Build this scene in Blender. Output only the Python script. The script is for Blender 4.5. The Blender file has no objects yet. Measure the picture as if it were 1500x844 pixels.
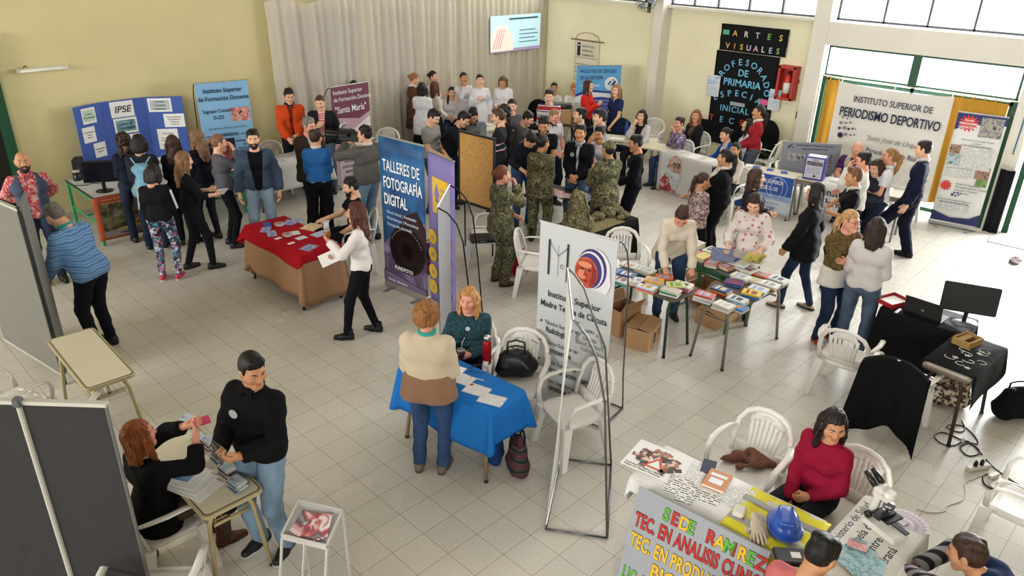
import bpy, math, random
import numpy as np
from mathutils import Vector, Matrix
random.seed(7)
D=bpy.data; SC=bpy.context.scene; COL=SC.collection
rad=math.radians
# ---------------------------------------------------------------- camera
FPX=1098.24; YAW=0.769425915; PITCH=0.437643331; ROLL=0.0236952235; CZ=4.28527
_f=np.array([math.cos(YAW)*math.cos(PITCH),math.sin(YAW)*math.cos(PITCH),-math.sin(PITCH)])
_r=np.array([math.sin(YAW),-math.cos(YAW),0.]); _u=np.cross(_r,_f)
_R=np.array([_r*math.cos(ROLL)+_u*math.sin(ROLL),-_r*math.sin(ROLL)+_u*math.cos(ROLL),_f])
CAM=np.array([0,0,CZ])
cam=D.cameras.new('camera'); cam.sensor_width=36; cam.lens=FPX/1500*36; cam.clip_start=.05; cam.clip_end=200
camo=D.objects.new('camera',cam); COL.objects.link(camo); SC.camera=camo
camo.matrix_world=Matrix(((_R[0][0],_R[1][0],-_f[0],0),(_R[0][1],_R[1][1],-_f[1],0),(_R[0][2],_R[1][2],-_f[2],CZ),(0,0,0,1)))
# ---------------------------------------------------------------- light
SC.view_settings.view_transform='Standard'; SC.view_settings.look='None'; SC.view_settings.gamma=1
SC.view_settings.use_curve_mapping=False; SC.view_settings.exposure=0.28
wd=D.worlds.new('sky'); SC.world=wd; wd.use_nodes=True
wd.node_tree.nodes['Background'].inputs[0].default_value=(.93,.96,1,1)
wd.node_tree.nodes['Background'].inputs[1].default_value=1.6
def area(name,loc,target,sx,sy,power,col=(1,1,1)):
    l=D.lights.new(name,'AREA'); l.shape='RECTANGLE'; l.size=sx; l.size_y=sy; l.energy=power; l.color=col
    o=D.objects.new(name,l); COL.objects.link(o); o.location=loc
    o.rotation_euler=(Vector(target)-Vector(loc)).to_track_quat('-Z','Y').to_euler(); return o
area('daylight_upper_windows',(15.3,7.8,4.6),(8,6.5,0),11,3.4,400,(.96,.98,1))
area('daylight_transom',(15.2,4.2,2.5),(9,4.0,0),3.4,1.6,150,(.96,.98,1))
area('daylight_door',(17.0,0.4,1.9),(9,2.2,0),4.2,4.0,1700,(.93,.97,1))
area('daylight_opposite_windows',(-12.6,9.0,4.6),(14,9.0,1.5),8,2.6,1500,(.98,.99,1))
area('rear_fill',(-4.5,-7.2,4.8),(13,4.0,0),9,2.2,900,(.98,.99,1))  # added frontal fill from behind the camera, no real windows there
area('ceiling_fill',(9.6,5.0,5.85),(9.9,5.1,0),4.5,11,170,(1,.985,.96))  # added fill under the closed ceiling, mainly to brighten the right wall
# ---------------------------------------------------------------- pixel -> place
def ray(x,y): return np.array([(x-750)/FPX,-(y-422)/FPX,1.])@_R
def G(x,y,z=0.):
    d=ray(x,y); k=(z-CZ)/d[2]; return CAM+k*d
def GX(x,y,X):
    d=ray(x,y); return CAM+d*(X/d[0])
def GY(x,y,Y):
    d=ray(x,y); return CAM+d*(Y/d[1])
# ---------------------------------------------------------------- materials
def lin(c):
    if isinstance(c,str):
        c=c.lstrip('#'); c=[int(c[i:i+2],16)/255 for i in (0,2,4)]
        c=[v/12.92 if v<=.04045 else ((v+.055)/1.055)**2.4 for v in c]
    return (c[0],c[1],c[2],1)
_M={}
class NT:
    def __init__(s,m):
        m.use_nodes=True; s.t=m.node_tree; s.b=s.t.nodes['Principled BSDF']
    def n(s,typ,**kw):
        nd=s.t.nodes.new(typ)
        for k,v in kw.items():
            if k.startswith('i_'): nd.inputs[k[2:].replace('_',' ')].default_value=v
            else: setattr(nd,k,v)
        return nd
    def l(s,a,b): s.t.links.new(a,b)
    def coord(s,scale=(1,1,1),out='Object',rot=(0,0,0)):
        c=s.n('ShaderNodeTexCoord'); m=s.n('ShaderNodeMapping'); m.inputs['Scale'].default_value=scale; m.inputs['Rotation'].default_value=rot
        s.l(c.outputs[out],m.inputs['Vector']); return m.outputs[0]
    def ramp(s,fac,stops,const=False):
        r=s.n('ShaderNodeValToRGB'); e=r.color_ramp
        if const: e.interpolation='CONSTANT'
        while len(e.elements)<len(stops): e.elements.new(.5)
        for i,(p,c) in enumerate(stops): e.elements[i].position=p; e.elements[i].color=lin(c)
        s.l(fac,r.inputs[0]); return r.outputs[0]
    def noise(s,vec,scale,detail=3,dist=0.):
        n=s.n('ShaderNodeTexNoise'); n.inputs['Scale'].default_value=scale; n.inputs['Detail'].default_value=detail; n.inputs['Distortion'].default_value=dist
        s.l(vec,n.inputs['Vector']); return n.outputs['Fac']
    def bump(s,h,st=.3,d=.01):
        b=s.n('ShaderNodeBump'); b.inputs['Strength'].default_value=st; b.inputs['Distance'].default_value=d
        s.l(h,b.inputs['Height']); s.l(b.outputs[0],s.b.inputs['Normal'])
def mat(color,rough=.6,metal=0,kind='plain',spec=.4,**kw):
    key=(str(color),rough,metal,kind,spec,str(sorted(kw.items())))
    if key in _M: return _M[key]
    m=D.materials.new(kind); t=NT(m); b=t.b
    m.diffuse_color=lin(color if not isinstance(color,(list,tuple)) or not isinstance(color[0],str) else color[0])
    b.inputs['Roughness'].default_value=rough; b.inputs['Metallic'].default_value=metal; b.inputs['Specular IOR Level'].default_value=spec
    cols=color if isinstance(color,(list,tuple)) and isinstance(color[0],str) else [color]
    b.inputs['Base Color'].default_value=lin(cols[0])
    if kind=='fabric' or kind=='denim':
        v=t.coord(); n1=t.noise(v,7,3,.6); n2=t.noise(v,150,2)
        mx=t.n('ShaderNodeMath',operation='MULTIPLY_ADD'); mx.inputs[1].default_value=.12; t.l(n2,mx.inputs[0]); t.l(n1,mx.inputs[2])
        t.bump(mx.outputs[0],.55,.02)
        if kind=='denim':
            c=np.array(lin(cols[0])[:3]); n3=t.noise(t.coord((1,1,.4)),5,3)
            t.l(t.ramp(n3,[(.3,tuple(c*.75)),(.62,tuple(np.minimum(1,c*1.45+.01)))]),b.inputs['Base Color'])
    elif kind=='hair':
        c=np.array(lin(cols[0])[:3]); v=t.coord((60,60,7)); n1=t.noise(v,1,3,.8)
        t.l(t.ramp(n1,[(.3,tuple(c*.55)),(.7,tuple(np.minimum(1,c*1.5)))]),b.inputs['Base Color']); t.bump(n1,.6,.006)
    elif kind=='camo':
        v=t.coord(); n1=t.noise(v,kw.get('scale',13),3,.8)
        t.l(t.ramp(n1,[(0,cols[0]),(.41,cols[1]),(.49,cols[2]),(.55,cols[3]),(.62,cols[0])],True),b.inputs['Base Color'])
        t.bump(t.noise(t.coord(),8,3,.6),.5,.02)
    elif kind=='blotch':   # several colours in patches
        v=t.coord(); vo=t.n('ShaderNodeTexVoronoi'); vo.inputs['Scale'].default_value=kw.get('scale',30)
        nz=t.n('ShaderNodeTexNoise'); nz.inputs['Scale'].default_value=kw.get('scale',30)*.8; t.l(v,nz.inputs['Vector'])
        ad=t.n('ShaderNodeVectorMath',operation='MULTIPLY_ADD'); ad.inputs[1].default_value=(kw.get('warp',.05),)*3
        t.l(nz.outputs['Color'],ad.inputs[0]); t.l(v,ad.inputs[2]); t.l(ad.outputs[0],vo.inputs['Vector'])
        sp=t.n('ShaderNodeSeparateColor'); t.l(vo.outputs['Color'],sp.inputs[0])
        k=len(cols); t.l(t.ramp(sp.outputs[0],[(i/k,c) for i,c in enumerate(cols)],True),b.inputs['Base Color'])
        t.bump(t.noise(t.coord(),8,3,.6),.4,.02)
    elif kind=='stripe':
        w=t.n('ShaderNodeTexWave',wave_type='BANDS',bands_direction=kw.get('axis','Z')); w.inputs['Scale'].default_value=kw.get('scale',8)
        w.inputs['Distortion'].default_value=kw.get('dist',.4); w.inputs['Phase Offset'].default_value=kw.get('phase',0); t.l(t.coord(),w.inputs['Vector'])
        k=len(cols); t.l(t.ramp(w.outputs['Fac'],[(i/k,c) for i,c in enumerate(cols)],True),b.inputs['Base Color'])
        t.bump(t.noise(t.coord(),8,3,.6),.4,.02)
    elif kind=='dots':
        vo=t.n('ShaderNodeTexVoronoi'); vo.inputs['Scale'].default_value=kw.get('scale',16); t.l(t.coord(),vo.inputs['Vector'])
        nz=t.noise(t.coord(),kw.get('scale',16)*2.2,2); ad=t.n('ShaderNodeMath',operation='MULTIPLY_ADD'); ad.inputs[1].default_value=.35; t.l(nz,ad.inputs[0]); t.l(vo.outputs['Distance'],ad.inputs[2])
        t.l(t.ramp(ad.outputs[0],[(0,cols[1]),(kw.get('size',.36),cols[-1]),(kw.get('size',.36)+.08,cols[0])],True),b.inputs['Base Color'])
    elif kind=='photo':
        v=t.coord((1,1,1)); n1=t.noise(v,kw.get('scale',9),4,1.0)
        k=len(cols); t.l(t.ramp(n1,[(.32+.36*i/max(1,k-1),c) for i,c in enumerate(cols)]),b.inputs['Base Color'])
    elif kind=='print':    # rows of printed lines on paper
        v=t.coord(); sx=t.n('ShaderNodeSeparateXYZ'); t.l(v,sx.inputs[0])
        a=sx.outputs[kw.get('row','Y')]; c2=sx.outputs['X']
        m1=t.n('ShaderNodeMath',operation='MULTIPLY'); m1.inputs[1].default_value=kw.get('lines',55); t.l(a,m1.inputs[0])
        fr=t.n('ShaderNodeMath',operation='FRACT'); t.l(m1.outputs[0],fr.inputs[0])
        gt=t.n('ShaderNodeMath',operation='GREATER_THAN'); gt.inputs[1].default_value=.55; t.l(fr.outputs[0],gt.inputs[0])
        fl=t.n('ShaderNodeMath',operation='FLOOR'); t.l(m1.outputs[0],fl.inputs[0])
        cb=t.n('ShaderNodeCombineXYZ'); m2=t.n('ShaderNodeMath',operation='MULTIPLY'); m2.inputs[1].default_value=kw.get('word',70); t.l(c2,m2.inputs[0]); t.l(m2.outputs[0],cb.inputs[0]); 
        m3=t.n('ShaderNodeMath',operation='MULTIPLY'); m3.inputs[1].default_value=3.7; t.l(fl.outputs[0],m3.inputs[0]); t.l(m3.outputs[0],cb.inputs[1])
        nz=t.noise(cb.outputs[0],1,1); g2=t.n('ShaderNodeMath',operation='GREATER_THAN'); g2.inputs[1].default_value=.46; t.l(nz,g2.inputs[0])
        mu=t.n('ShaderNodeMath',operation='MULTIPLY'); t.l(gt.outputs[0],mu.inputs[0]); t.l(g2.outputs[0],mu.inputs[1])
        t.l(t.ramp(mu.outputs[0],[(0,cols[0]),(.5,cols[1])],True),b.inputs['Base Color'])
    elif kind=='wood':
        v=t.coord((2,14,14)); n1=t.noise(v,3,4,1.5); c=np.array(lin(cols[0])[:3])
        t.l(t.ramp(n1,[(.3,tuple(c*.7)),(.7,tuple(np.minimum(1,c*1.25)))]),b.inputs['Base Color'])
    elif kind=='plaster':
        v=t.coord(); n1=t.noise(v,1.3,4); n2=t.noise(v,60,2); c=np.array(lin(cols[0])[:3])
        t.l(t.ramp(n1,[(.3,tuple(c*.95)),(.7,tuple(np.minimum(1,c*1.04)))]),b.inputs['Base Color']); t.bump(n2,.15,.004)
    elif kind=='emit':
        b.inputs['Emission Color'].default_value=lin(cols[0]); b.inputs['Emission Strength'].default_value=kw.get('power',1)
    elif kind=='glass':
        tr=t.n('ShaderNodeBsdfTransparent'); gl=t.n('ShaderNodeBsdfGlossy'); gl.inputs['Roughness'].default_value=.03; mx=t.n('ShaderNodeMixShader'); mx.inputs[0].default_value=kw.get('mix',.06)
        t.l(tr.outputs[0],mx.inputs[1]); t.l(gl.outputs[0],mx.inputs[2]); t.l(mx.outputs[0],t.t.nodes['Material Output'].inputs[0])
    elif kind=='sheer':
        v=t.coord(); t.bump(t.noise(v,4,3,.6),.4,.03); tr=t.n('ShaderNodeBsdfTransparent'); mx=t.n('ShaderNodeMixShader'); mx.inputs[0].default_value=kw.get('mix',.35)
        t.l(b.outputs[0],mx.inputs[1]); t.l(tr.outputs[0],mx.inputs[2]); t.l(mx.outputs[0],t.t.nodes['Material Output'].inputs[0])
    elif kind=='cloth':
        v=t.coord(); n1=t.noise(v,4,3,.6); t.bump(n1,.4,.03)
    _M[key]=m; return m
def fab(c,rough=.85): return mat(c,rough,kind='fabric',spec=.15)
def plastic(c,rough=.35): return mat(c,rough,spec=.5)
def metal(c='#9a9a98',rough=.35): return mat(c,rough,metal=.9)
# ---------------------------------------------------------------- objects
def link(o,parent=None):
    COL.objects.link(o)
    if parent is not None: o.parent=parent
    return o
def tag(o,label=None,cat=None,group=None,kind=None):
    if label: o['label']=label
    if cat: o['category']=cat
    if group: o['group']=group
    if kind: o['kind']=kind
    return o
def empty(name,loc=(0,0,0),rz=0.,label=None,cat=None,group=None):
    o=D.objects.new(name,None); o.empty_display_size=.1; link(o); o.location=loc; o.rotation_euler=(0,0,rz)
    return tag(o,label,cat,group)
def copy_tree(o,parent=None):
    c=o.copy(); COL.objects.link(c); c.parent=parent
    for ch in list(o.children): copy_tree(ch,c)
    return c
def meshobj(name,V,F,mats,parent=None,mi=None,smooth=False):
    me=D.meshes.new(name); me.from_pydata([tuple(map(float,v)) for v in V],[],[tuple(map(int,f)) for f in F])
    for m in (mats if isinstance(mats,(list,tuple)) else [mats]): me.materials.append(m)
    if mi is not None: me.polygons.foreach_set('material_index',np.asarray(mi,np.int32))
    if smooth: me.polygons.foreach_set('use_smooth',np.ones(len(me.polygons),bool))
    me.update(); o=D.objects.new(name,me); return link(o,parent)
def rotz(a): return np.array([[math.cos(a),-math.sin(a),0],[math.sin(a),math.cos(a),0],[0,0,1.]])
def rotx(a): return np.array([[1,0,0],[0,math.cos(a),-math.sin(a)],[0,math.sin(a),math.cos(a)]])
def roty(a): return np.array([[math.cos(a),0,math.sin(a)],[0,1,0],[-math.sin(a),0,math.cos(a)]])
class MB:
    """collects pieces of ONE mesh"""
    def __init__(s): s.V=[];s.F=[];s.I=[];s.n=0;s.i=0
    def add(s,V,F):
        s.V+= [tuple(v) for v in V]; s.F+=[tuple(k+s.n for k in f) for f in F]; s.I+=[s.i]*len(F); s.n=len(s.V); return s
    def box(s,c,size,R=None,bev=0.):
        x,y,z=[v/2 for v in size]; b=min(bev,x*.9,y*.9,z*.9)
        if b>0:
            # rounded in plan: octagonal prism with chamfered top and bottom
            def ring(ix,iy,zz): return [(-ix+ (b if ix==x else 0) , -iy, zz)]
            P=lambda X,Y,c:[(-X+c,-Y),(X-c,-Y),(X,-Y+c),(X,Y-c),(X-c,Y),(-X+c,Y),(-X,Y-c),(-X,-Y+c)]
            V=[(px,py,-z) for px,py in P(x-b,y-b,b*.4)]+[(px,py,-z+b) for px,py in P(x,y,b)]+[(px,py,z-b) for px,py in P(x,y,b)]+[(px,py,z) for px,py in P(x-b,y-b,b*.4)]
            F=[tuple(range(7,-1,-1)),tuple(range(24,32))]
            for k in range(3):
                for j in range(8): F.append((k*8+j,k*8+(j+1)%8,k*8+8+(j+1)%8,k*8+8+j))
        else:
            V=[(-x,-y,-z),(x,-y,-z),(x,y,-z),(-x,y,-z),(-x,-y,z),(x,-y,z),(x,y,z),(-x,y,z)]
            F=[(3,2,1,0),(4,5,6,7),(0,1,5,4),(1,2,6,5),(2,3,7,6),(3,0,4,7)]
        V=np.array(V)
        if R is not None: V=V@np.asarray(R).T
        return s.add(V+np.array(c),F)
    def tube(s,pts,r,seg=8,closed=False,flat=1.,up=None):
        pts=[np.array(p,float) for p in pts]; n=len(pts); rs=r if isinstance(r,(list,tuple)) else [r]*n
        V=[];F=[]; prev=None
        for i,p in enumerate(pts):
            a=pts[(i-1)%n] if (closed or i>0) else p; b=pts[(i+1)%n] if (closed or i<n-1) else p
            t=b-a; t/=max(1e-9,np.linalg.norm(t))
            if up is not None: u=np.array(up,float)
            elif prev is None: u=np.array([0,0,1.]) if abs(t[2])<.9 else np.array([1.,0,0])
            else: u=prev
            u=u-t*(u@t); u/=max(1e-9,np.linalg.norm(u)); prev=u; w=np.cross(t,u)
            for j in range(seg):
                A=2*math.pi*j/seg; V.append(p+rs[i]*(math.cos(A)*u*flat+math.sin(A)*w))
        m=n if closed else n-1
        for i in range(m):
            for j in range(seg):
                a=i*seg+j;b=i*seg+(j+1)%seg;c=((i+1)%n)*seg+(j+1)%seg;d=((i+1)%n)*seg+j; F.append((a,b,c,d))
        if not closed: F+= [tuple(range(seg-1,-1,-1)),tuple(range((n-1)*seg,n*seg))]
        return s.add(V,F)
    def lathe(s,prof,c=(0,0,0),seg=20,R=None):
        V=[];F=[];n=len(prof)
        for r,z in prof:
            for j in range(seg): V.append((r*math.cos(2*math.pi*j/seg),r*math.sin(2*math.pi*j/seg),z))
        for i in range(n-1):
            for j in range(seg): F.append((i*seg+j,i*seg+(j+1)%seg,(i+1)*seg+(j+1)%seg,(i+1)*seg+j))
        F+= [tuple(range(seg-1,-1,-1)),tuple(range((n-1)*seg,n*seg))]
        V=np.array(V)
        if R is not None: V=V@np.asarray(R).T
        return s.add(V+np.array(c),F)
    def prism(s,poly,z0,z1,R=None,c=(0,0,0)):
        n=len(poly); V=[(x,y,z0) for x,y in poly]+[(x,y,z1) for x,y in poly]
        F=[tuple(range(n-1,-1,-1)),tuple(range(n,2*n))]+[(i,(i+1)%n,n+(i+1)%n,n+i) for i in range(n)]
        V=np.array(V)
        if R is not None: V=V@np.asarray(R).T
        return s.add(V+np.array(c),F)
    def grid(s,fn,nu,nv,thick=0.,dirn=(0,0,1)):
        V=[fn(i/nu,j/nv) for i in range(nu+1) for j in range(nv+1)]; k=nv+1
        F=[(i*k+j,(i+1)*k+j,(i+1)*k+j+1,i*k+j+1) for i in range(nu) for j in range(nv)]
        if thick:
            d=np.array(dirn)*thick; N=len(V); V2=[np.array(v)-d for v in V]; F2=[tuple(N+q for q in f[::-1]) for f in F]
            e=[i*k for i in range(nu+1)]+[nu*k+j for j in range(1,nv+1)]+[i*k+nv for i in range(nu-1,-1,-1)]+[j for j in range(nv-1,0,-1)]
            F3=[(e[q],N+e[q],N+e[(q+1)%len(e)],e[(q+1)%len(e)]) for q in range(len(e))]
            V=list(V)+V2; F=F+F2+F3
        return s.add(V,F)
    def build(s,name,mats,parent=None,smooth=False): return meshobj(name,s.V,s.F,mats,parent,s.I,smooth)
def text(parent,s,x,z,size,m,align='LEFT',bold=0.,sx=1.,shear=0.,y=-.006,rot=None,sp=1.,name='lettering'):
    c=D.curves.new(name,'FONT'); c.body=s; c.size=size; c.align_x=align; c.offset=bold*size; c.shear=shear; c.space_character=sp
    c.extrude=.0006; c.resolution_u=3; c.materials.append(m)
    o=D.objects.new(name,c); me=D.meshes.new_from_object(o); D.objects.remove(o); D.curves.remove(c); me.name=name; o=D.objects.new(name,me); link(o,parent)
    if rot is None: o.location=(x,y,z); o.rotation_euler=(math.pi/2,0,0)
    else: o.location=(x,y,z); o.rotation_euler=rot
    o.scale=(sx,1,1); return o
class Flat:
    """flat print in the x-z plane of a panel facing -y"""
    def __init__(s,y=-.004): s.V=[];s.F=[];s.I=[];s.ms=[];s.y=y
    def poly(s,pts,m):
        if m not in s.ms: s.ms.append(m)
        n=len(s.V); s.V+=[(p[0],s.y,p[1]) for p in pts]; s.F.append(tuple(range(n,n+len(pts)))); s.I.append(s.ms.index(m)); s.y-=.0006; return s
    def rect(s,x0,z0,x1,z1,m): return s.poly([(x0,z0),(x1,z0),(x1,z1),(x0,z1)],m)
    def disc(s,x,z,r,m,rz=None,n=24,a0=0): 
        rz=rz or r; return s.poly([(x+r*math.cos(a0+2*math.pi*i/n),z+rz*math.sin(a0+2*math.pi*i/n)) for i in range(n)],m)
    def star(s,x,z,r0,r1,n,m,sq=1.): return s.poly([(x+(r0 if i%2 else r1)*math.cos(math.pi*i/n),z+sq*(r0 if i%2 else r1)*math.sin(math.pi*i/n)) for i in range(2*n)],m)
    def build(s,name,parent):
        # pieces that do not touch become parts of their own
        B=[]
        for f in s.F: q=[s.V[i] for i in f]; B.append([min(v[0] for v in q),max(v[0] for v in q),min(v[2] for v in q),max(v[2] for v in q)])
        lab=list(range(len(B))); ch=True
        while ch:
            ch=False
            for i in range(len(B)):
                for j in range(i):
                    if lab[i]!=lab[j] and B[i][0]<B[j][1]+.004 and B[j][0]<B[i][1]+.004 and B[i][2]<B[j][3]+.004 and B[j][2]<B[i][3]+.004:
                        a,b=lab[i],lab[j]; lab=[min(a,b) if l in(a,b) else l for l in lab]; ch=True
        small=[l for l in set(lab) if max((B[i][1]-B[i][0])*(B[i][3]-B[i][2]) for i in range(len(B)) if lab[i]==l)<.006]
        if len(small)>1: lab=[-1 if l in small else l for l in lab]
        o=None
        for l in sorted(set(lab)):
            V=[];F=[];I=[];ms=[]
            for i,f in enumerate(s.F):
                if lab[i]!=l: continue
                m=s.ms[s.I[i]]
                if m not in ms: ms.append(m)
                n=len(V); V+=[s.V[k] for k in f]; F.append(tuple(range(n,n+len(f)))); I.append(ms.index(m))
            o=meshobj(name if l!=-1 else 'small_print',V,F,ms,parent,I)
        return o
def quad_frame(A,B,C,z):
    """A,B along the length, A,C along the width (pixels seen at height z) -> centre, yaw, L, W"""
    a,b,c=[G(*p,z) if len(p)==2 else np.array(p) for p in (A,B,C)]
    e=(b-a)[:2]; L=np.hypot(*e); e/=L; w=(c-a)[:2]; W=e[0]*w[1]-e[1]*w[0]
    n=np.array([-e[1],e[0]])
    ctr=a[:2]+e*L/2+n*W/2; return ctr,math.atan2(e[1],e[0]),L,abs(W)
# ---------------------------------------------------------------- implicit surfaces
def nets(F,o,h):
    S=F<0
    c=np.zeros(tuple(n-1 for n in S.shape),np.int8)
    for i in (0,1):
        for j in (0,1):
            for k in (0,1): c+=S[i:S.shape[0]-1+i,j:S.shape[1]-1+j,k:S.shape[2]-1+k]
    act=(c>0)&(c<8); ii=np.argwhere(act); n=len(ii)
    idx=np.full(act.shape,-1,np.int32); idx[act]=np.arange(n)
    cor=np.array([(i,j,k) for i in (0,1) for j in (0,1) for k in (0,1)])
    val=[F[ii[:,0]+q[0],ii[:,1]+q[1],ii[:,2]+q[2]] for q in cor]
    acc=np.zeros((n,3)); cnt=np.zeros(n)
    for a in range(8):
        for b in range(a+1,8):
            if abs(cor[a]-cor[b]).sum()!=1: continue
            m=(val[a]<0)!=(val[b]<0); t=np.where(m,val[a]/np.where(m,val[a]-val[b],1),0)
            acc+=np.where(m[:,None],cor[a]+t[:,None]*(cor[b]-cor[a]),0); cnt+=m
    V=(ii+acc/np.maximum(cnt,1)[:,None])*h+o
    Q=[]
    for ax in ((0,1,2),(1,2,0),(2,0,1)):
        s=S.transpose(ax); d=idx.transpose(ax)
        m=s[:-1,1:-1,1:-1]!=s[1:,1:-1,1:-1]; p=np.argwhere(m); inside=s[:-1,1:-1,1:-1][m]
        i,j,k=p[:,0],p[:,1]+1,p[:,2]+1
        q=np.stack([d[i,j-1,k-1],d[i,j,k-1],d[i,j,k],d[i,j-1,k]],1)
        q[~inside]=q[~inside][:,::-1]; Q.append(q)
    Q=np.concatenate(Q) if Q else np.zeros((0,4),int)
    return V,Q[(Q>=0).all(1)]
class SD:
    def __init__(s,h=.015): s.h=h;s.p=[];s.cuts=[];s.fold=0.;s.groove=0.
    def cone(s,a,b,ra,rb=None,k=.03,capa=0,capb=0): s.p.append(('c',np.array(a,float),np.array(b,float),ra,ra if rb is None else rb,k,capa,capb)); return s
    def chain(s,pts,rs,k=.03):
        for i in range(len(pts)-1): s.cone(pts[i],pts[i+1],rs[i],rs[i+1],k)
        return s
    def ell(s,c,r,R=None,k=.03,sub=False): s.p.append(('s' if sub else 'e',np.array(c,float),np.array(r,float),R,k)); return s
    def mesh(s):
        h=s.h; lo=np.full(3,1e9); hi=-lo; bb=[]
        for p in s.p:
            if p[0]=='c':
                r=max(p[3],p[4]); l=np.minimum(p[1],p[2])-r; u=np.maximum(p[1],p[2])+r
            else: r=p[2].max(); l=p[1]-r; u=p[1]+r
            bb.append((l,u))
            if p[0]!='s': lo=np.minimum(lo,l); hi=np.maximum(hi,u)
        lo=lo-3*h; hi=hi+3*h; n=np.ceil((hi-lo)/h).astype(int)+1
        F=np.ones(n,np.float32); ax=[(lo[i]+np.arange(n[i])*h).astype(np.float32) for i in range(3)]
        for p,(l,u) in zip(s.p,bb):
            k=p[5] if p[0]=='c' else p[4]; m=k+2.5*h
            i0=np.maximum(0,np.floor((l-m-lo)/h).astype(int)); i1=np.minimum(n,np.ceil((u+m-lo)/h).astype(int)+1)
            if (i1<=i0).any(): continue
            sl=tuple(slice(i0[i],i1[i]) for i in range(3))
            X=ax[0][sl[0]][:,None,None]; Y=ax[1][sl[1]][None,:,None]; Z=ax[2][sl[2]][None,None,:]
            if p[0]=='c':
                a,b=p[1],p[2]; e=b-a; L2=max(1e-9,e@e); dx,dy,dz=X-a[0],Y-a[1],Z-a[2]
                t0=(dx*e[0]+dy*e[1]+dz*e[2])/L2; t=np.clip(t0,0,1)
                d=np.sqrt((dx-t*e[0])**2+(dy-t*e[1])**2+(dz-t*e[2])**2)-(p[3]+t*(p[4]-p[3]))
                L=math.sqrt(L2)
                if p[6]: d=np.maximum(d,-t0*L)
                if p[7]: d=np.maximum(d,(t0-1)*L)
            else:
                c,r,R=p[1],p[2],p[3]; dx,dy,dz=X-c[0],Y-c[1],Z-c[2]
                if R is not None:
                    q=[dx*R[0][i]+dy*R[1][i]+dz*R[2][i] for i in range(3)]
                else: q=[dx,dy,dz]
                k0=np.sqrt((q[0]/r[0])**2+(q[1]/r[1])**2+(q[2]/r[2])**2)+1e-9
                k1=np.sqrt((q[0]/r[0]**2)**2+(q[1]/r[1]**2)**2+(q[2]/r[2]**2)**2)+1e-9
                d=k0*(k0-1)/k1
            f=F[sl]
            if p[0]=='s': hh=np.maximum(k-np.abs(f+d),0)/k; F[sl]=np.maximum(f,-d)+hh*hh*k/4
            else: hh=np.maximum(k-np.abs(f-d),0)/k; F[sl]=np.minimum(f,d)-hh*hh*k/4
        X=ax[0][:,None,None];Y=ax[1][None,:,None];Z=ax[2][None,None,:]
        if s.fold:
            F=F+s.fold*(np.sin(31*Z+9*X+3*np.sin(11*Y+8*X))*np.sin(17*X+13*Y+5*Z)+.6*np.sin(47*Z-21*Y+25*X))
        if s.groove: A_=np.arctan2(X,Y+.045)+0*Z; F=F+s.groove*(np.sin(19*A_+14*Z)+.7*np.sin(31*A_-9*Z+1.3))
        for c in s.cuts: F=np.maximum(F,c(X,Y,Z))
        return nets(F.astype(np.float32),lo,h)
def sdobj(name,sd,m,parent,xf=None):
    V,Q=sd.mesh() if isinstance(sd,SD) else sd
    return rawobj(name,V,Q,[m] if not isinstance(m,list) else m,parent)
def rawmesh(name,V,Q,mats,mi=None):
    me=D.meshes.new(name); nv,nq=len(V),len(Q)
    me.vertices.add(nv); me.vertices.foreach_set('co',np.asarray(V,np.float32).ravel())
    me.loops.add(nq*4); me.loops.foreach_set('vertex_index',np.asarray(Q,np.int32).ravel())
    me.polygons.add(nq); me.polygons.foreach_set('loop_start',np.arange(0,nq*4,4,dtype=np.int32))
    me.polygons.foreach_set('loop_total',np.full(nq,4,np.int32)) if bpy.app.version<(4,1) else None
    me.polygons.foreach_set('use_smooth',np.ones(nq,bool))
    for m in mats: me.materials.append(m)
    if mi is not None: me.polygons.foreach_set('material_index',np.asarray(mi,np.int32))
    me.update(calc_edges=True); me.validate(); return me
def rawobj(name,V,Q,mats,parent,mi=None):
    o=D.objects.new(name,rawmesh(name,V,Q,mats,mi)); return link(o,parent)
# ---------------------------------------------------------------- people
_TPL={}
def head_tpl(far):
    key=('head',far)
    if key in _TPL: return _TPL[key]
    s=SD(.0105 if far else .0068)
    s.ell((0,-.014,.022),(.075,.096,.094)); s.cone((0,.03,-.03),(0,.055,-.082),.064,.034,.035); s.ell((0,.07,-.098),(.026,.022,.018),None,.025)
    s.cone((-.045,.0,-.05),(-.022,.06,-.092),.03,.018,.03); s.cone((.045,.0,-.05),(.022,.06,-.092),.03,.018,.03)
    for x in (-1,1):
        s.ell((x*.042,.058,-.02),(.028,.026,.026),None,.03); s.cone((x*.045,.066,.034),(x*.012,.082,.033),.011,.012,.016)
        s.ell((x*.032,.094,.012),(.018,.014,.012),None,.014,True)
        s.ell((x*.08,-.008,.0),(.011,.021,.033),None,.01)
        s.ell((x*.012,.098,-.026),(.010,.011,.009),None,.01)
    s.cone((0,.086,.024),(0,.106,-.02),.008,.0135,.014)
    s.cone((-.016,.083,-.054),(.016,.083,-.054),.0085,.0085,.008); s.cone((-.014,.083,-.066),(.014,.083,-.066),.0085,.0085,.008)
    s.cone((0,-.02,-.06),(0,-.035,-.15),.052,.054,.03)
    V,Q=s.mesh(); c=V[Q].mean(1)
    lip=(np.abs(c[:,0])<.024)&(c[:,1]>.084)&(c[:,2]>-.074)&(c[:,2]<-.046)
    _TPL[key]=(V,Q,lip.astype(np.int32)); return _TPL[key]
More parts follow.
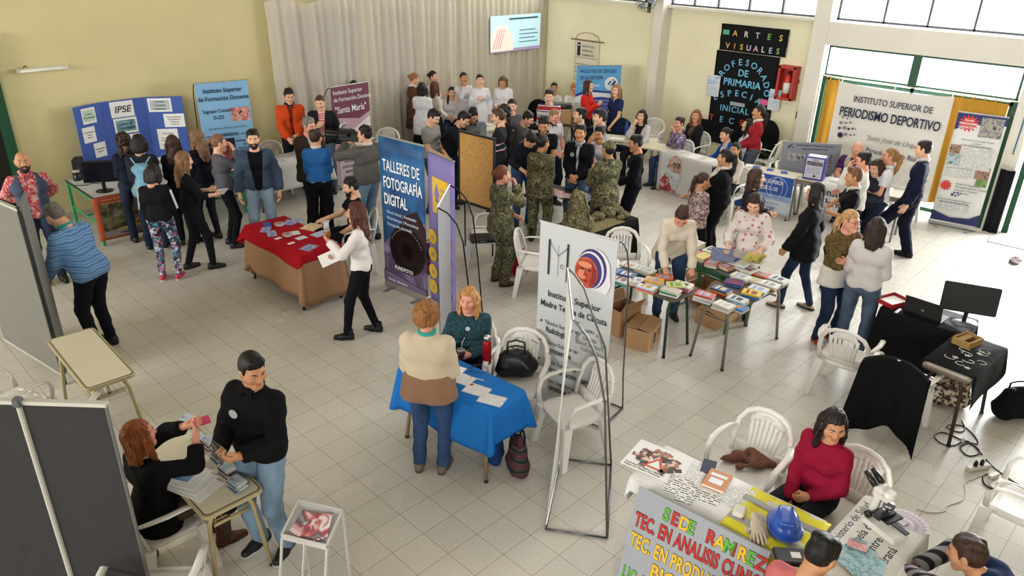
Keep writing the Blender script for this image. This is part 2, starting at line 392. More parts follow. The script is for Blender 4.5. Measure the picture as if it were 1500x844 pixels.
def hand_tpl(kind):
    """right hand: wrist at origin, fingers along +y, palm facing -z, thumb towards -x"""
    key=('hand',kind)
    if key in _TPL: return _TPL[key]
    s=SD(.0052); cu={'relax':(18,22,18),'grip':(48,62,40),'flat':(6,6,4),'point':(10,10,8)}[kind]
    s.cone((0,-.05,0),(0,.01,0),.0265,.025,.02); 
    for i,x in enumerate((-.026,-.009,.008,.024)): s.cone((x*.7,.012,0),(x,.082-.004*abs(i-1),0),.0145,.0125,.018)
    s.cone((-.018,.02,-.004),(.02,.02,-.004),.016,.014,.02)
    Ls=[(.040,.024,.020),(.045,.028,.022),(.041,.026,.021),(.032,.020,.018)]
    for i,x in enumerate((-.027,-.009,.009,.026)):
        p=np.array([x,.084-.004*abs(i-1),0]); a=0; fan=(-.10,-.03,.05,.13)[i]
        for j in range(3):
            a+=rad(cu[j]+(i*3 if kind!='flat' else 0)); q=p+Ls[i][j]*np.array([math.sin(fan)*math.cos(a),math.cos(fan)*math.cos(a),-math.sin(a)])
            s.cone(p,q,.0092-.0009*j,.0085-.0009*j,.004); p=q
    t0=np.array([-.022,.022,-.006]); t1=t0+np.array([-.028,.030,-.014]); t2=t1+np.array([-.006 if kind!='grip' else .012,.030,-.012])
    s.cone(t0,t1,.0145,.0115,.012); s.cone(t1,t2,.011,.0085,.004)
    V,Q=s.mesh(); _TPL[key]=(V,Q); return _TPL[key]
def hair_tpl(st,far):
    key=('hair',st,far)
    if key in _TPL: return _TPL[key]
    s=SD(.012 if far else .009); rnd=random.Random(hash(st)%99 if False else len(st)*7+ord(st[0]))
    cap=lambda e,top=0: s.ell((0,-.016,.026+top*.5),(.075+e,.097+e,.094+e+top))
    off=-.012
    tail=[]
    if st in('short','buzz','quiff','shorthat'):
        cap({'buzz':.005,'quiff':.009,'short':.010,'shorthat':.004}[st],{'quiff':.010}.get(st,0))
        if st=='quiff': s.cone((-.03,.06,.115),(.035,.055,.118),.026,.026,.03)
        if st=='short':
            for i in range(14): s.ell((rnd.uniform(-.05,.05),rnd.uniform(-.08,.02),.093+rnd.uniform(-.010,.004)),(.026,.034,.024),None,.03)
    elif st=='bald': cap(.007); 
    elif st in('long','longwavy','halflong','bob','bun','ponytail','braid','lowpony'):
        cap(.009,.003)
        if st in('long','longwavy','halflong','bob'):
            zl={'long':-.33,'longwavy':-.36,'halflong':-.23,'bob':-.135}[st]; yb=-.075
            w=.018 if st=='longwavy' else 0
            for x in (-.06,-.03,0,.03,.06):
                pts=[(x,-.06,.02)]; 
                for q in range(1,6):
                    t=q/5; pts.append((x*1.12+w*math.sin(5*t*2+x*40),yb-.018*t+abs(x)*.35+w*.5*math.cos(7*t+x*30),.02+(zl-.02)*t+.02*abs(x)/.06))
                s.chain(pts,[.038,.036,.033,.030,.026,.016],.014)
            for x in (-1,1):
                s.chain([(x*.078,-.012,.04),(x*.086,-.014,-.03),(x*.084,-.02,-.10)],[.02,.019,.018],.015); zf=zl*.86
                pts=[(x*.066,.035,.05),(x*.084,.03,-.02),(x*.088,.022,-.09)]; rs=[.016,.019,.022]
                if st!='bob': pts+=[(x*(.088+w*.6),.024,-.09+(zf+.09)*.5),(x*.08,.03+w,zf)]; rs+=[.022,.014]
                s.chain(pts,rs,.015); tail.append(1)
        if st=='bun': s.ell((0,-.128,.03),(.040,.036,.038),None,.012)
        if st in('ponytail','lowpony','braid'):
            z0=.045 if st=='ponytail' else -.02
            pts=[(0,-.105,z0),(0,-.145,z0-.015),(0.004,-.15,z0-.09),(0,-.135,z0-.20),(.004,-.115,z0-.29)]
            if st=='braid': pts=[(0.03,-.1,-.03),(.075,-.05,-.09),(.095,.02,-.16),(.095,.045,-.26),(.09,.05,-.33)]
            s.chain(pts,[.024,.028,.034,.03,.014] if st!='braid' else [.024,.024,.021,.019,.012],.02)
    elif st=='curly':
        s.ell((0,-.026,.028),(.088,.103,.102))
        for i in range(230):
            a=rnd.uniform(0,6.28); z=rnd.uniform(-.75,1); r=math.sqrt(max(0,1-z*z)); 
            c=np.array([math.cos(a)*r*.090,-.026+math.sin(a)*r*.106,.03+z*.104])
            if c[1]>.02 and c[2]<.07 or c[2]<-.075: continue
            s.ell(c,(.023,.023,.023),None,.008)
    elif st=='curlylong':
        for i in range(230):
            a=rnd.uniform(0,6.28); t=rnd.random()
            if t<.5:
                z=rnd.uniform(-.6,1); r=math.sqrt(max(0,1-z*z)); c=np.array([math.cos(a)*r*.085,-.02+math.sin(a)*r*.1,.03+z*.097])
                if c[1]*-.73+c[2]*.68<-.03: continue
            else: c=np.array([math.cos(a)*.085,-.055+math.sin(a)*.055,rnd.uniform(-.22,.0)])
            s.ell(c,(.024,.024,.026),None,.008)
    if st=='bald': s.cuts.append(lambda X,Y,Z:Z-.055); s.cuts.append(lambda X,Y,Z:Y-.0-Z*0)
    if st not in('bald',):
        # the face stays clear: hairline plane, with the side strands and the back below it kept
        def face(X,Y,Z): 
            zb=np.maximum(-.014-1.0*np.maximum(.022-Y,0),-.085)
            a=np.minimum(.072-.35*np.maximum(np.abs(X)-.03,0)-Z, np.maximum(Y-.030, zb-Z))            # >0 outside the hairline
            b=np.maximum(np.abs(X)-.068, 0)*0
            side=np.maximum(.064-np.abs(X), .0)  # strands at the sides are kept
            if st in('long','longwavy','halflong','bob'):
                keep=np.minimum.reduce([np.abs(X)*0+Y*1+Z*0+.012, (.067-np.abs(X))+0*Y+0*Z]); return np.minimum(a,keep)
            if st in('ponytail','lowpony','bun','braid','curlylong'):
                return np.minimum(a,(Y+.03)+0*X+0*Z) if st!='braid' else np.minimum(np.minimum(a,(Y+.03)+0*X+0*Z),(.066-np.abs(X))+0*Y+0*Z)
            return a
        s.cuts.append(face)
    s.fold=.0016; s.groove=.0034 if st in('long','longwavy','halflong','bob','ponytail','lowpony') else .0016; V,Q=s.mesh(); _TPL[key]=(V,Q); return _TPL[key]
def beard_tpl(far):
    key=('beard',far)
    if key in _TPL: return _TPL[key]
    s=SD(.009); s.cone((0,.034,-.034),(0,.058,-.09),.066,.040,.03); s.ell((0,.074,-.105),(.03,.026,.026),None,.02)
    for x in(-1,1): s.cone((x*.062,.01,-.03),(x*.03,.06,-.09),.022,.022,.02); s.cone((x*.004,.098,-.041),(x*.03,.084,-.062),.0075,.007,.006)
    s.cuts.append(lambda X,Y,Z:np.maximum(Z+.036+0*X+0*Y, -(Y-.0)+0*X)); s.ell((0,.1,-.06),(.021,.02,.0125),None,.006,True)
    V,Q=s.mesh(); _TPL[key]=(V,Q); return _TPL[key]
def shoe_tpl(kind):
    key=('shoe',kind)
    if key in _TPL: return _TPL[key]
    s=SD(.0095); sole=SD(.0095)
    s.cone((0,-.045,.045),(0,.06,.040),.040,.040,.03); s.cone((0,.06,.036),(.004,.150,.030),.041,.032,.03)
    hi={'boot':.20,'heel':.14,'shoe':.085,'sneaker':.09,'flat':.055,'armyboot':.24}[kind]
    if kind!='flat': s.cone((0,-.035,.05),(0,-.03,hi),.043,.046,.03,0,1)
    s.cuts.append(lambda X,Y,Z:.014-Z+0*X+0*Y)
    if kind=='flat': s.cuts.append(lambda X,Y,Z:Z-.058+0*X+.12*np.abs(Y-.02))
    sole.cone((0,-.048,.022),(0,.06,.022),.043,.042,.02); sole.cone((0,.06,.022),(.004,.152,.022),.043,.034,.03)
    if kind=='heel': sole.cone((0,-.06,.03),(0,-.055,.0),.022,.016,.01)
    sole.cuts.append(lambda X,Y,Z:np.maximum(Z-.02,-Z)+0*X+0*Y)
    _TPL[key]=(s.mesh(),sole.mesh()); return _TPL[key]
def eye_mesh():
    if 'eye' in _TPL: return _TPL['eye']
    b=MB(); V=[];F=[];I=[];seg=10
    rings=[(0,.0115),(.004,.0108),(.0058,.0099),(.0085,.0077),(.0112,.002)]
    b.V=[(0,.0118,0)]
    for r,y in rings[1:]:
        for j in range(seg): b.V.append((r*math.cos(2*math.pi*j/seg),y,r*math.sin(2*math.pi*j/seg)))
    for j in range(seg): b.F.append((0,1+(j+1)%seg,1+j)); b.I.append(1)
    for k in range(3):
        for j in range(seg): b.F.append((1+k*seg+j,1+k*seg+(j+1)%seg,1+(k+1)*seg+(j+1)%seg,1+(k+1)*seg+j)); b.I.append(1 if k==0 else 0)
    me=D.meshes.new('eye'); me.from_pydata(b.V,[],b.F); me.materials.append(mat('#bdb4a8',.25)); me.materials.append(mat('#2a1a10',.15)); me.polygons.foreach_set('material_index',b.I)
    me.polygons.foreach_set('use_smooth',[True]*len(b.F)); _TPL['eye']=me; return me
SKIN={'light':'#dca888','fair':'#e2b294','tan':'#c48d68','brown':'#a8714e','pink':'#d89a80'}
HANDS={'down':((.262,.05,-.10),(-1,0,0),'relax'),'front':((.045,.235,.02),(0,-1,0),'relax'),'belly':((.06,.245,.13),(-.3,-1,0),'relax'),
 'chest':((.06,.27,.27),(-.3,-1,0),'grip'),'face':((.075,.20,.52),(-.3,-1,.2),'relax'),'chin':((.06,.19,.49),(-.2,-1,.3),'grip'),'read':((.085,.33,.20),(-.5,-.4,.6),'grip'),
 'back':((.05,-.19,.06),(0,1,0),'relax'),'pocket':((.215,.07,-.04),(-1,0,0),'relax'),'hip':((.19,.06,.04),(-1,0,0),'relax'),
 'reach':((.15,.48,.14),(0,0,-1),'flat'),'table':((.14,.40,.16),(0,0,-1),'relax'),'lap':((.09,.26,.0),(0,0,-1),'relax'),'crossed':((-.10,.215,.21),(0,-1,0),'relax'),
 'raise':((.20,.22,.52),(-.4,.5,0),'relax'),'side':((.36,.30,.02),(0,0,1),'flat')}
def ik(S,T,a,b,pole):
    d=T-S; L=np.linalg.norm(d)
    if L>(a+b)*.995: T=S+d/L*(a+b)*.995; d=T-S; L=np.linalg.norm(d)
    if L<abs(a-b)+.02: T=S+d/max(L,1e-6)*(abs(a-b)+.02); d=T-S; L=np.linalg.norm(d)
    x=(a*a-b*b+L*L)/(2*L); y=math.sqrt(max(0,a*a-x*x)); u=d/L; p=np.array(pole,float); p-=u*(p@u); p/=max(1e-6,np.linalg.norm(p))
    return S+u*x+p*y,T
def person(label,hp,face,h=1.68,sex='f',L='down',R='down',lean=0,twist=0,hd=(0,0),sit=None,feet=None,tops=(),legs=None,shoe=('shoe','#222222'),
           hair=('short','#2a1d15'),skin='light',fat=1.,beard=None,far=False,collar=None,stripes=None,badge=None,glasses=False,cap=None,at=None,skirt=None,vneck=0,seat=None,group=None,legsplit=None):
    s=h/1.70; sg=1 if sex=='m' else .92; W=sg*(1+.55*(fat-1)); vox=.02 if far else .0145
    hipz=.95*s if sit is None else sit+.10
    T=math.radians; Rl=rotx(-T(lean)); Rt=rotz(T(twist)); 
    pel=np.array([0,0,hipz]) + (np.array([0,-.03*lean/20,0]) if sit is None else 0)
    A=Rl@Rt
    tf=lambda v: pel+A@(np.array(v,float)*s)
    # joints
    hips=[np.array([x*.088*s*(1.05 if sex=='f' else 1),pel[1],hipz-.03]) for x in (-1,1)]
    if feet is None: feet=((-.11,0,0),(.11,.02,0)) if sit is None else ((-.10,.40,0),(.10,.43,0))
    ank=[np.array([f[0]*s,f[1]*s,.085*s+(f[2] if len(f)>2 else 0)]) for f in feet]
    knee=[]
    for i in (0,1):
        k,a=ik(hips[i],ank[i],.435*s,.425*s,(.15*(-1,1)[i],1,.1) if sit is None else (.1*(-1,1)[i],.6,1)); knee.append(k); ank[i]=a
    emax=max([t[4] for t in tops]+[0]); sh=[tf((x*.160*sg*(1+.3*(fat-1)),-.012,.418-.45*emax)) for x in (-1,1)]
    neck=tf((0,-.012,.49)); headA=Rl@Rt if abs(lean)<1 else rotx(-T(lean*.6))@Rt
    headA=headA@rotz(T(-hd[1]))@rotx(-T(hd[0])); nb=tf((0,-.005,.545)); hs=(.5+.5*s)*.99
    hc=nb+headA@np.array([0,.018,.085])*hs
    Hx=lambda V:(np.asarray(V)*hs)@headA.T+hc
    # arms
    arms=[]
    for i,spec in enumerate((L,R)):
        sd=(-1,1)[i]; pole=None
        if isinstance(spec,str): tgt,pn,hk=HANDS[spec]; pole={'hip':(1,-.6,0),'crossed':(.5,.2,-1),'face':(.5,.1,-1),'chin':(.4,.1,-1),'raise':(.6,0,-1),'back':(.9,-.5,-.2)}.get(spec)
        else: tgt=spec[0]; pn=spec[1] if len(spec)>1 else (0,0,-1); hk=spec[2] if len(spec)>2 else 'grip'
        tgt=np.array(tgt,float)*np.array([sd*(W/1. if tgt[0]>.2 and isinstance(spec,str) else 1),1,1]); pn=np.array(pn,float)*np.array([sd,1,1])
        po=np.array(pole if pole else (.55,-.75,-.35),float)*np.array([sd,1,1])
        wr=tf(tgt); el,wr=ik(sh[i],wr,.285*s,.25*s,A@po); arms.append((sh[i],el,wr,A@pn,hk,sd))
    def torso(d,e,low=True):
        k=.045
        e=e*.85
        d.cone(tf((-.083*W,.0,.31)),tf((.083*W,.0,.31)),(.088*(.6+.4*fat)+e)*s,None,k)
        zs=.420-.75*e
        for x in(-1,1): d.cone(tf((x*.04,-.012,zs+.012)),tf((x*.132*sg,-.012,zs-.008)),(.048+e)*s,(.042+e)*s,.04)
        d.cone(tf((-.058*W,.004,.13)),tf((.058*W,.004,.13)),(.080*fat+e)*s,None,k)
        d.cone(tf((-.072*W,0,.0)),tf((.072*W,0,.0)),(.096*(.5+.5*fat)+e)*s,None,k)
        if sex=='f':
            for x in(-1,1): d.ell(tf((x*.068,.07,.285)),np.array((.052,.048,.052))*s+e*.5,A,.045)
        if fat>1.15: d.ell(tf((0,.06,.12)),np.array((.13*W,.11*fat,.14))*s+e,A,.06)
        d.cone(tf((0,-.012,.43)),neck,(.058+e*.5)*s,(.050+e*.4)*s,.04)
    def armset(d,e,upto,i,thin=1.):
        S,E,Wr=arms[i][:3]; k=.026
        ru=(.044 if sex=='m' else .038)*(.6+.4*fat); rf=.033 if sex=='m' else .029
        if upto<=1: d.cone(S,S+(E-S)*upto,(ru+e)*s,(ru+e-.003*upto)*s,k,0,1)
        else:
            d.cone(S,E,(ru+e)*s,(ru-.006+e)*s,k); d.cone(E,E+(Wr-E)*(upto-1),(ru-.006+e)*s,(ru-.006+e+(rf*.80-ru+.010)*(upto-1))*s,k,0,1 if e>.004 else 0)
    # body, one continuous skin
    b=SD(vox); torso(b,0); b.cone(neck,Hx([(0,-.03,-.09)])[0],.052*s,.05*s,.03)
    for i in(0,1):
        armset(b,0,2.0,i); hx=hips[i]
        b.cone(hx,knee[i],.070*s,.042*s,.02); b.cone(knee[i],ank[i],.042*s,.028*s,.02)
        b.cone(knee[i]+(ank[i]-knee[i])*.3+np.array([0,-.012,0]),ank[i]*.4+knee[i]*.6,.038*s,.034*s,.03)
        b.cone(ank[i],ank[i]+np.array([0,.08*s,-.05*s]),.026*s,.020*s,.02)
    V,Q=b.mesh(); mi=np.zeros(len(Q),np.int32); Vs=[V];Qs=[Q];Is=[mi]; n=len(V)
    hv,hq,hl=head_tpl(far); Vs.append(Hx(hv)); Qs.append(hq+n); Is.append(hl); n+=len(hv)
    frames=[]
    for S,E,Wr,pn,hk,sd in arms:
        y=(Wr-E)/np.linalg.norm(Wr-E); z=-(pn-y*(pn@y)); 
        if np.linalg.norm(z)<1e-3: z=np.array([0,0,1.])-y*y[2]
        z/=np.linalg.norm(z); x=np.cross(y,z); v,q=hand_tpl(hk); v=v*np.array([sd,1,1])*s*(1. if sex=='m' else .93)
        v=v@np.array([x,y,z])+Wr; q=q if sd>0 else q[:,::-1]
        Vs.append(v); Qs.append(q+n); Is.append(np.zeros(len(q),np.int32)); n+=len(v); frames.append((Wr,x,y,z))
    sk=SKIN.get(skin,skin); c=np.array(lin(sk)[:3])
    msk=mat(sk,.5,spec=.3); mlip=mat(tuple(c*np.array([.85,.58,.55])),.4)
    root=rawobj('person',np.concatenate(Vs),np.concatenate(Qs),[msk,mlip],None,np.concatenate(Is))
    tag(root,label,'person',group)
    # clothes
    if legs:
        nm,m,fit=legs[:3]; e={'slim':.009,'reg':.018,'loose':.03}[fit]; full=legs[3] if len(legs)>3 else 1.
        d=SD(vox); d.fold=.0035 if fit!='slim' else .0015; d.cone(tf((-.075*W,0,.0)),tf((.075*W,0,.0)),(.094*(.5+.5*fat)+e*.4)*s,None,.045); d.cone(tf((-.058*W,.003,.09)),tf((.058*W,.003,.09)),(.082*(.4+.6*fat)+e*.2)*s,None,.045)
        if sex=='f': d.ell(tf((0,-.04,-.05)),np.array((.13*W,.078,.085))*s,A,.04)
        for i in(0,1):
            a2=knee[i]+(ank[i]-knee[i])*full*1.0
            d.cone(hips[i],knee[i],(.082*(.6+.4*fat)+e)*s,(.054+e)*s,.03); d.cone(knee[i],a2,(.053+e)*s,(.040+e*(1.0 if fit!='slim' else .6))*s,.03,0,1 if full<1 else 0)
        top=tf((0,0,.10)); nrm=A@np.array([0,0,1.]); d.cuts.append(lambda X,Y,Z:(X-top[0])*nrm[0]+(Y-top[1])*nrm[1]+(Z-top[2])*nrm[2])
        d.cuts.append(lambda X,Y,Z:.025*s-Z+0*X+0*Y)
        sdobj(nm,d,m,root)
    if skirt:
        nm,m,zl,rb=skirt; d=SD(vox); d.fold=.004; a=tf((0,0,.08)); bb=np.array([0,pel[1],zl]) if sit is None else (knee[0]+knee[1])/2
        for x in(-.07,0,.07): d.cone(a+A@np.array([x*s,0,0]),bb+np.array([x*1.3,0,0]),.10*s,rb,.05,0,1)
        sdobj(nm,d,m,root)
    for t in tops:
        nm,m,slv,hem,e=t[:5]; opn=t[5] if len(t)>5 else None
        d=SD(vox); d.fold=.004; torso(d,e)
        if hem<-.12: 
            for x in(-.06,.06): d.cone(tf((x*W,0,0)),tf((x*W*1.25,0,hem)),(.11*(.5+.5*fat)+e)*s,(.12*(.5+.5*fat)+e)*s,.05)
        up={'long':1.97,'short':.62,'mid':1.35,'three':1.6,'none':0}[slv]
        for i in(0,1):
            if up: armset(d,e*.8+.004,up,i)
        hm=tf((0,0,hem)); nz=A@np.array([0,0,1.])
        nt=tf((0,-.012,.468+e*.5)); nn=A@np.array([0,.42,1.]); nn/=np.linalg.norm(nn)
        if hem>-.4: d.cuts.append(lambda X,Y,Z:-((X-hm[0])*nz[0]+(Y-hm[1])*nz[1]+(Z-hm[2])*nz[2]))
        def necktop(X,Y,Z):
            lx=np.sqrt((X-neck[0])**2+(Y-neck[1])**2+0*Z)-.085*s
            return np.minimum((X-nt[0])*nn[0]+(Y-nt[1])*nn[1]+(Z-nt[2])*nn[2], -lx) if False else (X-nt[0])*nn[0]+(Y-nt[1])*nn[1]+(Z-nt[2])*nn[2]-np.maximum(lx,0)*3
        d.cuts.append(necktop)
        if opn or (vneck and t is tops[0]):
            iA=A.T; vn=vneck if not opn else 0; ow=opn or 0
            def wedge(X,Y,Z):
                dx,dy,dz=X-pel[0],Y-pel[1],Z-pel[2]
                lx=iA[0][0]*dx+iA[0][1]*dy+iA[0][2]*dz; ly=iA[1][0]*dx+iA[1][1]*dy+iA[1][2]*dz; lz=iA[2][0]*dx+iA[2][1]*dy+iA[2][2]*dz
                if vn: w=.05*s*(lz-(.49*s-vn*s))/(vn*s)
                else: w=ow*s*(.55+.6*np.clip(lz/(.45*s),0,1))
                return np.minimum(np.minimum(w-np.abs(lx), ly-.02*s), .56*s-lz)
            d.cuts.append(wedge)
        sdobj(nm,d,m,root)
    if collar:
        d=SD(.011); R0=.064*s; cc=neck+A@np.array([0,.002,.012])
        for k in range(12):
            a0,a1=[2*math.pi*(k+j)/12 for j in(0,1)]
            f=lambda a:cc+A@np.array([R0*math.cos(a),R0*math.sin(a)*1.02,(-.02 if math.sin(a)>.7 else 0)])
            d.cone(f(a0),f(a1),.017*s,.017*s,.012)
        for x in(-1,1): d.cone(cc+A@np.array([x*.02,.062,-.02])*s,cc+A@np.array([x*.05,.085,-.065])*s,.014*s,.008*s,.015)
        sdobj('collar',d,collar,root)
    if stripes:
        for i in(0,1):
            S,E,Wr,_,_,sd=arms[i]; m_=MB(); 
            for q_ in(-.022,0,.022):
                out=A@np.array([sd*.062,q_*.6-.012,.0]); m_.tube([S+out*.95+A@np.array([0,q_*.4,0]),E+out*.92+A@np.array([0,q_*.4,0]),E+(Wr-E)*.93+out*.74+A@np.array([0,q_*.3,0])],.006,5)
            m_.build('sleeve_stripe',[stripes],root)
    if badge:
        o=MB().lathe([(.0,0),(.034*s,0),(.034*s,.004),(0,.005)],seg=16).build('badge',[mat(badge,.6)],root); 
        q=Matrix(A.tolist()).to_4x4()@Matrix.Rotation(-math.pi/2,4,'X'); q.translation=Vector(tf((.075*sg,.088*(.6+.4*fat)+.85*emax+.010,.32))); o.matrix_local=q
    # head parts
    Hm=Matrix((headA*hs).tolist()).to_4x4(); Hm.translation=Vector(hc)
    def onhead(nm,tp,m,key):
        k2=(nm,key,m.name)
        if k2 not in _TPL: _TPL[k2]=rawmesh(nm,tp[0],tp[1],[m])
        o=D.objects.new(nm,_TPL[k2]); link(o,root); o.matrix_local=Hm; return o
    if hair:
        hm_=mat(hair[1],.55,kind='hair',spec=.35); onhead('hair',hair_tpl(hair[0],far),hm_,(hair[0],far))
        brow=hair[1]
    else: brow='#4a3020'
    if beard: onhead('beard',beard_tpl(far),mat(beard,.7,kind='hair'),'b')
    for x in(-1,1):
        o=D.objects.new('eye',eye_mesh()); link(o,root); o.matrix_local=Hm@Matrix.Translation((x*.032,.0735,.0125))
    kb=('brow',brow)
    if kb not in _TPL:
        m_=MB(); m_.tube([(.014,.0945,.031),(.032,.0895,.037),(.05,.074,.031)],[.003,.0042,.002],5)
        me=D.meshes.new('eyebrow'); me.from_pydata(m_.V,[],m_.F); me.materials.append(mat(brow,.8)); _TPL[kb]=me
    for x in(-1,1): o=D.objects.new('eyebrow',_TPL[kb]); link(o,root); o.matrix_local=Hm@Matrix.Diagonal((x,1,1,1))
    if glasses:
        m_=MB()
        for x in(-1,1): m_.tube([(x*.034+.024*math.cos(a),.102-.1*abs(.024*math.cos(a)*x+.0),.012+.019*math.sin(a)) for a in np.linspace(0,6.28,14)[:-1]],.0022,5,True); m_.tube([(x*.058,.098,.014),(x*.082,.0,.012)],.002,5)
        m_.tube([(-.01,.104,.014),(.01,.104,.014)],.002,5); o=m_.build('glasses',[plastic('#1c1410')],root); o.matrix_local=Hm
    if cap:
        d=SD(.010); d.ell((0,-.012,.05),(.092,.112,.085)); d.ell((0,.11,.058),(.07,.06,.010),None,.012); d.cuts.append(lambda X,Y,Z:.03-Z+0*X-.0*Y)
        V,Q=d.mesh(); o=rawobj('cap',V,Q,[cap],root); o.matrix_local=Hm
    # shoes
    if shoe:
        (sv,sq),(ov,oq)=shoe_tpl(shoe[0]); m1=shoe[1] if not isinstance(shoe[1],str) else mat(shoe[1],.5,spec=.4); m2=mat(shoe[2] if len(shoe)>2 else '#1b1918',.7)
        for nm,vv,qq,mm in(('shoe',sv,sq,m1),('sole',ov,oq,m2)):
            if (nm,shoe[0],mm.name) not in _TPL: _TPL[(nm,shoe[0],mm.name)]=rawmesh(nm,vv,qq,[mm])
        for i in(0,1):
            f=feet[i]; lift=f[2] if len(f)>2 else 0; o=D.objects.new('shoe',_TPL[('shoe',shoe[0],m1.name)]); link(o,root)
            toe=-(-1,1)[i]*rad(9) if len(f)<4 else rad(f[3]); S_=s*(1.02 if sex=='m' else .93)
            M_=Matrix.Translation(Vector(ank[i]-np.array([0,0,.085*s])))@Matrix.Rotation(toe,4,'Z')@Matrix.Rotation(-min(.9,lift*4.5),4,'X')@Matrix.Scale(S_,4); o.matrix_local=M_
            so=D.objects.new('sole',_TPL[('sole',shoe[0],m2.name)]); link(so,o)
    # put it in the room: the top of the head is seen at hp
    top=hc+np.array([0,0,.125*hs])+headA@np.array([0,-.012,0])*hs
    def wyaw(p): return math.atan2(p[1],p[0])-rad(face)-math.pi/2
    if at is not None: p=np.array(at); ya=wyaw(p)
    else:
        w=G(hp[0],hp[1],top[2]); ya=wyaw(w); p=w-rotz(ya)@np.array([top[0],top[1],0])
    root.location=(p[0],p[1],0); root.rotation_euler=(0,0,ya)
    if seat: q_=rotz(ya)@np.array([0,.02,0])+np.array([p[0],p[1],0]); c_=chair(None,0,seat,at=q_); c_.rotation_euler=(0,0,ya)
    loc=lambda v: rotz(ya)@np.asarray(v)+np.array([p[0],p[1],0])
    return dict(o=root,wr=[loc(f[0]) for f in frames],fr=[[rotz(ya)@f[k] for k in(1,2,3)] for f in frames],hm=root.matrix_basis,yaw=ya,p=p,tf=lambda v:loc(tf(v)),hc=loc(hc),A=A,s=s,Hm=Hm)
# ---------------------------------------------------------------- the hall
def struct(o): o['kind']='structure'; return o
XR=14.36; YB=13.08; XC=14.02; HT=6.0
def floor_mat():
    m=D.materials.new('floor_tiles'); t=NT(m); b=t.b
    geo=t.n('ShaderNodeNewGeometry'); mp=t.n('ShaderNodeMapping'); mp.inputs['Location'].default_value=(-8.34701516*.3/.3,-16.0932231*.3/.3,0); mp.inputs['Scale'].default_value=(1/.3,1/.3,1/.3)
    t.l(geo.outputs['Position'],mp.inputs[0])
    br=t.n('ShaderNodeTexBrick',offset=0.,squash=1.); br.inputs['Scale'].default_value=1; br.inputs['Mortar Size'].default_value=.0085; br.inputs['Mortar Smooth'].default_value=.3
    br.inputs['Brick Width'].default_value=1; br.inputs['Row Height'].default_value=1; br.inputs['Color1'].default_value=(0,0,0,1); br.inputs['Color2'].default_value=(1,1,1,1); br.inputs['Bias'].default_value=0
    t.l(mp.outputs[0],br.inputs[0])
    n1=t.noise(mp.outputs[0],26,3); n2=t.noise(mp.outputs[0],.25,3)
    tile=t.ramp(br.outputs['Color'],[(0,(.60,.572,.505)),(1,(.65,.62,.55))])
    sp=t.ramp(n1,[(.32,(.80,.79,.77)),(.5,(1,1,1)),(.75,(1.06,1.05,1.04))])
    mx=t.n('ShaderNodeMix',data_type='RGBA',blend_type='MULTIPLY'); mx.inputs[0].default_value=1; t.l(tile,mx.inputs[6]); t.l(sp,mx.inputs[7])
    dm=t.n('ShaderNodeMix',data_type='RGBA',blend_type='MULTIPLY'); dm.inputs[0].default_value=1; t.l(mx.outputs[2],dm.inputs[6]); t.l(t.ramp(n2,[(.25,(.96,.955,.945)),(.75,(1.03,1.03,1.03))]),dm.inputs[7])
    gm=t.n('ShaderNodeMix',data_type='RGBA'); t.l(br.outputs['Fac'],gm.inputs[0]); t.l(dm.outputs[2],gm.inputs[6]); gm.inputs[7].default_value=(.27,.225,.165,1)
    t.l(gm.outputs[2],b.inputs['Base Color'])
    r=t.ramp(n2,[(.3,(.24,.24,.24)),(.75,(.29,.29,.29))]); t.l(r,b.inputs['Roughness']); b.inputs['Specular IOR Level'].default_value=.5
    t.bump(br.outputs['Fac'],-.25,.004); return m
struct(MB().grid(lambda u,v:(-14+u*41,-8+v*24,0),2,2,.1).build('floor',[floor_mat()]))
YEL=mat('#d6ca98',.7,kind='plaster',spec=.25); YELR=mat('#e8e2c2',.7,kind='plaster',spec=.25); WHT=mat('#dcd8cd',.6,kind='plaster',spec=.3); GRN=mat('#1c4a30',.4); STEEL=mat('#50555a',.45)  # back wall yellow: same paint, darkened in colour for its dimmer light
GLS=mat('#ffffff',.02,kind='glass')
# back wall with a dark doorway at its left end
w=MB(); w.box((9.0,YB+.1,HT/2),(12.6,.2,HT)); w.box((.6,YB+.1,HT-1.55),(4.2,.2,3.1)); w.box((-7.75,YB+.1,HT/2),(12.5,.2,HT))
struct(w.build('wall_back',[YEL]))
d=MB(); d.box((2.64,YB-.02,1.45),(.10,.26,2.9)); d.box((1.7,YB-.02,2.86),(2.0,.26,.10)); struct(d.build('trim_1',[GRN]))
d=MB(); d.box((1.6,YB+.5,1.45),(2.6,.04,2.9)); struct(d.build('door_1',[mat('#14110f',.7)]))
b=MB(); b.box((8.5,YB-.008,.05),(11.6,.016,.10)); struct(b.build('baseboard_back',[mat('#b8ad92',.5)]))
for n_,(a_,b_,zb_) in enumerate(((422,522,2.95),(557,609,2.92))):
    xa=GY(a_,60,YB)[0]; xb=GY(b_,60,YB)[0]; d=MB(); d.box(((xa+xb)/2,YB-.02,zb_/2),(xb-xa,.05,zb_)); struct(d.build('door_%d'%(n_+2),[mat('#8a8894',.6)]))
struct(MB().grid(lambda u,v:(-14+u*28.8,-8+v*21.3,HT),1,1,.1,(0,0,-1)).build('ceiling',[mat('#b3aca0',.8)]))
m=MB(); m.box((-13.9,2.6,HT/2),(.2,21.3,HT)); struct(m.build('wall_left',[mat('#b5ab86',.8)])); m=MB(); m.box((.3,-8.0,HT/2),(28.6,.2,HT)); struct(m.build('wall_front',[mat('#b5ab86',.8)]))
m=MB(); m.box((XR+.1,-4.3,HT/2),(.2,7.4,HT)); struct(m.build('wall_right_end',[YEL]))
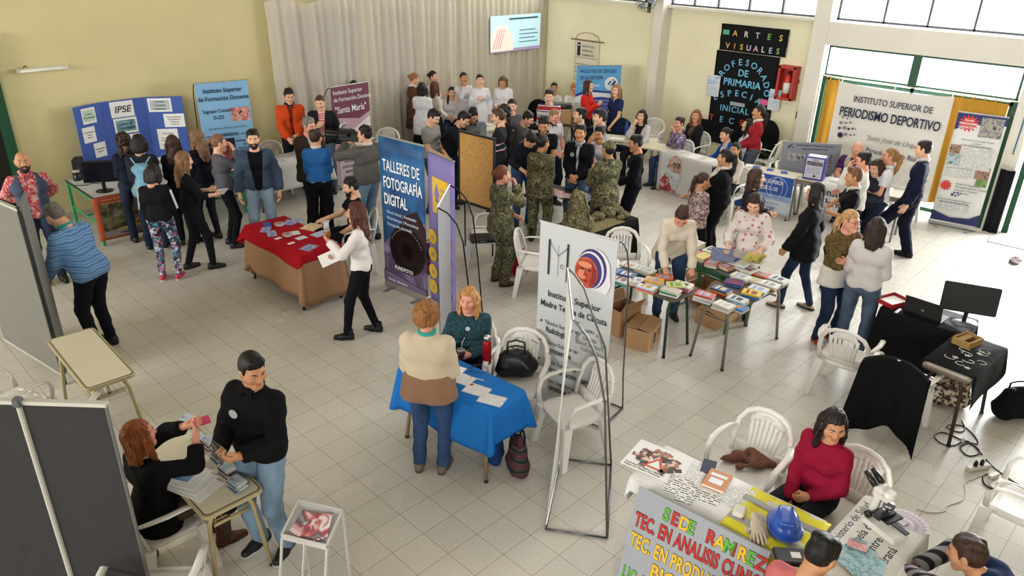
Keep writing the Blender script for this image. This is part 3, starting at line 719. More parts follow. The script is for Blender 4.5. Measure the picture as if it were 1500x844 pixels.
# right wall: two plastered bays, then the glazed bay and the door bay
w=MB(); w.box((XR+.1,(13.3+6.14)/2,1.5),(.2,13.3-6.14,3.04)); w.box((XR+.1,9.7,5.75),(.2,7.2,.5)); struct(w.build('wall_right',[YELR]))
b=MB(); b.box((XR-.008,9.6,.05),(.016,6.9,.10)); struct(b.build('baseboard_right',[mat('#b8ad92',.5)]))
def column(y0,y1,n):
    m=MB(); m.box(((XC+XR+.2)/2,(y0+y1)/2,HT/2),(XR+.2-XC,y1-y0,HT),None,.012); struct(m.build('wall_right_column_%d'%n,[WHT]))
column(9.40,9.62,1); column(5.86,6.16,2); column(2.42,2.66,3)
# sill along the plastered bays
m=MB(); m.box((XR-.02,7.78,3.045),(.30,3.24,.05)); m.box((XR-.02,11.35,3.045),(.30,3.46,.05)); struct(m.build('trim_2',[WHT]))
def window(n,y0,y1,z0,z1,mull,x=XR-.02,fm=STEEL,w=.035):
    m=MB()
    for y in [y0+w/2]+list(mull)+[y1-w/2]: m.box((x,y,(z0+z1)/2),(.05,w,z1-z0))
    for z in (z0+w/2,z1-w/2): m.box((x,(y0+y1)/2,z),(.05,y1-y0,w))
    f=struct(m.build('window_%d'%n,[fm])); 
    g=MB(); g.box((x,(y0+y1)/2,(z0+z1)/2),(.006,y1-y0-.02,z1-z0-.02)); g.build('pane',[GLS],f)
window(1,9.62,13.06,3.07,5.45,(10.35,11.1,11.85,12.5)); window(2,6.16,9.40,3.07,5.45,(6.93,7.62,8.3,8.85))
window(3,2.66,5.86,3.06,5.45,(5.05,4.33,3.62)); window(4,2.70,5.82,2.12,2.64,(),XC+.12,GRN,.03)
m=MB(); m.box((XC+.10,4.28,2.38),(.10,.14,.56)); struct(m.build('trim_3',[GRN]))
m=MB(); m.box(((XC+XR)/2,4.26,2.85),(XR-XC-.0,3.2,.40),None,.01); struct(m.build('wall_right_beam',[WHT]))
m=MB(); m.box((XC+.10,5.79,1.05),(.08,.07,2.1)); m.box((XC+.10,2.70,1.05),(.08,.07,2.1)); struct(m.build('trim_4',[GRN]))
# glazed panels under the transom, behind the banners
window(5,2.73,5.76,.05,2.08,(4.28,),XC+.16,GRN,.06)
# outside door bay
m=MB(); m.box((XC+.16,2.33,1.6),(.10,.09,3.2)); struct(m.build('trim_5',[GRN]))
m=MB(); m.box((XC+.3,1.0,5.0),(.5,2.85,2.0)); struct(m.build('wall_right_lintel',[WHT]))
m=MB(); m.box((22.2,2,-.03),(15.5,24,.04)); struct(m.build('ground_outside',[mat('#d9d6cd',.9,kind='plaster')]))
m=MB(); m.box((XC-.006,2.54,1.22),(.02,.11,.20),None,.006); sw=m.build('switch_box',[plastic('#d8d2c4')]); tag(sw,'white electrical box with conduit on the white column by the outside door','switch box')
m=MB(); m.tube([(XC-.012,2.52,1.32),(XC-.012,2.50,3.0)],.011,6); m.build('conduit',[plastic('#3f6b8c')],sw)
# ---------------------------------------------------------------- furniture builders
PLW=mat('#e6e3dc',.32,spec=.5)
def make_chair():
    r=empty('plastic_chair',(0,0,0))
    m=MB()   # seat: dished, rounded plate with a rim
    def seat(u,v):
        a=(u-.5)*2; b=(v-.5)*2; k=1-.10*max(0,abs(a)**4+abs(b)**4-1)
        x=a*.225*(1+.07*b)*k; y=b*.215*k; return (x,y,.435-.016*(1-min(1,a*a+b*b))-.028*max(0,b-.6)**2*6)
    m.grid(seat,10,10,.016); 
    rim=[(math.copysign(abs(math.cos(t))**.5,math.cos(t))*.22*(1+.06*math.sin(t)),math.copysign(abs(math.sin(t))**.5,math.sin(t))*.208,.413) for t in np.linspace(0,2*math.pi,33)[:-1]]
    m.tube(rim,.016,6,True,1.6,(0,0,1)); m.build('seat',[PLW],r,True)
    m=MB()   # back: arched frame, slats, top band
    arch=[(-.225,-.185,.43),(-.235,-.225,.58),(-.222,-.262,.71),(-.175,-.288,.79),(-.095,-.304,.832),(0,-.309,.845)]
    arch=arch+[(-x,y,z) for x,y,z in arch[-2::-1]]
    m.tube(arch,.024,8,False,.55,(0,1,.2))
    def slat(x0,x1):
        zt=.80-.9*abs(x1)**1.6*1.2; n=5; c=[]
        pts=[(x0+(x1-x0)*t,-.195-.105*t-.02*math.sin(t*3.14),.44+(zt-.44)*t) for t in np.linspace(0,1,n)]
        m.tube(pts,.0185,6,False,.30,(0,1,.2))
    for i in range(-3,4): slat(i*.034,i*.043)
    m.grid(lambda u,v:((u-.5)*.30*(1-.25*v),-.292-.014*v+.02*abs(u-.5),.75+v*.085-.18*(u-.5)**2),8,3,.012,(0,1,0))
    m.grid(lambda u,v:((u-.5)*.40,-.195-.02*v,.43+v*.09),4,2,.012,(0,1,0)); m.build('backrest',[PLW],r,True)
    for s in(-1,1):
        m=MB(); m.tube([(s*.228,-.248,.655),(s*.262,-.18,.668),(s*.285,-.05,.668),(s*.285,.08,.662),(s*.272,.165,.640),(s*.255,.205,.56),(s*.235,.20,.43)],[.018,.024,.028,.028,.026,.024,.024],8,False,.36,(0,0,1) ); m.build('armrest',[PLW],r,True)
        for y0,y1 in((.19,.235),(-.19,-.255)):
            m=MB(); V=[];x0=s*.205;x1=s*.262
            for z,k,xx,yy in((.42,.042,x0,y0),(.21,.032,(x0+x1)/2,(y0+y1)/2),(0.,.024,x1,y1)):
                V+=[(xx-k,yy-k,z),(xx+k,yy-k,z),(xx+k,yy+k,z),(xx-k,yy+k,z)]
            F=[(3,2,1,0),(8,9,10,11)]+[(i*4+j,i*4+4+j,i*4+4+(j+1)%4,i*4+(j+1)%4) for i in(0,1) for j in range(4)]
            m.add(V,[f[::-1] for f in F]); m.build('leg',[PLW],r,False)
    return r
_chair=[None,0]
def chair(px,face,label,z=0.43,group='white plastic armchairs',at=None):
    """px: seat centre seen in the photograph"""
    if _chair[0] is None: _chair[0]=make_chair(); o=_chair[0]
    else: o=copy_tree(_chair[0])
    p=np.array(at) if at is not None else G(px[0],px[1],z)
    o.location=(p[0],p[1],0); o.rotation_euler=(0,0,math.atan2(p[1],p[0])-rad(face)-math.pi/2)
    return tag(o,label,'chair',group)
def rrect(L,W,r,n=5):
    P=[]
    for cx,cy,a in((L/2-r,W/2-r,0),(-L/2+r,W/2-r,90),(-L/2+r,-W/2+r,180),(L/2-r,-W/2+r,270)):
        for i in range(n+1): t=rad(a+90*i/n); P.append((cx+r*math.cos(t),cy+r*math.sin(t)))
    return P
def table(name,label,fr,z,top,leg,cat='table',group=None,rim=None,style='arch',legr=.017,basket=False,r=.05,stretch=False):
    c,yaw,L,W=fr; t=empty(name,(c[0],c[1],0),yaw,label,cat,group)
    m=MB(); m.prism(rrect(L,W,r),z-.028,z-.002); tt=m.build('tabletop',[rim or top],t)
    if rim is not None:
        m=MB(); m.prism(rrect(L-.034,W-.034,max(.01,r-.014)),z-.003,z+.0006); m.build('dark_edging',[mat('#4a4034',.5)],tt)
    k_=.048 if rim is not None else .03; m=MB(); m.prism(rrect(L-k_,W-k_,max(.01,r-.016)),z-.003,z+.0015); m.build('laminate',[top],tt)
    xi=L/2-.10; yi=W/2-.03
    if style=='arch':       # bent tube end frames
        for s in(-1,1):
            x=s*xi
            for q in(-1,1):
                m=MB(); m.tube([(x+s*.05,q*(yi+.02),.0),(x,q*(yi-.03),z-.16),(x,q*(yi-.06),z-.075),(x,q*(yi-.13),z-.045),(x,0,z-.04)],legr,8); lg=m.build('leg',[leg],t,True)
                m=MB(); m.lathe([(legr+.003,0),(legr+.003,.025)],(x+s*.05,q*(yi+.02),0),8); m.build('leg_cap',[plastic('#1d1a18')],lg)
            m=MB(); m.tube([(x,-yi+.06,z-.18),(x,yi-.06,z-.18)],legr*.8,6); m.build('crossbar',[leg],t,True)
        for q in(-1,1): m=MB(); m.tube([(-xi,q*(yi-.1),z-.04),(xi,q*(yi-.1),z-.04)],legr*.8,6); m.build('rail',[leg],t,True)
    else:
        for s in(-1,1):
            for q in(-1,1):
                m=MB(); m.box((s*(L/2-.03),q*(W/2-.03),(z-.03)/2),(legr*2,legr*2,z-.03)); m.build('leg',[leg],t)
        m=MB(); 
        for q in(-1,1): m.box((0,q*(W/2-.03),z-.05),(L-.06,.02,.05))
        for q in(-1,1): m.box((q*(L/2-.03),0,z-.05),(.02,W-.06,.05))
        m.build('apron',[leg],t)
        if stretch:
            m=MB(); m.tube([(-L/2+.03,-W/2+.03,.32),(-L/2+.03,W/2-.03,.32)],.013,6); m.tube([(L/2-.03,-W/2+.03,.32),(L/2-.03,W/2-.03,.32)],.013,6); m.tube([(-L/2+.03,0,.32),(L/2-.03,0,.32)],.013,6); m.build('stretcher',[leg],t)
    if basket:
        m=MB()
        for k in range(7): y=-W*.36+W*.72*k/6; m.tube([(-xi+.02,y,z-.17),(xi-.02,y,z-.17)],.004,5)
        for k in range(3): x=(k-1)*(xi-.03); m.tube([(x,-W*.38,z-.05),(x,-W*.36,z-.17),(x,W*.36,z-.17),(x,W*.38,z-.05)],.005,5)
        m.build('wire_shelf',[leg],t)
    t['dims']=(L,W,z); return t
def cloth(name,label,fr,z,drops,m,waves=.02,freq=9,over=.012,seed=1,cat='tablecloth',hemwave=.01,group=None):
    """a sheet over a table top; drops = hang at the sides -y,+x,+y,-x"""
    c,yaw,L,W=fr; L+=2*over; W+=2*over; rnd=random.Random(seed); ph=rnd.uniform(0,6)
    per=[];n=26
    cs=[(-L/2,-W/2),(L/2,-W/2),(L/2,W/2),(-L/2,W/2)]; nr=[(0,-1),(1,0),(0,1),(-1,0)]
    r=.025
    for k in range(4):
        a,b=np.array(cs[k]),np.array(cs[(k+1)%4]); d=(b-a); l=np.hypot(*d); d/=l
        for i in range(n): 
            q=r+(l-2*r)*i/(n-1); per.append((a+d*q,np.array(nr[k]),drops[k],0.))
        n2=np.array(nr[(k+1)%4]); cc=b-np.array(nr[k])*0-d*r-np.array(nr[k])*r
        for i in range(1,6):
            t=i/6; nn=np.array(nr[k])*math.cos(t*math.pi/2)+n2*math.sin(t*math.pi/2); dd=drops[k]*(1-t)+drops[(k+1)%4]*t; per.append((cc+nn*r,nn,dd,math.sin(t*math.pi)))
    N=len(per); V=[];F=[]; R=9
    s=0; prev=per[0][0]
    S=[]
    for p in per: s+=np.hypot(*(p[0]-prev)); prev=p[0]; S.append(s)
    for j in range(R):
        f=j/(R-1)
        for i,(p,nn,dd,cn) in enumerate(per):
            w=math.sin(S[i]*freq+ph+.7*math.sin(S[i]*3.1+ph))
            out=waves*f*(.55+.45*w+cn*1.6)*min(1,dd/.25)+.004
            hz=z+.004-dd*f*(1+hemwave*math.sin(S[i]*5+ph)) if j else z+.004
            q=p+nn*(out if j else 0); V.append((q[0],q[1],max(.006,hz)))
    for j in range(R-1):
        for i in range(N): F.append((j*N+i,(j+1)*N+i,(j+1)*N+(i+1)%N,j*N+(i+1)%N))
    F.append(tuple(range(N)))
    o=meshobj(name,V,F,m,None,None,True); o.location=(c[0],c[1],0); o.rotation_euler=(0,0,yaw)
    so=o.modifiers.new('thickness','SOLIDIFY'); so.thickness=.0035; so.offset=1
    return tag(o,label,cat,group)
def on(fr,u,v,z):
    """a point on a table: u,v in -.5...5 of its length and width"""
    c,yaw,L,W=fr; p=rotz(yaw)@np.array([u*L,v*W,0]); return np.array([c[0]+p[0],c[1]+p[1],z])
_seq=[0]
def paper(loc,yaw,w,h,m,label,name='flyer',cat='flyer',group=None,tilt=0,thick=.0018):
    mb=MB(); mb.box((0,0,thick/2),(w,h,thick)); o=mb.build(name,[m]); _seq[0]+=1
    o.location=(loc[0],loc[1],loc[2]+.0012*(_seq[0]%5)); o.rotation_euler=(tilt,0,yaw); return tag(o,label,cat,group)
def book(loc,yaw,w,h,t,col,label,group,kind=None):
    m=MB(); 
    c=mat(col,.4) if isinstance(col,str) else col
    for z in(.0015,t-.0015): m.box((0,0,z),(w,h,.003))
    m.box((-w/2+.002,0,t/2),(.004,h,t)); o=m.build('book',[c]); m=MB(); m.box((.001,0,t/2),(w-.006,h-.006,t-.006)); m.build('pages',[mat('#e9e2d0',.8)],o)
    if kind is not None:
        m=MB(); m.box((0,h*.22,t+.0006),(w*.7,h*.16,.001)); m.box((0,-h*.12,t+.0006),(w*.55,h*.3,.001)); m.build('cover_print',[mat(kind,.4)],o)
    o.location=tuple(loc); o.rotation_euler=(0,0,yaw); return tag(o,label,'book',group)
def panel_frame(bl,br,z=0.):
    """left and right foot (pixels on the floor) of an upright panel -> empty placement: centre, yaw, width; local -y is the printed front"""
    a,b=[G(*p,z) if len(p)==2 else np.array(p,float) for p in(bl,br)]; e=(b-a)[:2]; return (a[:2]+b[:2])/2,math.atan2(e[1],e[0]),float(np.hypot(*e))
def top_frame(tl,tr,z): return panel_frame(tuple(G(*tl,z)),tuple(G(*tr,z)))
def rollup(label,pf,H,sheet_mat,z0=.09,name='banner_stand',cat='banner',railc=None,base=True,group=None):
    c,yaw,W=pf; r=empty(name,(c[0],c[1],0),yaw,label,cat,group); al=railc or metal('#b4b6b8',.35)
    m=MB(); m.grid(lambda u,v:((u-.5)*W,.004*math.sin(u*3.14)*math.sin(v*3.14),z0+(H-z0)*v),8,10,.003,(0,-1,0)); sh=m.build('sheet',[sheet_mat],r,True)
    m=MB(); m.box((0,0,H),(W+.01,.024,.022),None,.004); m.build('top_rail',[al],r)
    if base:
        m=MB(); m.box((0,.02,.05),(W+.03,.10,.085),None,.02); m.build('base_cassette',[al],r)
        for s in(-1,1): m=MB(); m.box((s*W*.33,-.06,.008),(.05,.22,.012)); m.build('foot',[al],r)
    m=MB(); m.tube([(0,.03,.05),(0,.03,H-.01)],.010,8); m.build('pole',[metal('#55585a',.4)],r)
    return r
def lines(parent,x,z,rows,size,m,gap=1.25,**kw):
    for i,s in enumerate(rows):
        if s: text(parent,s,x,z-i*size*gap,size,m,**kw)
PAPER=mat('#e9e8e4',.7)
def prnt(base='#ebe9e4',ink='#5b5d66',lines=60,word=80,row='Y'): return mat([base,ink],.6,kind='print',lines=lines,word=word,row=row)
def bag(name,label,p,yaw,sz,m,handle=None,cat='bag',strap=None,z0=0.):
    r=empty(name,(p[0],p[1],z0),yaw,label,cat); d=SD(.014); a,b,c=sz; d.fold=.006
    for x in(-1,1): d.cone((x*(a/2-b/2),0,b/2+.01),(x*(a/2-b/2)*.85,0,c-b*.4),b/2,b*.34,.05)
    d.cone((-(a/2-b/2),0,b/2),((a/2-b/2),0,b/2),b/2,b/2,.05); d.cone((-(a/2-b/2)*.8,0,c-b*.4),((a/2-b/2)*.8,0,c-b*.4),b*.34,b*.34,.05); d.cone((0,0,b/2),(0,0,c-b*.4),b/2,b*.36,.05)
    d.cuts.append(lambda X,Y,Z:.004-Z+0*X+0*Y); sdobj('bag_body',d,m,r)
    k=MB(); h=handle or .14
    for y in(-1,1): k.tube([(-a*.22,y*b*.2,c*.86),(-a*.2,y*b*.24,c+h*.6),(0,y*b*.26,c+h*.8),(a*.2,y*b*.24,c+h*.6),(a*.22,y*b*.2,c*.86)],.010,6)
    k.build('handle',[strap or m],r,True); return r
# ---------------------------------------------------------------- on the walls
INK=mat('#1a1b22',.6); WTX=mat('#eef0f2',.6); SKY=mat('#6fb7dc',.6)
# curtain
def curtain_pt(u,v):
    x=6.93+(14.30-6.93)*u; top=3.16+.05*math.sin(u*40)
    z=.12+(top-.12)*v; sp=.35+.65*(1-v)
    bunch=.5+.5*math.sin(u*11.3+1.0); y=YB-.13-.062*sp*math.sin(u*96+2.6*math.sin(u*13))*(.45+.55*bunch)-.018*math.sin(u*250+v*2)-(.03 if v<.95 else 0)
    x+=.05*math.sin(u*20)*(1-v)-.22*(1-u)*0+.35*(1-v)*max(0,.12-u)*1.2
    return (x,y,z)
m=MB(); m.grid(curtain_pt,420,14); cur=m.build('curtain',[mat('#dcd4c4',.85,kind='sheer',spec=.1,mix=.30)],None,True); tag(cur,'long cream curtain gathered along the top covering the back wall','curtain')
m=MB(); m.tube([(6.85,YB-.06,3.2),(14.33,YB-.06,3.2)],.012,6); m.build('curtain_rod',[metal('#c8c4b8')],cur)
# picture thrown on the curtain by a projector: an added glowing sheet stands in for its light
a,b,c_,d_=[GY(*p,YB-.20) for p in((718,29),(781,13),(722,79),(778,69))]
zt=2.66;zb=1.86;x0=a[0];x1=14.05
r=empty('projected_slide',((x0+x1)/2,YB-.21,zb),0,'projected slide with a hand and pale blue ground on the curtain by the corner','projection screen')
w=x1-x0;h=zt-zb
m=MB(); m.box((0,0,h/2),(w,.006,h)); m.build('sheet',[mat('#cfe3e8',.8)],r)
fl=Flat(-.006); fl.rect(-w*.5,0,w*.5,h,mat('#bfe3ec',.8,kind='emit',power=.42)); fl.rect(-w*.5,0,w*.5,h*.08,mat('#a89ac8',.8,kind='emit',power=.3)); fl.poly([(-w*.49,.02),(-w*.05,.02),(-w*.07,h*.4),(-w*.2,h*.74),(-w*.42,h*.72),(-w*.5,h*.4)],mat('#e6d9cc',.8,kind='emit',power=.45))
for k in range(4): fl.poly([(-w*.46+k*.07,h*.1),(-w*.44+k*.07,h*.1),(-w*.34+k*.07,h*.62),(-w*.36+k*.07,h*.62)],mat('#d8a8a4',.8,kind='emit',power=.35))
for k in range(4): fl.rect(w*.06,h*(.22+k*.11),w*(.45-.06*(k%2)),h*(.25+k*.11),mat('#5f92a4',.8,kind='emit',power=.2))
fl.rect(-w*.15,h*.87,w*.44,h*.92,mat('#406070',.8,kind='emit',power=.15)); fl.build('picture',r)
# wall light
p=GY(22,103,YB);q=GY(98,98,YB)
r=empty('wall_light',((p[0]+q[0])/2,YB-.055,2.36),0,'white fluorescent wall light high on the yellow wall','wall light'); L_=q[0]-p[0]
m=MB(); m.box((0,.03,0),(L_,.05,.05),None,.01); m.build('housing',[mat('#d8d2bd',.5)],r)
m=MB(); m.tube([(-L_/2+.03,-.015,-.01),(L_/2-.03,-.015,-.01)],.022,10); m.build('tube',[mat('#f1efe2',.3)],r,True)
for s in(-1,1): m=MB(); m.box((s*(L_/2-.015),-.01,0),(.03,.06,.06),None,.008); m.build('end_cap',[mat('#cfc9b4',.5)],r)
m=MB(); m.tube([(-L_*.36,.03,.02),(-L_*.34,.0,.05),(-L_*.30,.02,.06),(-L_*.27,.03,.03)],.006,5); m.build('cable',[plastic('#1a1a1a')],r)
# wall fan above the first column
p=GX(928,2,XC-.35); r=empty('wall_fan',(XC-.32,9.62,3.17),rad(-70),'black wire-caged wall fan at the top of the first white column','fan')
m=MB(); 
for k in range(16): a=2*math.pi*k/16; m.tube([(.05*math.cos(a),-.10,.05*math.sin(a)),(.15*math.cos(a),-.09,.15*math.sin(a)),(.22*math.cos(a),-.02,.22*math.sin(a)),(.15*math.cos(a),.06,.15*math.sin(a))],.003,4)
for rr,yy in((.22,-.02),(.15,-.09),(.05,-.10),(.15,.06)): m.tube([(rr*math.cos(a),yy,rr*math.sin(a)) for a in np.linspace(0,6.283,25)[:-1]],.004,5,True)
m.build('cage',[metal('#2a2c2e',.4)],r,True)
m=MB(); 
for k in range(3):
    a=2*math.pi*k/3; m.grid(lambda u,v:((.04+.15*u)*math.cos(a+(v-.5)*.9),-.03+.03*(v-.5),(.04+.15*u)*math.sin(a+(v-.5)*.9)),4,4,.003,(0,1,0))
m.build('blades',[plastic('#9aa0a4')],r); m=MB(); m.lathe([(.05,-.08),(.06,0),(.04,.03)],(0,.12,0),12,rotx(rad(90))); m.build('motor',[plastic('#1d1f20')],r,True)
m=MB(); m.tube([(0,.12,0),(0,.26,-.06),(0,.30,-.10)],.018,6); m.box((0,.31,-.16),(.07,.03,.22)); m.build('bracket',[plastic('#1d1f20')],r)
# black paper hanging with cut-out letters
def wallpanel(name,px,X,label,cat,z0=None,z1=None):
    """px: TL,TR,BR,BL seen on the right wall; local +x runs along the wall to the right of the picture, local -y faces the room"""
    P=[GX(*q,X) for q in px]; yl=(P[0][1]+P[3][1])/2; yr=(P[1][1]+P[2][1])/2; zt=(P[0][2]+P[1][2])/2 if z1 is None else z1; zb=(P[2][2]+P[3][2])/2 if z0 is None else z0
    r=empty(name,(X,(yl+yr)/2,zb),-math.pi/2,label,cat); return r,abs(yl-yr),zt-zb
BLK=mat('#191a1d',.85,kind='fabric',spec=.1)
def sheet(r,w,h,m,z0=0,wav=.008,x0=None,name='sheet',th=.003,nx=12,nz=12,y=0):
    k=MB(); k.grid(lambda u,v:((u-.5)*w if x0 is None else x0+u*w,y+wav*math.sin(u*9+v*5)*math.sin(v*7+1),z0+v*h),nx,nz,th,(0,-1,0)); return k.build(name,[m],r,True)
r,w,h=wallpanel('paper_banner',((1056.6,72),(1142,86),(1118,235),(1026,218)),XR-.03,'tall black paper hanging with blue cut-out letters on the yellow wall','banner',.66); sheet(r,w,h,BLK)
def arc(s,r,cx,cz,R,a0,a1,size,m):
    for i,ch in enumerate(s):
        a=rad(a0+(a1-a0)*i/(len(s)-1)); x=cx+R*math.cos(a); z=cz+R*math.sin(a)
        c=text(r,ch,x,z,size,m,'CENTER',.012,1,0,-.012); c.rotation_euler=(math.pi/2,-(a-math.pi/2),0)
arc('PROFESORADO',r,-.02*w,h*.875-w*.39,w*.37,164,4,w*.125,SKY)
text(r,'DE',-.02*w,h*.725,w*.135,SKY,'CENTER',.018,1,0,-.012); text(r,'PRIMARIA',-.02*w,h*.60,w*.140,SKY,'CENTER',.018,1,0,-.012)
arc('ESPECIAL',r,-.03*w,h*.48-w*.75,w*.75,120,58,w*.125,SKY)
text(r,'INICIAL',-.08*w,h*.275,w*.125,SKY,'CENTER',.014,1,0,-.012,sp=1.15)
for i,ch in enumerate('TECED'): text(r,ch,-.44*w+i*.17*w,h*.13,w*.125,(mat('#c8402c',.6) if i in(0,3) else SKY),'CENTER',.014,1,0,-.012)
fl=Flat(-.014); fl.poly([(w*.30,h*.435),(w*.43,h*.43),(w*.435,h*.49),(w*.32,h*.50)],mat('#d85a90',.7)); fl.rect(-w*.16,h*.36,w*.08,h*.405,mat('#9aa6a8',.7)); fl.build('paper_notes',r)
r,w,h=wallpanel('paper_banner',((1058,34),(1156,43.6),(1150.5,85),(1053.6,72)),XR-.055,'wide black paper with colourful letters at the top of the tall black hanging','banner'); sheet(r,w,h,BLK,wav=.018)
cl=['#d8b44a','#d9d3cf','#c9b9c4','#7fae5a','#cfc65a']
for i,ch in enumerate('ARTES'): text(r,ch,-w*.27+i*w*.17,h*.58,.155,mat(cl[i],.6),'CENTER',.012,1,0,-.03)
cl=['#e0a070','#d98f4a','#e0b84a','#c8c8d4','#d9a8b4','#d4dcd0','#b9c0d9','#8fbf6a']
for i,ch in enumerate('VISUALES'): text(r,ch,-w*.36+i*w*.108,h*.10,.15,mat(cl[i],.6),'CENTER',.012,1,0,-.03)
fl=Flat(-.03); fl.rect(-w*.46,h*.60,-w*.36,h*.78,mat('#5aa58c',.7)); fl.build('paper_note',r)
r=empty('paper_banner',(XR-.05,7.55,.42),-math.pi/2,'low wide black cloth hung behind the seated people under the black hanging','banner'); sheet(r,1.75,.45,BLK)
for i,(q,lb) in enumerate(((((1037,109),(1056,111),(1051.6,142.7),(1034,139)),'blue and white poster taped beside the letter P of the black hanging'),(((1128,130),(1145,132.6),(1140,163),(1123.5,161)),'blue and white poster taped between the black hanging and the red box'))):
    r,w,h=wallpanel('poster',q,XR-.075,lb,'poster'); sheet(r,w,h,PAPER,wav=.002); fl=Flat(-.008); fl.rect(-w*.46,h*.55,w*.46,h*.97,mat(['#2f6fb0','#dfe8f0','#3f82c0'],.6,kind='photo',scale=14)); fl.rect(-w*.44,h*.06,w*.44,h*.5,prnt('#d5dfe8','#7f93a8',80,60,'Z')); fl.build('print',r)
# extinguisher cabinet and the striped sign
P=GX(1158,150,XR-.2); r=empty('extinguisher_cabinet',(XR-.10,6.56,1.55),-math.pi/2,'red open-front fire extinguisher cabinet on the yellow wall','fire extinguisher cabinet')
RED=mat('#b8382a',.45); m=MB(); w,h=.34,.62
for b_ in(((0,.09,h/2),(w,.012,h)),((-w/2,0,h/2),(.014,.2,h)),((w/2,0,h/2),(.014,.2,h)),((0,0,0),(w+.014,.2,.014)),((0,0,h),(w+.014,.2,.014))): m.box(*b_)
m.build('cabinet_body',[RED],r); m=MB(); 
for b_ in(((-w/2+.02,-.1,h/2),(.04,.012,h)),((w/2-.02,-.1,h/2),(.04,.012,h)),((0,-.1,.02),(w,.012,.04)),((0,-.1,h-.02),(w,.012,.04))): m.box(*b_)
m.build('door_frame',[RED],r)
r=empty('fire_extinguisher',(XR-.10,6.56,1.565),0,'small red fire extinguisher standing inside the open red cabinet','fire extinguisher')
m=MB(); m.lathe([(.06,0),(.07,.01),(.07,.36),(.055,.41),(.025,.44),(.02,.47)]); m.build('cylinder',[mat('#c0301f',.25)],r,True)
m=MB(); m.lathe([(.0712,.10),(.0712,.30)]); m.build('label_band',[mat('#dcd9cf',.5)],r,True); m=MB(); m.box((0,0,.49),(.10,.025,.04)); m.tube([(.02,0,.47),(.08,0,.44),(.085,0,.25)],.009,6); m.build('valve',[plastic('#1c1c1c')],r)
r,w,h=wallpanel('safety_sign',((1156,109),(1173,110.5),(1169.6,128),(1152.5,126)),XR-.01,'red and white diagonally striped sign above the red extinguisher cabinet','sign'); sheet(r,w,h,mat('#e2e0da',.5),wav=0)
fl=Flat(-.006); RS=mat('#c23a2c',.5); fl.poly([(-w/2,h*.62),(-w/2,h),(-w*.05,h)],RS); fl.poly([(-w/2,0),(-w/2,h*.18),(w/2,h*.72),(w/2,h*.36),(-w*.05,0)],RS); fl.build('stripes',r)
m=MB(); m.box((XR-.012,6.30,1.27),(.02,.03,.14)); tag(m.build('wall_bracket',[mat('#2b2b2a',.5)]),'small dark bracket low on the yellow wall beside the second white column','bracket')
# hanging scroll with a stick
r,w,h=wallpanel('hanging_scroll',((843,58.5),(878,60.5),(875,120),(840,118)),XR-.03,'cream hanging scroll on a bamboo stick on the yellow wall','banner',1.2)
sheet(r,w,h,mat('#d9d2bd',.7),wav=.002); m=MB(); m.tube([(-w*.68,-.01,h),(w*.68,-.01,h)],.014,6); m.build('stick',[mat('#7a5a32',.6)],r); m=MB(); m.tube([(-w*.5,0,h),(-w*.42,0,h+.11),(-w*.15,0,h+.17),(w*.15,0,h+.17),(w*.42,0,h+.11),(w*.5,0,h)],.007,5); m.build('hanger',[mat('#8a6a40',.6)],r)
GRY=mat('#6a6a66',.6); lines(r,-w*.2,h-.16,['INSTITUTO','SUPERIOR','DIAMANTE'],.075,GRY,1.3,bold=.01); lines(r,-w*.46,h-.56,['Ciencias Economicas','Profesorado','Abogacia'],.055,GRY,1.7)
fl=Flat(-.006); fl.rect(-w*.40,h-.36,-w*.27,h-.06,INK); fl.disc(-w*.335,h-.12,.02,WTX); fl.disc(w*.22,h-.82,.10,mat(['#3a3040','#c9b8b0','#6a4a50'],.6,kind='photo',scale=20)); fl.rect(-w*.45,h-.40,w*.45,h-.39,GRY); fl.build('logo',r)
# white cloth banner of the glazed bay and its ochre drapes
def hung(name,label,cat,pl,pr,X,zt,zb,m,wav=.02,fr=14):
    yl=GX(*pl,X)[1]; yr=GX(*pr,X)[1]; r=empty(name,(X,(yl+yr)/2,zb),-math.pi/2,label,cat); w=abs(yl-yr); h=zt-zb
    k=MB(); k.grid(lambda u,v:((u-.5)*w,wav*math.sin(u*fr*w+1.2*v)*(1.1-v)+.006*math.sin(v*11+u*6),h*v-.05*math.sin(u*math.pi)*v*(w>1)),40,16); k.build('sheet',[m],r,True); return r,w,h
OCH=mat('#b88a34',.85,kind='cloth',spec=.1)
for pl,pr,lb in(((1212,117),(1232,120),'narrow ochre drape at the left of the white cloth banner'),((1390,142),(1478,154),'ochre drape tied at the top on the outside-door side of the white cloth banner')):
    r,w,h=hung('drape',lb,'curtain',pl,pr,XC+.05,2.06,.25,OCH,.02,40)
    for k in range(max(2,int(w/.16))): x=-w/2+.05+k*.16; m=MB(); m.tube([(x,-.005,h-.02),(x,.01,h+.05),(x,.02,h-.02)],.012,5); m.build('tie',[OCH],r)
m=MB(); m.tube([(XC+.04,5.84,2.115),(XC+.04,2.62,2.115)],.012,6); tag(m.build('curtain_rail',[metal('#c9c6bd')]),'thin curtain rail under the transom window holding the ochre drapes','curtain rail')
CLW=mat('#dedbd4',.8,kind='cloth',spec=.1)
r,w,h=hung('cloth_banner','white cloth banner of a sports journalism institute hung across the window bay','banner',(1229,124),(1399,141),XC-.03,2.07,.25,CLW,.018,7)
for k in range(3): x=-w/2+.04+k*(w-.08)/2; m=MB(); m.tube([(x,0,h-.03),(x,.05,h+.05)],.008,5); m.build('tie',[WTX],r)
NV=mat('#1b2440',.6); text(r,'INSTITUTO SUPERIOR DE',.03,h-.31,.150,NV,'CENTER',.012,.78,0,-.045); text(r,'PERIODISMO DEPORTIVO',.02,h-.58,.225,NV,'CENTER',.02,.66,0,-.045)
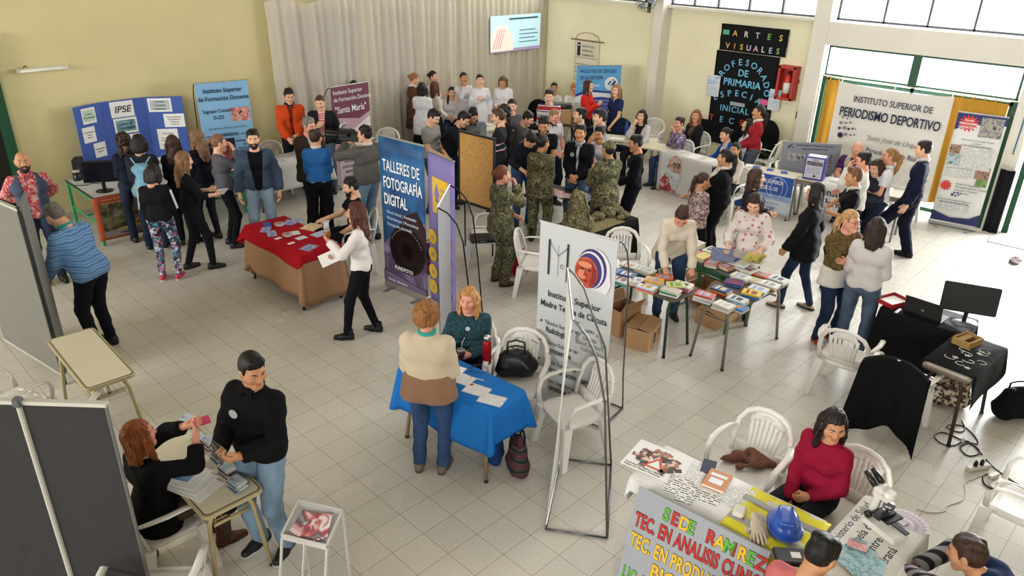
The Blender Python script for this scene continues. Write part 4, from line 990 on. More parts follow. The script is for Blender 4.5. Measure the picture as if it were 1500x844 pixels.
text(r,'"Justo José de Urquiza"',.22,h-.93,.125,GRY,'CENTER',.0,.86,.35,-.045); text(r,'Paraná  -  Entre Ríos',.22,h-1.15,.125,NV,'CENTER',.008,.86,0,-.045)
fl=Flat(-.045)
for i,(x,z,rr,c) in enumerate(((.06,.93,.05,0),(.15,.90,.028,1),(.24,.90,.022,1),(.31,.885,.017,1),(.02,.81,.026,2),(.11,.79,.032,1),(.19,.80,.024,2),(.26,.78,.02,2),(.03,.71,.03,1),(.12,.70,.022,1),(.20,.68,.022,1),(.04,.61,.02,1),(.13,.62,.014,2),(.05,.53,.015,1),(.15,.57,.012,2),(.31,.78,.012,2))): fl.disc(-w/2+.16+x,h-z,rr,[mat('#161d3a',.5),mat('#7d7f84',.5),mat('#3a3c44',.5)][c],None,14)
fl.build('logo',r)
# ---------------------------------------------------------------- standing banners
def photo(*c,scale=9): return mat(list(c),.5,kind='photo',scale=scale)
# photography workshop roll-up
pf=panel_frame((566,418),(627,444)); r=rollup('blue roll-up banner for photography workshops beside the red table',pf,2.05,photo('#173a66','#1d4d80','#2d6ba0','#5f9ac4',scale=1.3)); w=pf[2]
for z,s,b in((1.62,'TALLERES DE',.004),(1.40,'FOTOGRAFÍA',.012),(1.18,'DIGITAL',.016)): text(r,s,-w*.43,z,.205,WTX,'LEFT',b,.56,0,-.008)
lines(r,-w*.38,1.06,['Nivel inicial | Avanzado','Workshops | Photoshop','Fotografía avanzada'],.058,mat('#c9dcec',.6),1.4,y=-.008)
fl=Flat(-.006); DK=photo('#160d12','#2a161d','#3a222a',scale=3)
fl.poly([(-w*.5,.42),(-w*.5,.60),(-w*.12,.92),(w*.5,1.08),(w*.5,.09),(-w*.5,.09)],photo('#3a2a40','#5a4a66','#7d6c8c','#8f9cc0',scale=2.2)); fl.poly([(-w*.12,.90),(.0,1.08),(w*.30,1.20),(w*.5,1.0),(w*.5,.55),(-w*.30,.55)],DK)
fl.disc(.05,.62,.33,mat('#241419',.3)); fl.disc(.05,.62,.31,mat('#120a0e',.3)); fl.disc(.06,.62,.20,mat('#1e1016',.25)); fl.disc(.06,.62,.10,mat('#0a0608',.2))
for k in range(22): a=rad(20+k*6.5); fl.disc(.05+.285*math.cos(a),.62+.285*math.sin(a),.0075,mat('#b8a8a4',.5),None,6)
fl.poly([(-w*.5,.10),(-w*.5,.26),(w*.5,.16),(w*.5,.10)],mat('#6a5878',.5)); fl.build('print',r)
text(r,'FUNDFOTO',.0,.33,.07,WTX,'CENTER',.01,.9,0,-.03); text(r,'Facebook  @fundfotos',-w*.4,.135,.04,WTX,'LEFT',0,1,0,-.03)
# purple roll-up and the grey-backed spring banner in front of it
pf=panel_frame((632,445),(668,470)); PUR=mat('#8478b4',.5); r=rollup('purple roll-up banner with a yellow label, behind the blond woman with the mate',pf,2.0,PUR); w=pf[2]; YL=mat('#e3b93a',.5)
fl=Flat(-.006); fl.rect(-w*.32,1.28,w*.26,1.72,YL); fl.poly([(-w*.27,1.50),(-w*.16,1.66),(-w*.04,1.50),(-w*.09,1.50),(-w*.09,1.42),(-w*.22,1.42),(-w*.22,1.50)],PUR)
for z in(.95,.72,.49,.28):
    for x in(-.36,.20): fl.disc(w*x,z,.095,YL); 
fl.build('print',r); lines(r,.0,1.58,['Universidad','Autónoma de','Entre Ríos'],.048,PUR,1.5,y=-.012)
for z in(.95,.72,.49,.28):
    for x in(-.36,.20): text(r,'25',w*x,z-.03,.07,PUR,'CENTER',.01,.8,0,-.012)
def spring_banner(label,pf,H,front,back,rodc='#6b6d6e',z0=.10,deep=.42,kind='spring'):
    c,yaw,W=pf; r=empty('banner_stand',(c[0],c[1],0),yaw,label,'banner'); k=MB()
    k.grid(lambda u,v:((u-.5)*W,.03*math.sin(v*math.pi)*0,z0+(H-z0)*v),6,10); k.i=0; o=k.build('sheet',[front],r,True)
    k=MB(); k.grid(lambda u,v:((u-.5)*W,.006,z0+(H-z0)*v),6,10); k.build('backing',[back],r,True)
    for z in(z0,H): k=MB(); k.tube([(-W/2-.01,.003,z),(W/2+.01,.003,z)],.010,6); k.build('edge_rod',[metal('#c9cbcc',.4)],r)
    rm=metal(rodc,.35)
    for s in(-1,1):
        k=MB(); k.tube([(s*W*.5,.003,H),(s*W*.5,.10,H-.05),(s*W*.5,.19,H-.16),(s*W*.5,.25,H-.34),(s*W*.5,.30,H-.8),(s*W*.5,deep-.06,.4),(s*W*.5,deep,.015)],.008,7); k.build('support_rod',[rm],r,True)
        k=MB(); k.tube([(s*W*.5,.003,z0),(s*W*.5,.06,.03),(s*W*.5,deep,.014)],.010,7); k.build('base_bar',[rm],r,True)
    for yy in(deep,-.005): k=MB(); k.tube([(-W*.5,yy,.016),(W*.5,yy,.016)],.010,7); k.build('base_rail',[rm],r,True)
    return r
AL=mat('#9d9ca0',.45,metal=.2)
a=G(640,304,1.93); b=G(658,271,1.93)
r=spring_banner('grey-backed spring banner seen from behind in front of the purple banner',panel_frame((b[0],b[1]+.0,0),(a[0],a[1],0)),1.93,mat('#c5c2c8',.5),AL,'#26272a')
# cork board on a stand
a=G(672,191,1.77);b=G(725.5,204,1.77); pf=panel_frame((a[0],a[1],0),(b[0],b[1],0)); c,yaw,W=pf
r=empty('cork_board',(c[0],c[1],0),yaw,'cork notice board in a black frame on thin legs','notice board')
m=MB(); m.box((0,0,1.25),(W-.03,.012,1.0)); m.build('cork_panel',[mat(['#a5783f','#b98b4e','#c49a5e'],.9,kind='photo',scale=30)],r)
m=MB()
for s in(-1,1): m.box((s*(W/2-.012),0,1.25),(.024,.03,1.05))
m.box((0,0,1.765),(W,.03,.03)); m.box((0,0,.735),(W,.03,.04)); m.build('frame',[mat('#16171a',.4)],r)
for s in(-1,1): m=MB(); m.tube([(s*W*.4,.03,1.7),(s*W*.4,.05,.0)],.012,6); m.build('leg',[mat('#16171a',.4)],r)
m=MB(); m.tube([(0,.03,1.7),(0,.45,.0)],.012,6); m.build('rear_leg',[mat('#16171a',.4)],r)
# health institute spring banner
pf=panel_frame((783,588),(880,628)); pf=(pf[0],pf[1],.80)
r=spring_banner('grey-white spring banner with a veiled face, behind the white armchairs',pf,1.95,mat('#c3c6c8',.5),AL); w=.80
BK=mat('#23252a',.6)
lines(r,.0,1.23,['Instituto Superior'],.088,BK,1,align='CENTER',bold=.012,y=-.008,sx=.9); text(r,'Madre Teresa de Calcuta',.0,1.115,.088,BK,'CENTER',.012,.80,0,-.008); text(r,'D - N° 189',.0,1.04,.035,GRY,'CENTER',0,1,0,-.008)
for z,a_,b_ in((.93,'Técnico Superior en','Radiología'),(.72,'Técnico Superior en','Hemoterapia'),(.51,'Técnico Superior en','Instrumentación Quirúrgica'),(.30,'Técnico Superior en','Laboratorio de Análisis Clínicos')):
    text(r,a_,-w*.38,z,.062,BK,'LEFT',0,.75,0,-.008); text(r,b_,-w*.36,z-.085,.085,BK,'LEFT',.014,.66,0,-.008)
fl=Flat(-.006); MR=mat('#7a2440',.5)
for z in(.95,.74,.53,.32): fl.disc(-w*.43,z,.013,MR,None,8)
for x,z0,z1 in((-.36,1.45,1.80),(-.11,1.42,1.80)): fl.rect(w*x-.010,z0,w*x+.010,z1,BK)
fl.rect(-w*.235-.002,1.45,-w*.235+.002,1.76,BK); fl.poly([(-w*.35,1.78),(-w*.235,1.66),(-w*.235,1.654),(-w*.35,1.772)],BK); fl.poly([(-w*.12,1.76),(-w*.235,1.66),(-w*.235,1.654),(-w*.12,1.752)],BK)
# generic veiled portrait
fl.poly([(.20,1.80),(.33,1.70),(.37,1.52),(.33,1.42),(.16,1.44)],mat('#dcd9dc',.5)); fl.disc(.19,1.63,.165,mat('#dcd9dc',.5),.20); fl.disc(.17,1.63,.15,mat('#3a3470',.5),.19); fl.disc(.155,1.615,.138,mat('#d9d6da',.5),.178); fl.disc(.145,1.605,.128,mat('#3a3470',.5),.168); fl.disc(.115,1.58,.118,photo('#7a2018','#b84a30','#d87a55',scale=7),.150)
fl.disc(.075,1.56,.045,mat('#d9886a',.5),.05); fl.poly([(.17,1.70),(.225,1.62),(.215,1.50),(.15,1.445),(.175,1.56)],mat('#8a2a20',.5)); fl.disc(.10,1.655,.07,mat('#d98a68',.5),.03); fl.disc(.075,1.61,.020,mat('#3a1410',.5),.010); fl.disc(.150,1.61,.020,mat('#3a1410',.5),.010); fl.poly([(.105,1.615),(.088,1.545),(.13,1.545)],mat('#a04028',.5)); fl.poly([(.075,1.505),(.145,1.505),(.11,1.49)],mat('#5a1812',.5))
fl.build('print',r); text(r,'C',-w*.20,1.55,.06,BK,'LEFT',0,1,0,-.02)
arc_=lambda s,cx,cz,R,a0,a1,sz,m_:[setattr(text(r,ch,cx+R*math.cos(rad(a0+(a1-a0)*i/max(1,len(s)-1))),cz+R*math.sin(rad(a0+(a1-a0)*i/max(1,len(s)-1))),sz,m_,'CENTER',0,1,0,-.012),'rotation_euler',(math.pi/2,-(rad(a0+(a1-a0)*i/max(1,len(s)-1))-math.pi/2),0)) for i,ch in enumerate(s)]
arc_('ESPECIALIDADES EN SALUD',.20,.86,.13,170,10,.04,GRY); lines(r,.20,.90,['SALUD','EDUCACION','TURNOS'],.05,GRY,1.2,align='CENTER',y=-.012)
# the same kind of stand seen edge-on, nearer
bx=[G(*p) for p in((821,674),(895,683),(889,790),(799,777))]; c=sum(bx)/4; r=empty('banner_stand',(c[0],c[1],0),0,'white spring banner seen edge-on, its rods standing before the white armchair','banner')
L_=lambda p:np.array(p,float)-np.array([c[0],c[1],0]); fb,nb2=L_(bx[0]),L_(bx[3]); ft,nt2=L_(G(831,393,1.93)),L_(G(839,469,1.90)); up=np.array([0,0,.06])
bl=lambda u,v:tuple((fb+up)*(1-u)*(1-v)+(nb2+up)*u*(1-v)+ft*(1-u)*v+nt2*u*v)
m=MB(); m.grid(bl,6,14,.004,(1,0,0)); m.build('sheet',[mat('#dfdedb',.5)],r,True)
for p,q in((ft,nt2),(fb+up,nb2+up)): m=MB(); m.tube([p,q],.009,6); m.build('edge_rod',[metal('#c9cbcc',.4)],r)
rm=metal('#77797a',.35)
for t,e_,pts in((ft,L_(bx[1]),((849,408,1.88),(860.5,439,1.76),(866,500,1.48),(875,551,1.22))),(nt2,L_(bx[2]),((850,478,1.86),(863.6,495,1.78),(872,530,1.62),(878,590,1.26)))):
    P0=[t]; n_=len(pts)
    for k,(x,y,z) in enumerate(pts): f=(k+1)/(n_+1.2); P0.append(t*(1-f**1.3)*np.array([1,1,0])+e_*f**1.3*np.array([1,1,0])+np.array([0,0,z]))
    P0.append(e_+np.array([0,0,.015])); m=MB(); m.tube(P0,.009,7); m.build('support_rod',[rm],r,True)
for k in range(4): m=MB(); m.tube([L_(bx[k])+np.array([0,0,.014]),L_(bx[(k+1)%4])+np.array([0,0,.014])],.010,7); m.build('base_bar',[rm],r,True)
# sports journalism roll-up
pf=panel_frame((1360,327),(1428,340)); r=rollup('white and navy roll-up with a red star, leaning by the outside door','x' and pf,1.9,mat('#dcdcda',.5)); w=pf[2]
NB=mat('#252c66',.5); RD=mat('#cc3a2c',.5)
fl=Flat(-.007); fl.poly([(-w*.5,1.9),(-w*.5,1.62),(-w*.2,1.72),(w*.5,1.76),(w*.5,1.9)],NB); fl.star(-w*.24,1.74,.10,.16,14,RD,.9); fl.poly([(-w*.5,.09),(-w*.5,.26),(-w*.1,.17),(w*.3,.2),(w*.5,.30),(w*.5,.09)],NB)
fl.rect(.0,1.55,w*.45,1.86,photo('#30383c','#6a7a88','#b8a890','#3a5a80',scale=14)); fl.rect(-w*.48,1.24,-w*.26,1.38,photo('#1c2024','#b09070','#3a3a3a',scale=20)); fl.rect(-w*.48,1.05,-w*.22,1.23,photo('#2a5a90','#c8d4d8','#285a40',scale=16))
fl.rect(w*.16,.88,w*.45,1.08,photo('#241a18','#b08a78','#5a3a34',scale=20)); fl.rect(w*.22,.76,w*.45,.88,photo('#3a6a38','#88a860',scale=18)); fl.rect(-w*.20,1.02,w*.42,1.38,prnt('#dcdcda','#9a9aa2',46,70,'Z')); fl.rect(-w*.45,.86,w*.1,1.0,prnt('#dcdcda','#9a9aa2',46,70,'Z'))
fl.star(-w*.36,.70,.06,.10,12,RD); fl.rect(-w*.42,.30,w*.25,.42,prnt('#dcdcda','#8a8a96',46,60,'Z')); fl.build('print',r)
lines(r,-w*.24,1.775,['Estudiá','PERIODISMO','DEPORTIVO!'],.05,WTX,1.15,align='CENTER',bold=.01,y=-.016,sx=.9); lines(r,.02,1.47,['Única carrera en la región Paraná','y Litoral','10 años formando profesionales'],.034,NB,1.3,align='CENTER',y=-.012); lines(r,-w*.16,.74,['Redacción Deportiva','Psicología Aplicada al Deporte','Locución y Oratoria','y mucho más...'],.04,BK,1.25,y=-.012)
lines(r,-w*.1,.46,['Instituto de Periodismo Deportivo','"Justo José de Urquiza" D-128'],.036,NB,1.3,align='CENTER',y=-.016); fl=Flat(-.016); 
for x,z,rr in((-.12,.56,.022),(-.07,.55,.016),(-.03,.57,.014),(-.10,.60,.015),(-.05,.61,.012),(0,.60,.01)): fl.disc(x,z,rr,NB,None,10)
fl.build('logo',r)
r2=empty('folded_screen',(13.93,2.50,0),rad(-88),'dark folded cloth screen leaning behind the white and navy roll-up','screen'); m=MB(); m.grid(lambda u,v:((u-.5)*.20,.02*math.sin(u*9),.02+1.05*v),8,6,.02,(0,-1,0)); m.build('cloth',[BLK],r2,True)
m=MB(); m.tube([(-.1,.02,.01),(-.1,.02,1.08),(.1,.02,1.08),(.1,.02,.01)],.012,6); m.build('frame',[plastic('#222222')],r2)
# teacher training banner, burgundy
def xbanner(label,a,b,H,sheet_mat,z0=.10,rod='#1f2022'):
    return spring_banner(label,panel_frame(tuple(G(*a,H)),tuple(G(*b,H))),H,sheet_mat,AL,rod,z0)
BUR=mat('#6e3448',.5); r=xbanner('burgundy and pink spring banner of a teacher training institute, before the curtain',(484,128),(539,119.5),1.86,mat('#c5a3b0',.5)); w=panel_frame(tuple(G(484,128,1.86)),tuple(G(539,119.5,1.86)))[2]; R0=r; r=D.objects.new('print_panel',None); link(r,R0); r.location=(0,0,-.14)
fl=Flat(-.004); fl.poly([(-w*.5,2.0),(-w*.5,1.46),(-w*.1,1.42),(w*.2,1.38),(w*.5,1.48),(w*.5,2.0)],BUR); fl.poly([(w*.0,.10),(w*.0,1.2),(w*.25,1.30),(w*.5,1.40),(w*.5,.10)],mat('#e6e0e2',.5)); fl.poly([(-w*.34,.75),(-w*.34,1.0),(-w*.1,1.25),(w*.1,1.15),(w*.12,.75)],photo('#3a3836','#7d7a74','#b8b4ac','#4a5040',scale=12))
fl.rect(w*.28,.86,w*.33,1.26,mat('#8a3a34',.5)); fl.rect(w*.16,1.08,w*.45,1.13,mat('#8a3a34',.5)); fl.rect(-w*.42,.15,w*.42,.72,mat('#cdbcc4',.5)); fl.build('print',r)
lines(r,-w*.46,1.86,['Instituto Superior','de Formación Docente'],.105,WTX,1.2,y=-.012,sx=.86); text(r,'"Santa María"',-w*.44,1.53,.165,WTX,'LEFT',.006,.80,0,-.012); lines(r,.0,.62,['PROFESORADO DE','EDUCACIÓN PRIMARIA','PROFESORADO DE','EDUCACIÓN INICIAL','Anexo','CICLO DE LIC.'],.07,BK,1.4,align='CENTER',y=-.012,sx=.8)
# light blue banner
LB=mat('#86b6dc',.5); r=xbanner('light blue spring banner with photographs on the yellow wall side of the blue folding board',(284.5,122.6),(362,116.8),2.0,LB); w=panel_frame(tuple(G(284.5,122.6,2.0)),tuple(G(362,116.8,2.0)))[2]
lines(r,0,1.83,['Instituto Superior','de Formación Docente'],.105,NV,1.25,align='CENTER',bold=.014,sx=.84,y=-.010); lines(r,-w*.14,1.50,['Sagrado Corazón','D-223'],.085,NV,1.3,align='CENTER',bold=.012,sx=.82,y=-.010); text(r,'San Martín y Moreno, Entre Ríos',0,1.22,.042,NV,'CENTER',0,.9,0,-.010,sp=1.2); text(r,'CARRERAS',0,1.09,.075,NV,'CENTER',.014,.9,0,-.010)
fl=Flat(-.006); fl.rect(w*.10,1.33,w*.46,1.56,photo('#5a2020','#d8b0a0','#c04040','#e8d8d0',scale=14)); fl.rect(-w*.46,1.10,-w*.24,1.112,NV); fl.rect(w*.24,1.10,w*.46,1.112,NV); fl.rect(-w*.47,.66,w*.10,1.05,mat('#241c34',.5)); fl.rect(-w*.42,.69,w*.06,.94,photo('#5a1c24','#a04a48','#c08a7a',scale=10)); fl.rect(-w*.05,.2,w*.42,.58,mat('#241c34',.5)); fl.rect(-w*.02,.24,w*.38,.52,photo('#7a2c3a','#d0a8a8','#402030',scale=12)); fl.build('print',r)
lines(r,-w*.18,.985,['DIA PARA EL','TEATRO JOVEN'],.036,mat('#c8a0a8',.5),1.1,align='CENTER',y=-.014); lines(r,w*.29,.97,['PROFESORADO','DE','EDUCACIÓN','INICIAL'],.052,NV,1.25,align='CENTER',bold=.01,sx=.75,y=-.010)
# management faculty banner
r=rollup('blue and white roll-up banner behind the woman in the red blouse',top_frame((845,96),(911,96),1.84),1.84,mat('#e3e2e4',.5)); w=top_frame((845,96),(911,96),1.84)[2]; R0=r; r=D.objects.new('print_panel',None); link(r,R0); r.location=(0,0,-.16)
fl=Flat(-.006); fl.poly([(-w*.5,2.0),(-w*.5,1.40),(-w*.2,1.50),(w*.2,1.46),(w*.5,1.42),(w*.5,2.0)],mat('#5fa3d4',.5)); fl.poly([(-w*.5,1.34),(-w*.5,1.40),(-w*.2,1.50),(w*.2,1.46),(w*.5,1.42),(w*.5,1.39),(w*.2,1.42),(-w*.2,1.45)],mat('#2c3c90',.5)); fl.disc(.06,1.15,w*.42,mat('#31459c',.5),.19); fl.disc(w*.29,1.62,.145,mat('#e8eaee',.5)); fl.poly([(w*.20,1.60),(w*.26,1.68),(w*.30,1.68),(w*.25,1.60)],mat('#1d6a7a',.5)); fl.poly([(w*.28,1.58),(w*.36,1.69),(w*.40,1.66),(w*.34,1.58)],mat('#2c3c90',.5)); fl.disc(w*.33,1.70,.018,mat('#cc3a3a',.5)); fl.build('print',r)
lines(r,-w*.42,1.85,['FACULTAD DE CIENCIAS','DE LA GESTIÓN'],.105,mat('#1d3a66',.5),1.3,bold=.008,sx=.68,y=-.012); text(r,'CAMPUS PARANÁ',-w*.42,1.56,.07,WTX,'LEFT',0,.8,0,-.012); lines(r,.10,1.24,['UNIVERSIDAD','TÉCNICA Y GESTIÓN','PÚBLICA DE','ENTRE RÍOS'],.062,mat('#b8c4e8',.5),1.25,align='CENTER',sx=.8,y=-.02); text(r,'Of.',w*.12,.82,.12,BK,'LEFT',0,1,0,-.012)
# grey printed board behind the long table
a,b=G(1142,243,.75),G(1226,248,.75); pf=panel_frame(tuple(a),tuple(b)); c,yaw,w=pf; r=empty('display_board',(c[0],c[1],0),yaw,'grey printed board with photographs behind the blue ballot box','board')
m=MB(); m.box((0,0,.88),(w,.03,.62)); m.build('board',[mat('#8b8d96',.5)],r); 
for s in(-1,1): m=MB(); m.tube([(s*w*.4,.03,1.1),(s*w*.4,.10,.0)],.014,6); m.build('leg',[metal('#77797a')],r)
fl=Flat(-.018); fl.rect(-w*.40,.86,w*.02,1.0,photo('#1c1c20','#b8b4b0','#3a3a40',scale=16)); fl.rect(w*.08,.74,w*.38,1.0,photo('#20181a','#c0a890','#403a3a','#d8d4cc',scale=14))
for x,z,rr in((-.40,1.10,.02),(-.36,1.12,.013),(-.33,1.09,.013),(-.38,1.14,.012),(-.34,1.15,.01)): fl.disc(w*x,z,rr,NV,None,10)
fl.build('print',r); lines(r,.04,1.13,['Instituto Superior de Periodismo Deportivo','"Justo José de Urquiza" D-128'],.04,NV,1.5,align='CENTER',bold=.008,sx=.86,y=-.021); text(r,'INSCRIPCIONES',w*.22,.62,.045,NV,'CENTER',0,1,0,-.021)
# blue folding board on the green table
z0=.765; P_=[GY(105.6,159,12.80),GY(146,149.6,12.97),GY(211,143,12.97),GY(266,140,12.66)]; zt=sum(p[2] for p in P_)/4
c=np.array([(P_[1][0]+P_[2][0])/2,12.97]); r=empty('folding_board',(c[0],c[1],z0),0,'blue three-fold display board with white sheets on the green table','display board'); BLU=mat('#3d5aa8',.6); H_=zt-z0
def sub(i,j,nm='board_panel'):
    a=P_[i]-np.array([c[0],c[1],0]); b=P_[j]-np.array([c[0],c[1],0]); e=(b-a)[:2]; w=float(np.hypot(*e)); o=MB(); o.box((0,0,H_/2),(w-.006,.014,H_)); o=o.build(nm,[BLU],r); o.location=((a[0]+b[0])/2,(a[1]+b[1])/2,0); o.rotation_euler=(0,0,math.atan2(e[1],e[0])); return o,w
def sheetprint(o,x,z,w,h,rows,size,m=None,bold=.004,shear=0,bg=None):
    f=Flat(-.009); f.rect(x-w/2,z-h/2,x+w/2,z+h/2,PAPER)
    if bg: f.rect(x-w*.42,z-h*.36,x+w*.42,z+h*.36,bg)
    f.build('notice_sheet',o)
    lines(o,x,z+(len(rows)-1)*size*.65-size*.35,rows,size,m or BK,1.3,align='CENTER',bold=bold,shear=shear,y=-.013)
o,w=sub(0,1); sheetprint(o,w*.0,H_*.84,.24,.24,['Cursos','Presenciales'],.04,mat('#3d6a50',.6),bg=mat('#b9cbbd',.6)); sheetprint(o,-w*.12,H_*.56,.22,.24,['Comunicación','Social','Paraná'],.032); sheetprint(o,w*.16,H_*.30,.21,.23,['Capacitación','Laboral'],.034)
o,w=sub(1,2); sheetprint(o,-w*.05,H_*.86,.36,.25,['IPSE'],.15,NV,.012,.25); sheetprint(o,-w*.03,H_*.60,.36,.25,['Centro de','Formación'],.05,NV,.01,0,mat(['#3d6a7a','#8fb4b8'],.6,kind='photo',scale=9)); sheetprint(o,-w*.02,H_*.35,.36,.22,['Paraná'],.07,NV)
o,w=sub(2,3); sheetprint(o,-w*.12,H_*.87,.36,.22,['Carreras','Terciarias','a distancia'],.045,BK,.006,0,mat('#b3bfc0',.6)); sheetprint(o,w*.20,H_*.62,.32,.22,['Cursos Superiores','de Capacitación','Profesional','a distancia'],.030); sheetprint(o,-w*.04,H_*.32,.32,.34,['Título Oficial','','Técnico Superior','en Administración','','Validez Nacional'],.03)
# ---------------------------------------------------------------- grey screens at the left
GPA=mat('#78766f',.75,kind='fabric',spec=.1); GPD=mat('#3a3939',.8,kind='fabric',spec=.1)
p0=G(96,563); l=G(0,296,1.9); e=G(102,530); tl=np.array([l[0],l[1]])
r=empty('folding_screen',(p0[0],p0[1],0),0,'light grey two-panel folding screen beside the bald man','screen')
def scr(a,b,z0,H,m,nm,rail):
    a=np.array(a);b=np.array(b); e=b-a; w=float(np.hypot(*e)); yaw=math.atan2(e[1],e[0]); R=rotz(yaw); c=(a+b)/2
    k=MB(); k.box((c[0],c[1],(z0+H)/2),(w,.022,H-z0),R); o=k.build(nm,[m],r); [MB().box((c[0],c[1],q_),(w+.02,.034,.024),R).build('rail',[rail],o) for q_ in(H,z0)]; return o
q=tl-p0[:2]; q=q/np.hypot(*q)*1.25; scr(q,(0,0),.12,1.9,GPA,'screen_panel',mat('#b5b2a8',.5)); scr((0.02,.02),(e-p0)[:2]*1.0,.12,1.9,GPA,'screen_panel',mat('#77756f',.5))
m=MB(); m.tube([(0,0,0),(0,0,1.93)],.017,8); m.build('post',[plastic('#161719')],r)
a=G(153,588,1.9); b=G(27,584,1.9); r=empty('display_screen',(a[0],a[1],0),0,'dark grey cloth screen with a pale post in the near corner','screen'); e=(b-a)[:2]; e/=np.hypot(*e); W_=float(np.hypot(*(b-a)[:2]))
scr((0,0),tuple(e*(W_-.015)),.12,1.88,GPD,'screen_panel',mat('#c3c0b6',.4)); scr(tuple(e*(W_+.015)),tuple(e*(W_+1.0)),.12,1.88,GPD,'screen_panel',mat('#c3c0b6',.4))
n=np.array([-e[1],e[0]]); n=n if n@(-a[:2])>0 else -n
m=MB(); c=e*W_+n*.012; m.tube([(c[0],c[1],0),(c[0],c[1],1.9)],.016,8); m.build('post',[mat('#b9b6ac',.4)],r); m=MB(); m.box((c[0],c[1],1.885),(.05,.05,.06),rotz(math.atan2(e[1],e[0])),.01); m.build('clamp',[plastic('#55585c')],r)
m=MB(); m.tube([(0,0,0),(0,0,1.88)],.012,8); m.build('edge_post',[mat('#6b6a66',.4)],r)
# ---------------------------------------------------------------- tables and what lies on them
CREAM=mat('#d5cdb4',.35); BEIGE=mat('#b5a67c',.4); RIMD=mat('#b8ab84',.45); GRNL=mat('#2fa566',.35); DGRN=mat('#1f3a30',.4); GLEG=mat('#7a7264',.4); BRN=mat('#3a2620',.4); BOX=mat('#b08a62',.85,kind='plaster'); WTC=mat('#dddcd9',.85,kind='cloth',spec=.1)
g1='beige school tables'
# empty beige table by the folding screen
f=quad_frame((125,572),(200,546.7),(62.7,500),.74); table('school_table','empty beige laminate school table beside the light grey folding screen',(f[0],f[1]+math.pi/2,f[3],f[2]),.74,CREAM,BEIGE,rim=RIMD,basket=True,group=g1)
# the booklet table
f=quad_frame((301,760),(386,717),(228,629),.74); T2=(f[0],f[1]+math.pi/2,1.22,.44); c=T2[0]
table('school_table','beige school table with a row of booklet stacks, in front of the boy in black',T2,.74,CREAM,BEIGE,rim=RIMD,basket=True,group=g1)
tops=[mat(['#9fb3c4','#c8d2d8'],.4,kind='photo',scale=14),mat(['#5f87b4','#dfe6ea'],.4,kind='photo',scale=11)]
ordn=['first','second','third','fourth','fifth','sixth']
def stack(px,n,yaw,idx,w=.082,h=.118):
    p=G(px[0],px[1],.77)
    for k in range(n):
        lab='small booklet, %s in the %s stack from the woman with the phone'%('topmost' if k==n-1 else ordn[k]+' from the bottom',ordn[idx])
        o=book((p[0]+.006*math.sin(k*2.1+idx),p[1]+.006*math.cos(k*1.7),.7425+k*.0135),yaw+.10*math.sin(k*1.9+idx),w,h,.0128,['#c6ccd2','#5f7794','#2d2f38','#b8bec6','#7d3a4a','#8b93a0'][(k*2+idx)%6] if k<n-1 else '#ccd6dc',lab,'booklets stacked on the beige table')
        if k==n-1:
            m=MB(); m.box((0,.01,.0135),(w*.82,h*.62,.0012)); m.build('cover_picture',[tops[idx%2]],o); m=MB(); m.box((-w*.2,h*.38,.0135),(w*.3,h*.10,.0012)); m.build('cover_title',[mat('#c04a5a',.5)],o)
for i,(px,n) in enumerate((((277,619),5),((292,640),3),((308,652),6),((321,671),4),((334,690),5),((348,711),5))): stack(px,n,T2[1]+rad(-82),i)
for k,(px,dy) in enumerate((((286,712),.0),((283,704),.08),((280,697),.15))):
    p=G(px[0],px[1],.745); o=paper((p[0]-.02*k,p[1]+.012*k,.742+.003*k),T2[1]+rad(-70)+dy,.23,.32,PAPER,('white and blue folder, %s of those lying by the woman with the phone'%['lowest','middle','uppermost'][k]),'folder','folder','folders on the beige table',thick=.004)
    m=MB(); m.box((0,.04,.0045),(.11,.22,.001)); m.build('printed_band',[mat(['#2f55a0','#7a9ccc','#3a62ac'],.4,kind='photo',scale=5)],o)
for px,y in(((222,641),.3),((226,635),.6)): p=G(px[0],px[1],.745); paper((p[0],p[1],.742),y,.15,.21,prnt('#dfe3ea','#7d8fb4',60,60),'small printed leaflet at the far end of the booklet table' if y<.5 else 'printed leaflet under the raised hands at the far end of the booklet table','leaflet','leaflet')
q=on(T2,-.30,.0,0) if np.hypot(*(on(T2,-.30,0,0)[:2]))<np.hypot(*(on(T2,.30,0,0)[:2])) else on(T2,.30,.0,0); bag('shoulder_bag','black bag on the wire shelf under the near end of the booklet table',q,T2[1],(.30,.10,.09),fab('#0f0f12'),.01,z0=.575)
# magazine rack in the foreground
q_=[G(376,750,.70),G(446,769,.70),G(479,803,.60),G(413,787,.60)]; c=(q_[2]+q_[3])/2; e=(q_[2]-q_[3])[:2]; W=float(np.hypot(*e)); yaw=math.atan2(e[1],e[0]); dp=float(np.hypot(*((q_[0]-q_[3])[:2])))
r=empty('magazine_rack',(c[0],c[1],0),yaw,'white metal magazine rack at the foot of the booklet table','magazine rack'); SIL=mat('#d3d2ce',.3,metal=.3)
def rp(x,t): return np.array([x,dp*t,.60+.10*t])
for x0,t0,x1,t1 in((-1,0,1,0),(1,0,1,1),(1,1,-1,1),(-1,1,-1,0)):
    m=MB(); m.tube([rp(x0*W/2,t0)+np.array([0,0,.02]),rp(x1*W/2,t1)+np.array([0,0,.02])],.011,6); m.box((rp(x0*W/2,t0)+rp(x1*W/2,t1))/2-np.array([0,0,.0]),(W if t0==t1 else .012,.012 if t0==t1 else dp,.03),None if t0==t1 else rotx(math.atan2(.10,dp))); m.build('tray_frame',[SIL],r)
m=MB(); m.grid(lambda u,v:tuple(rp(-W/2+W*u,v)-np.array([0,0,.012])),2,2,.004); m.build('tray',[mat('#b9b9b6',.35,metal=.2)],r)
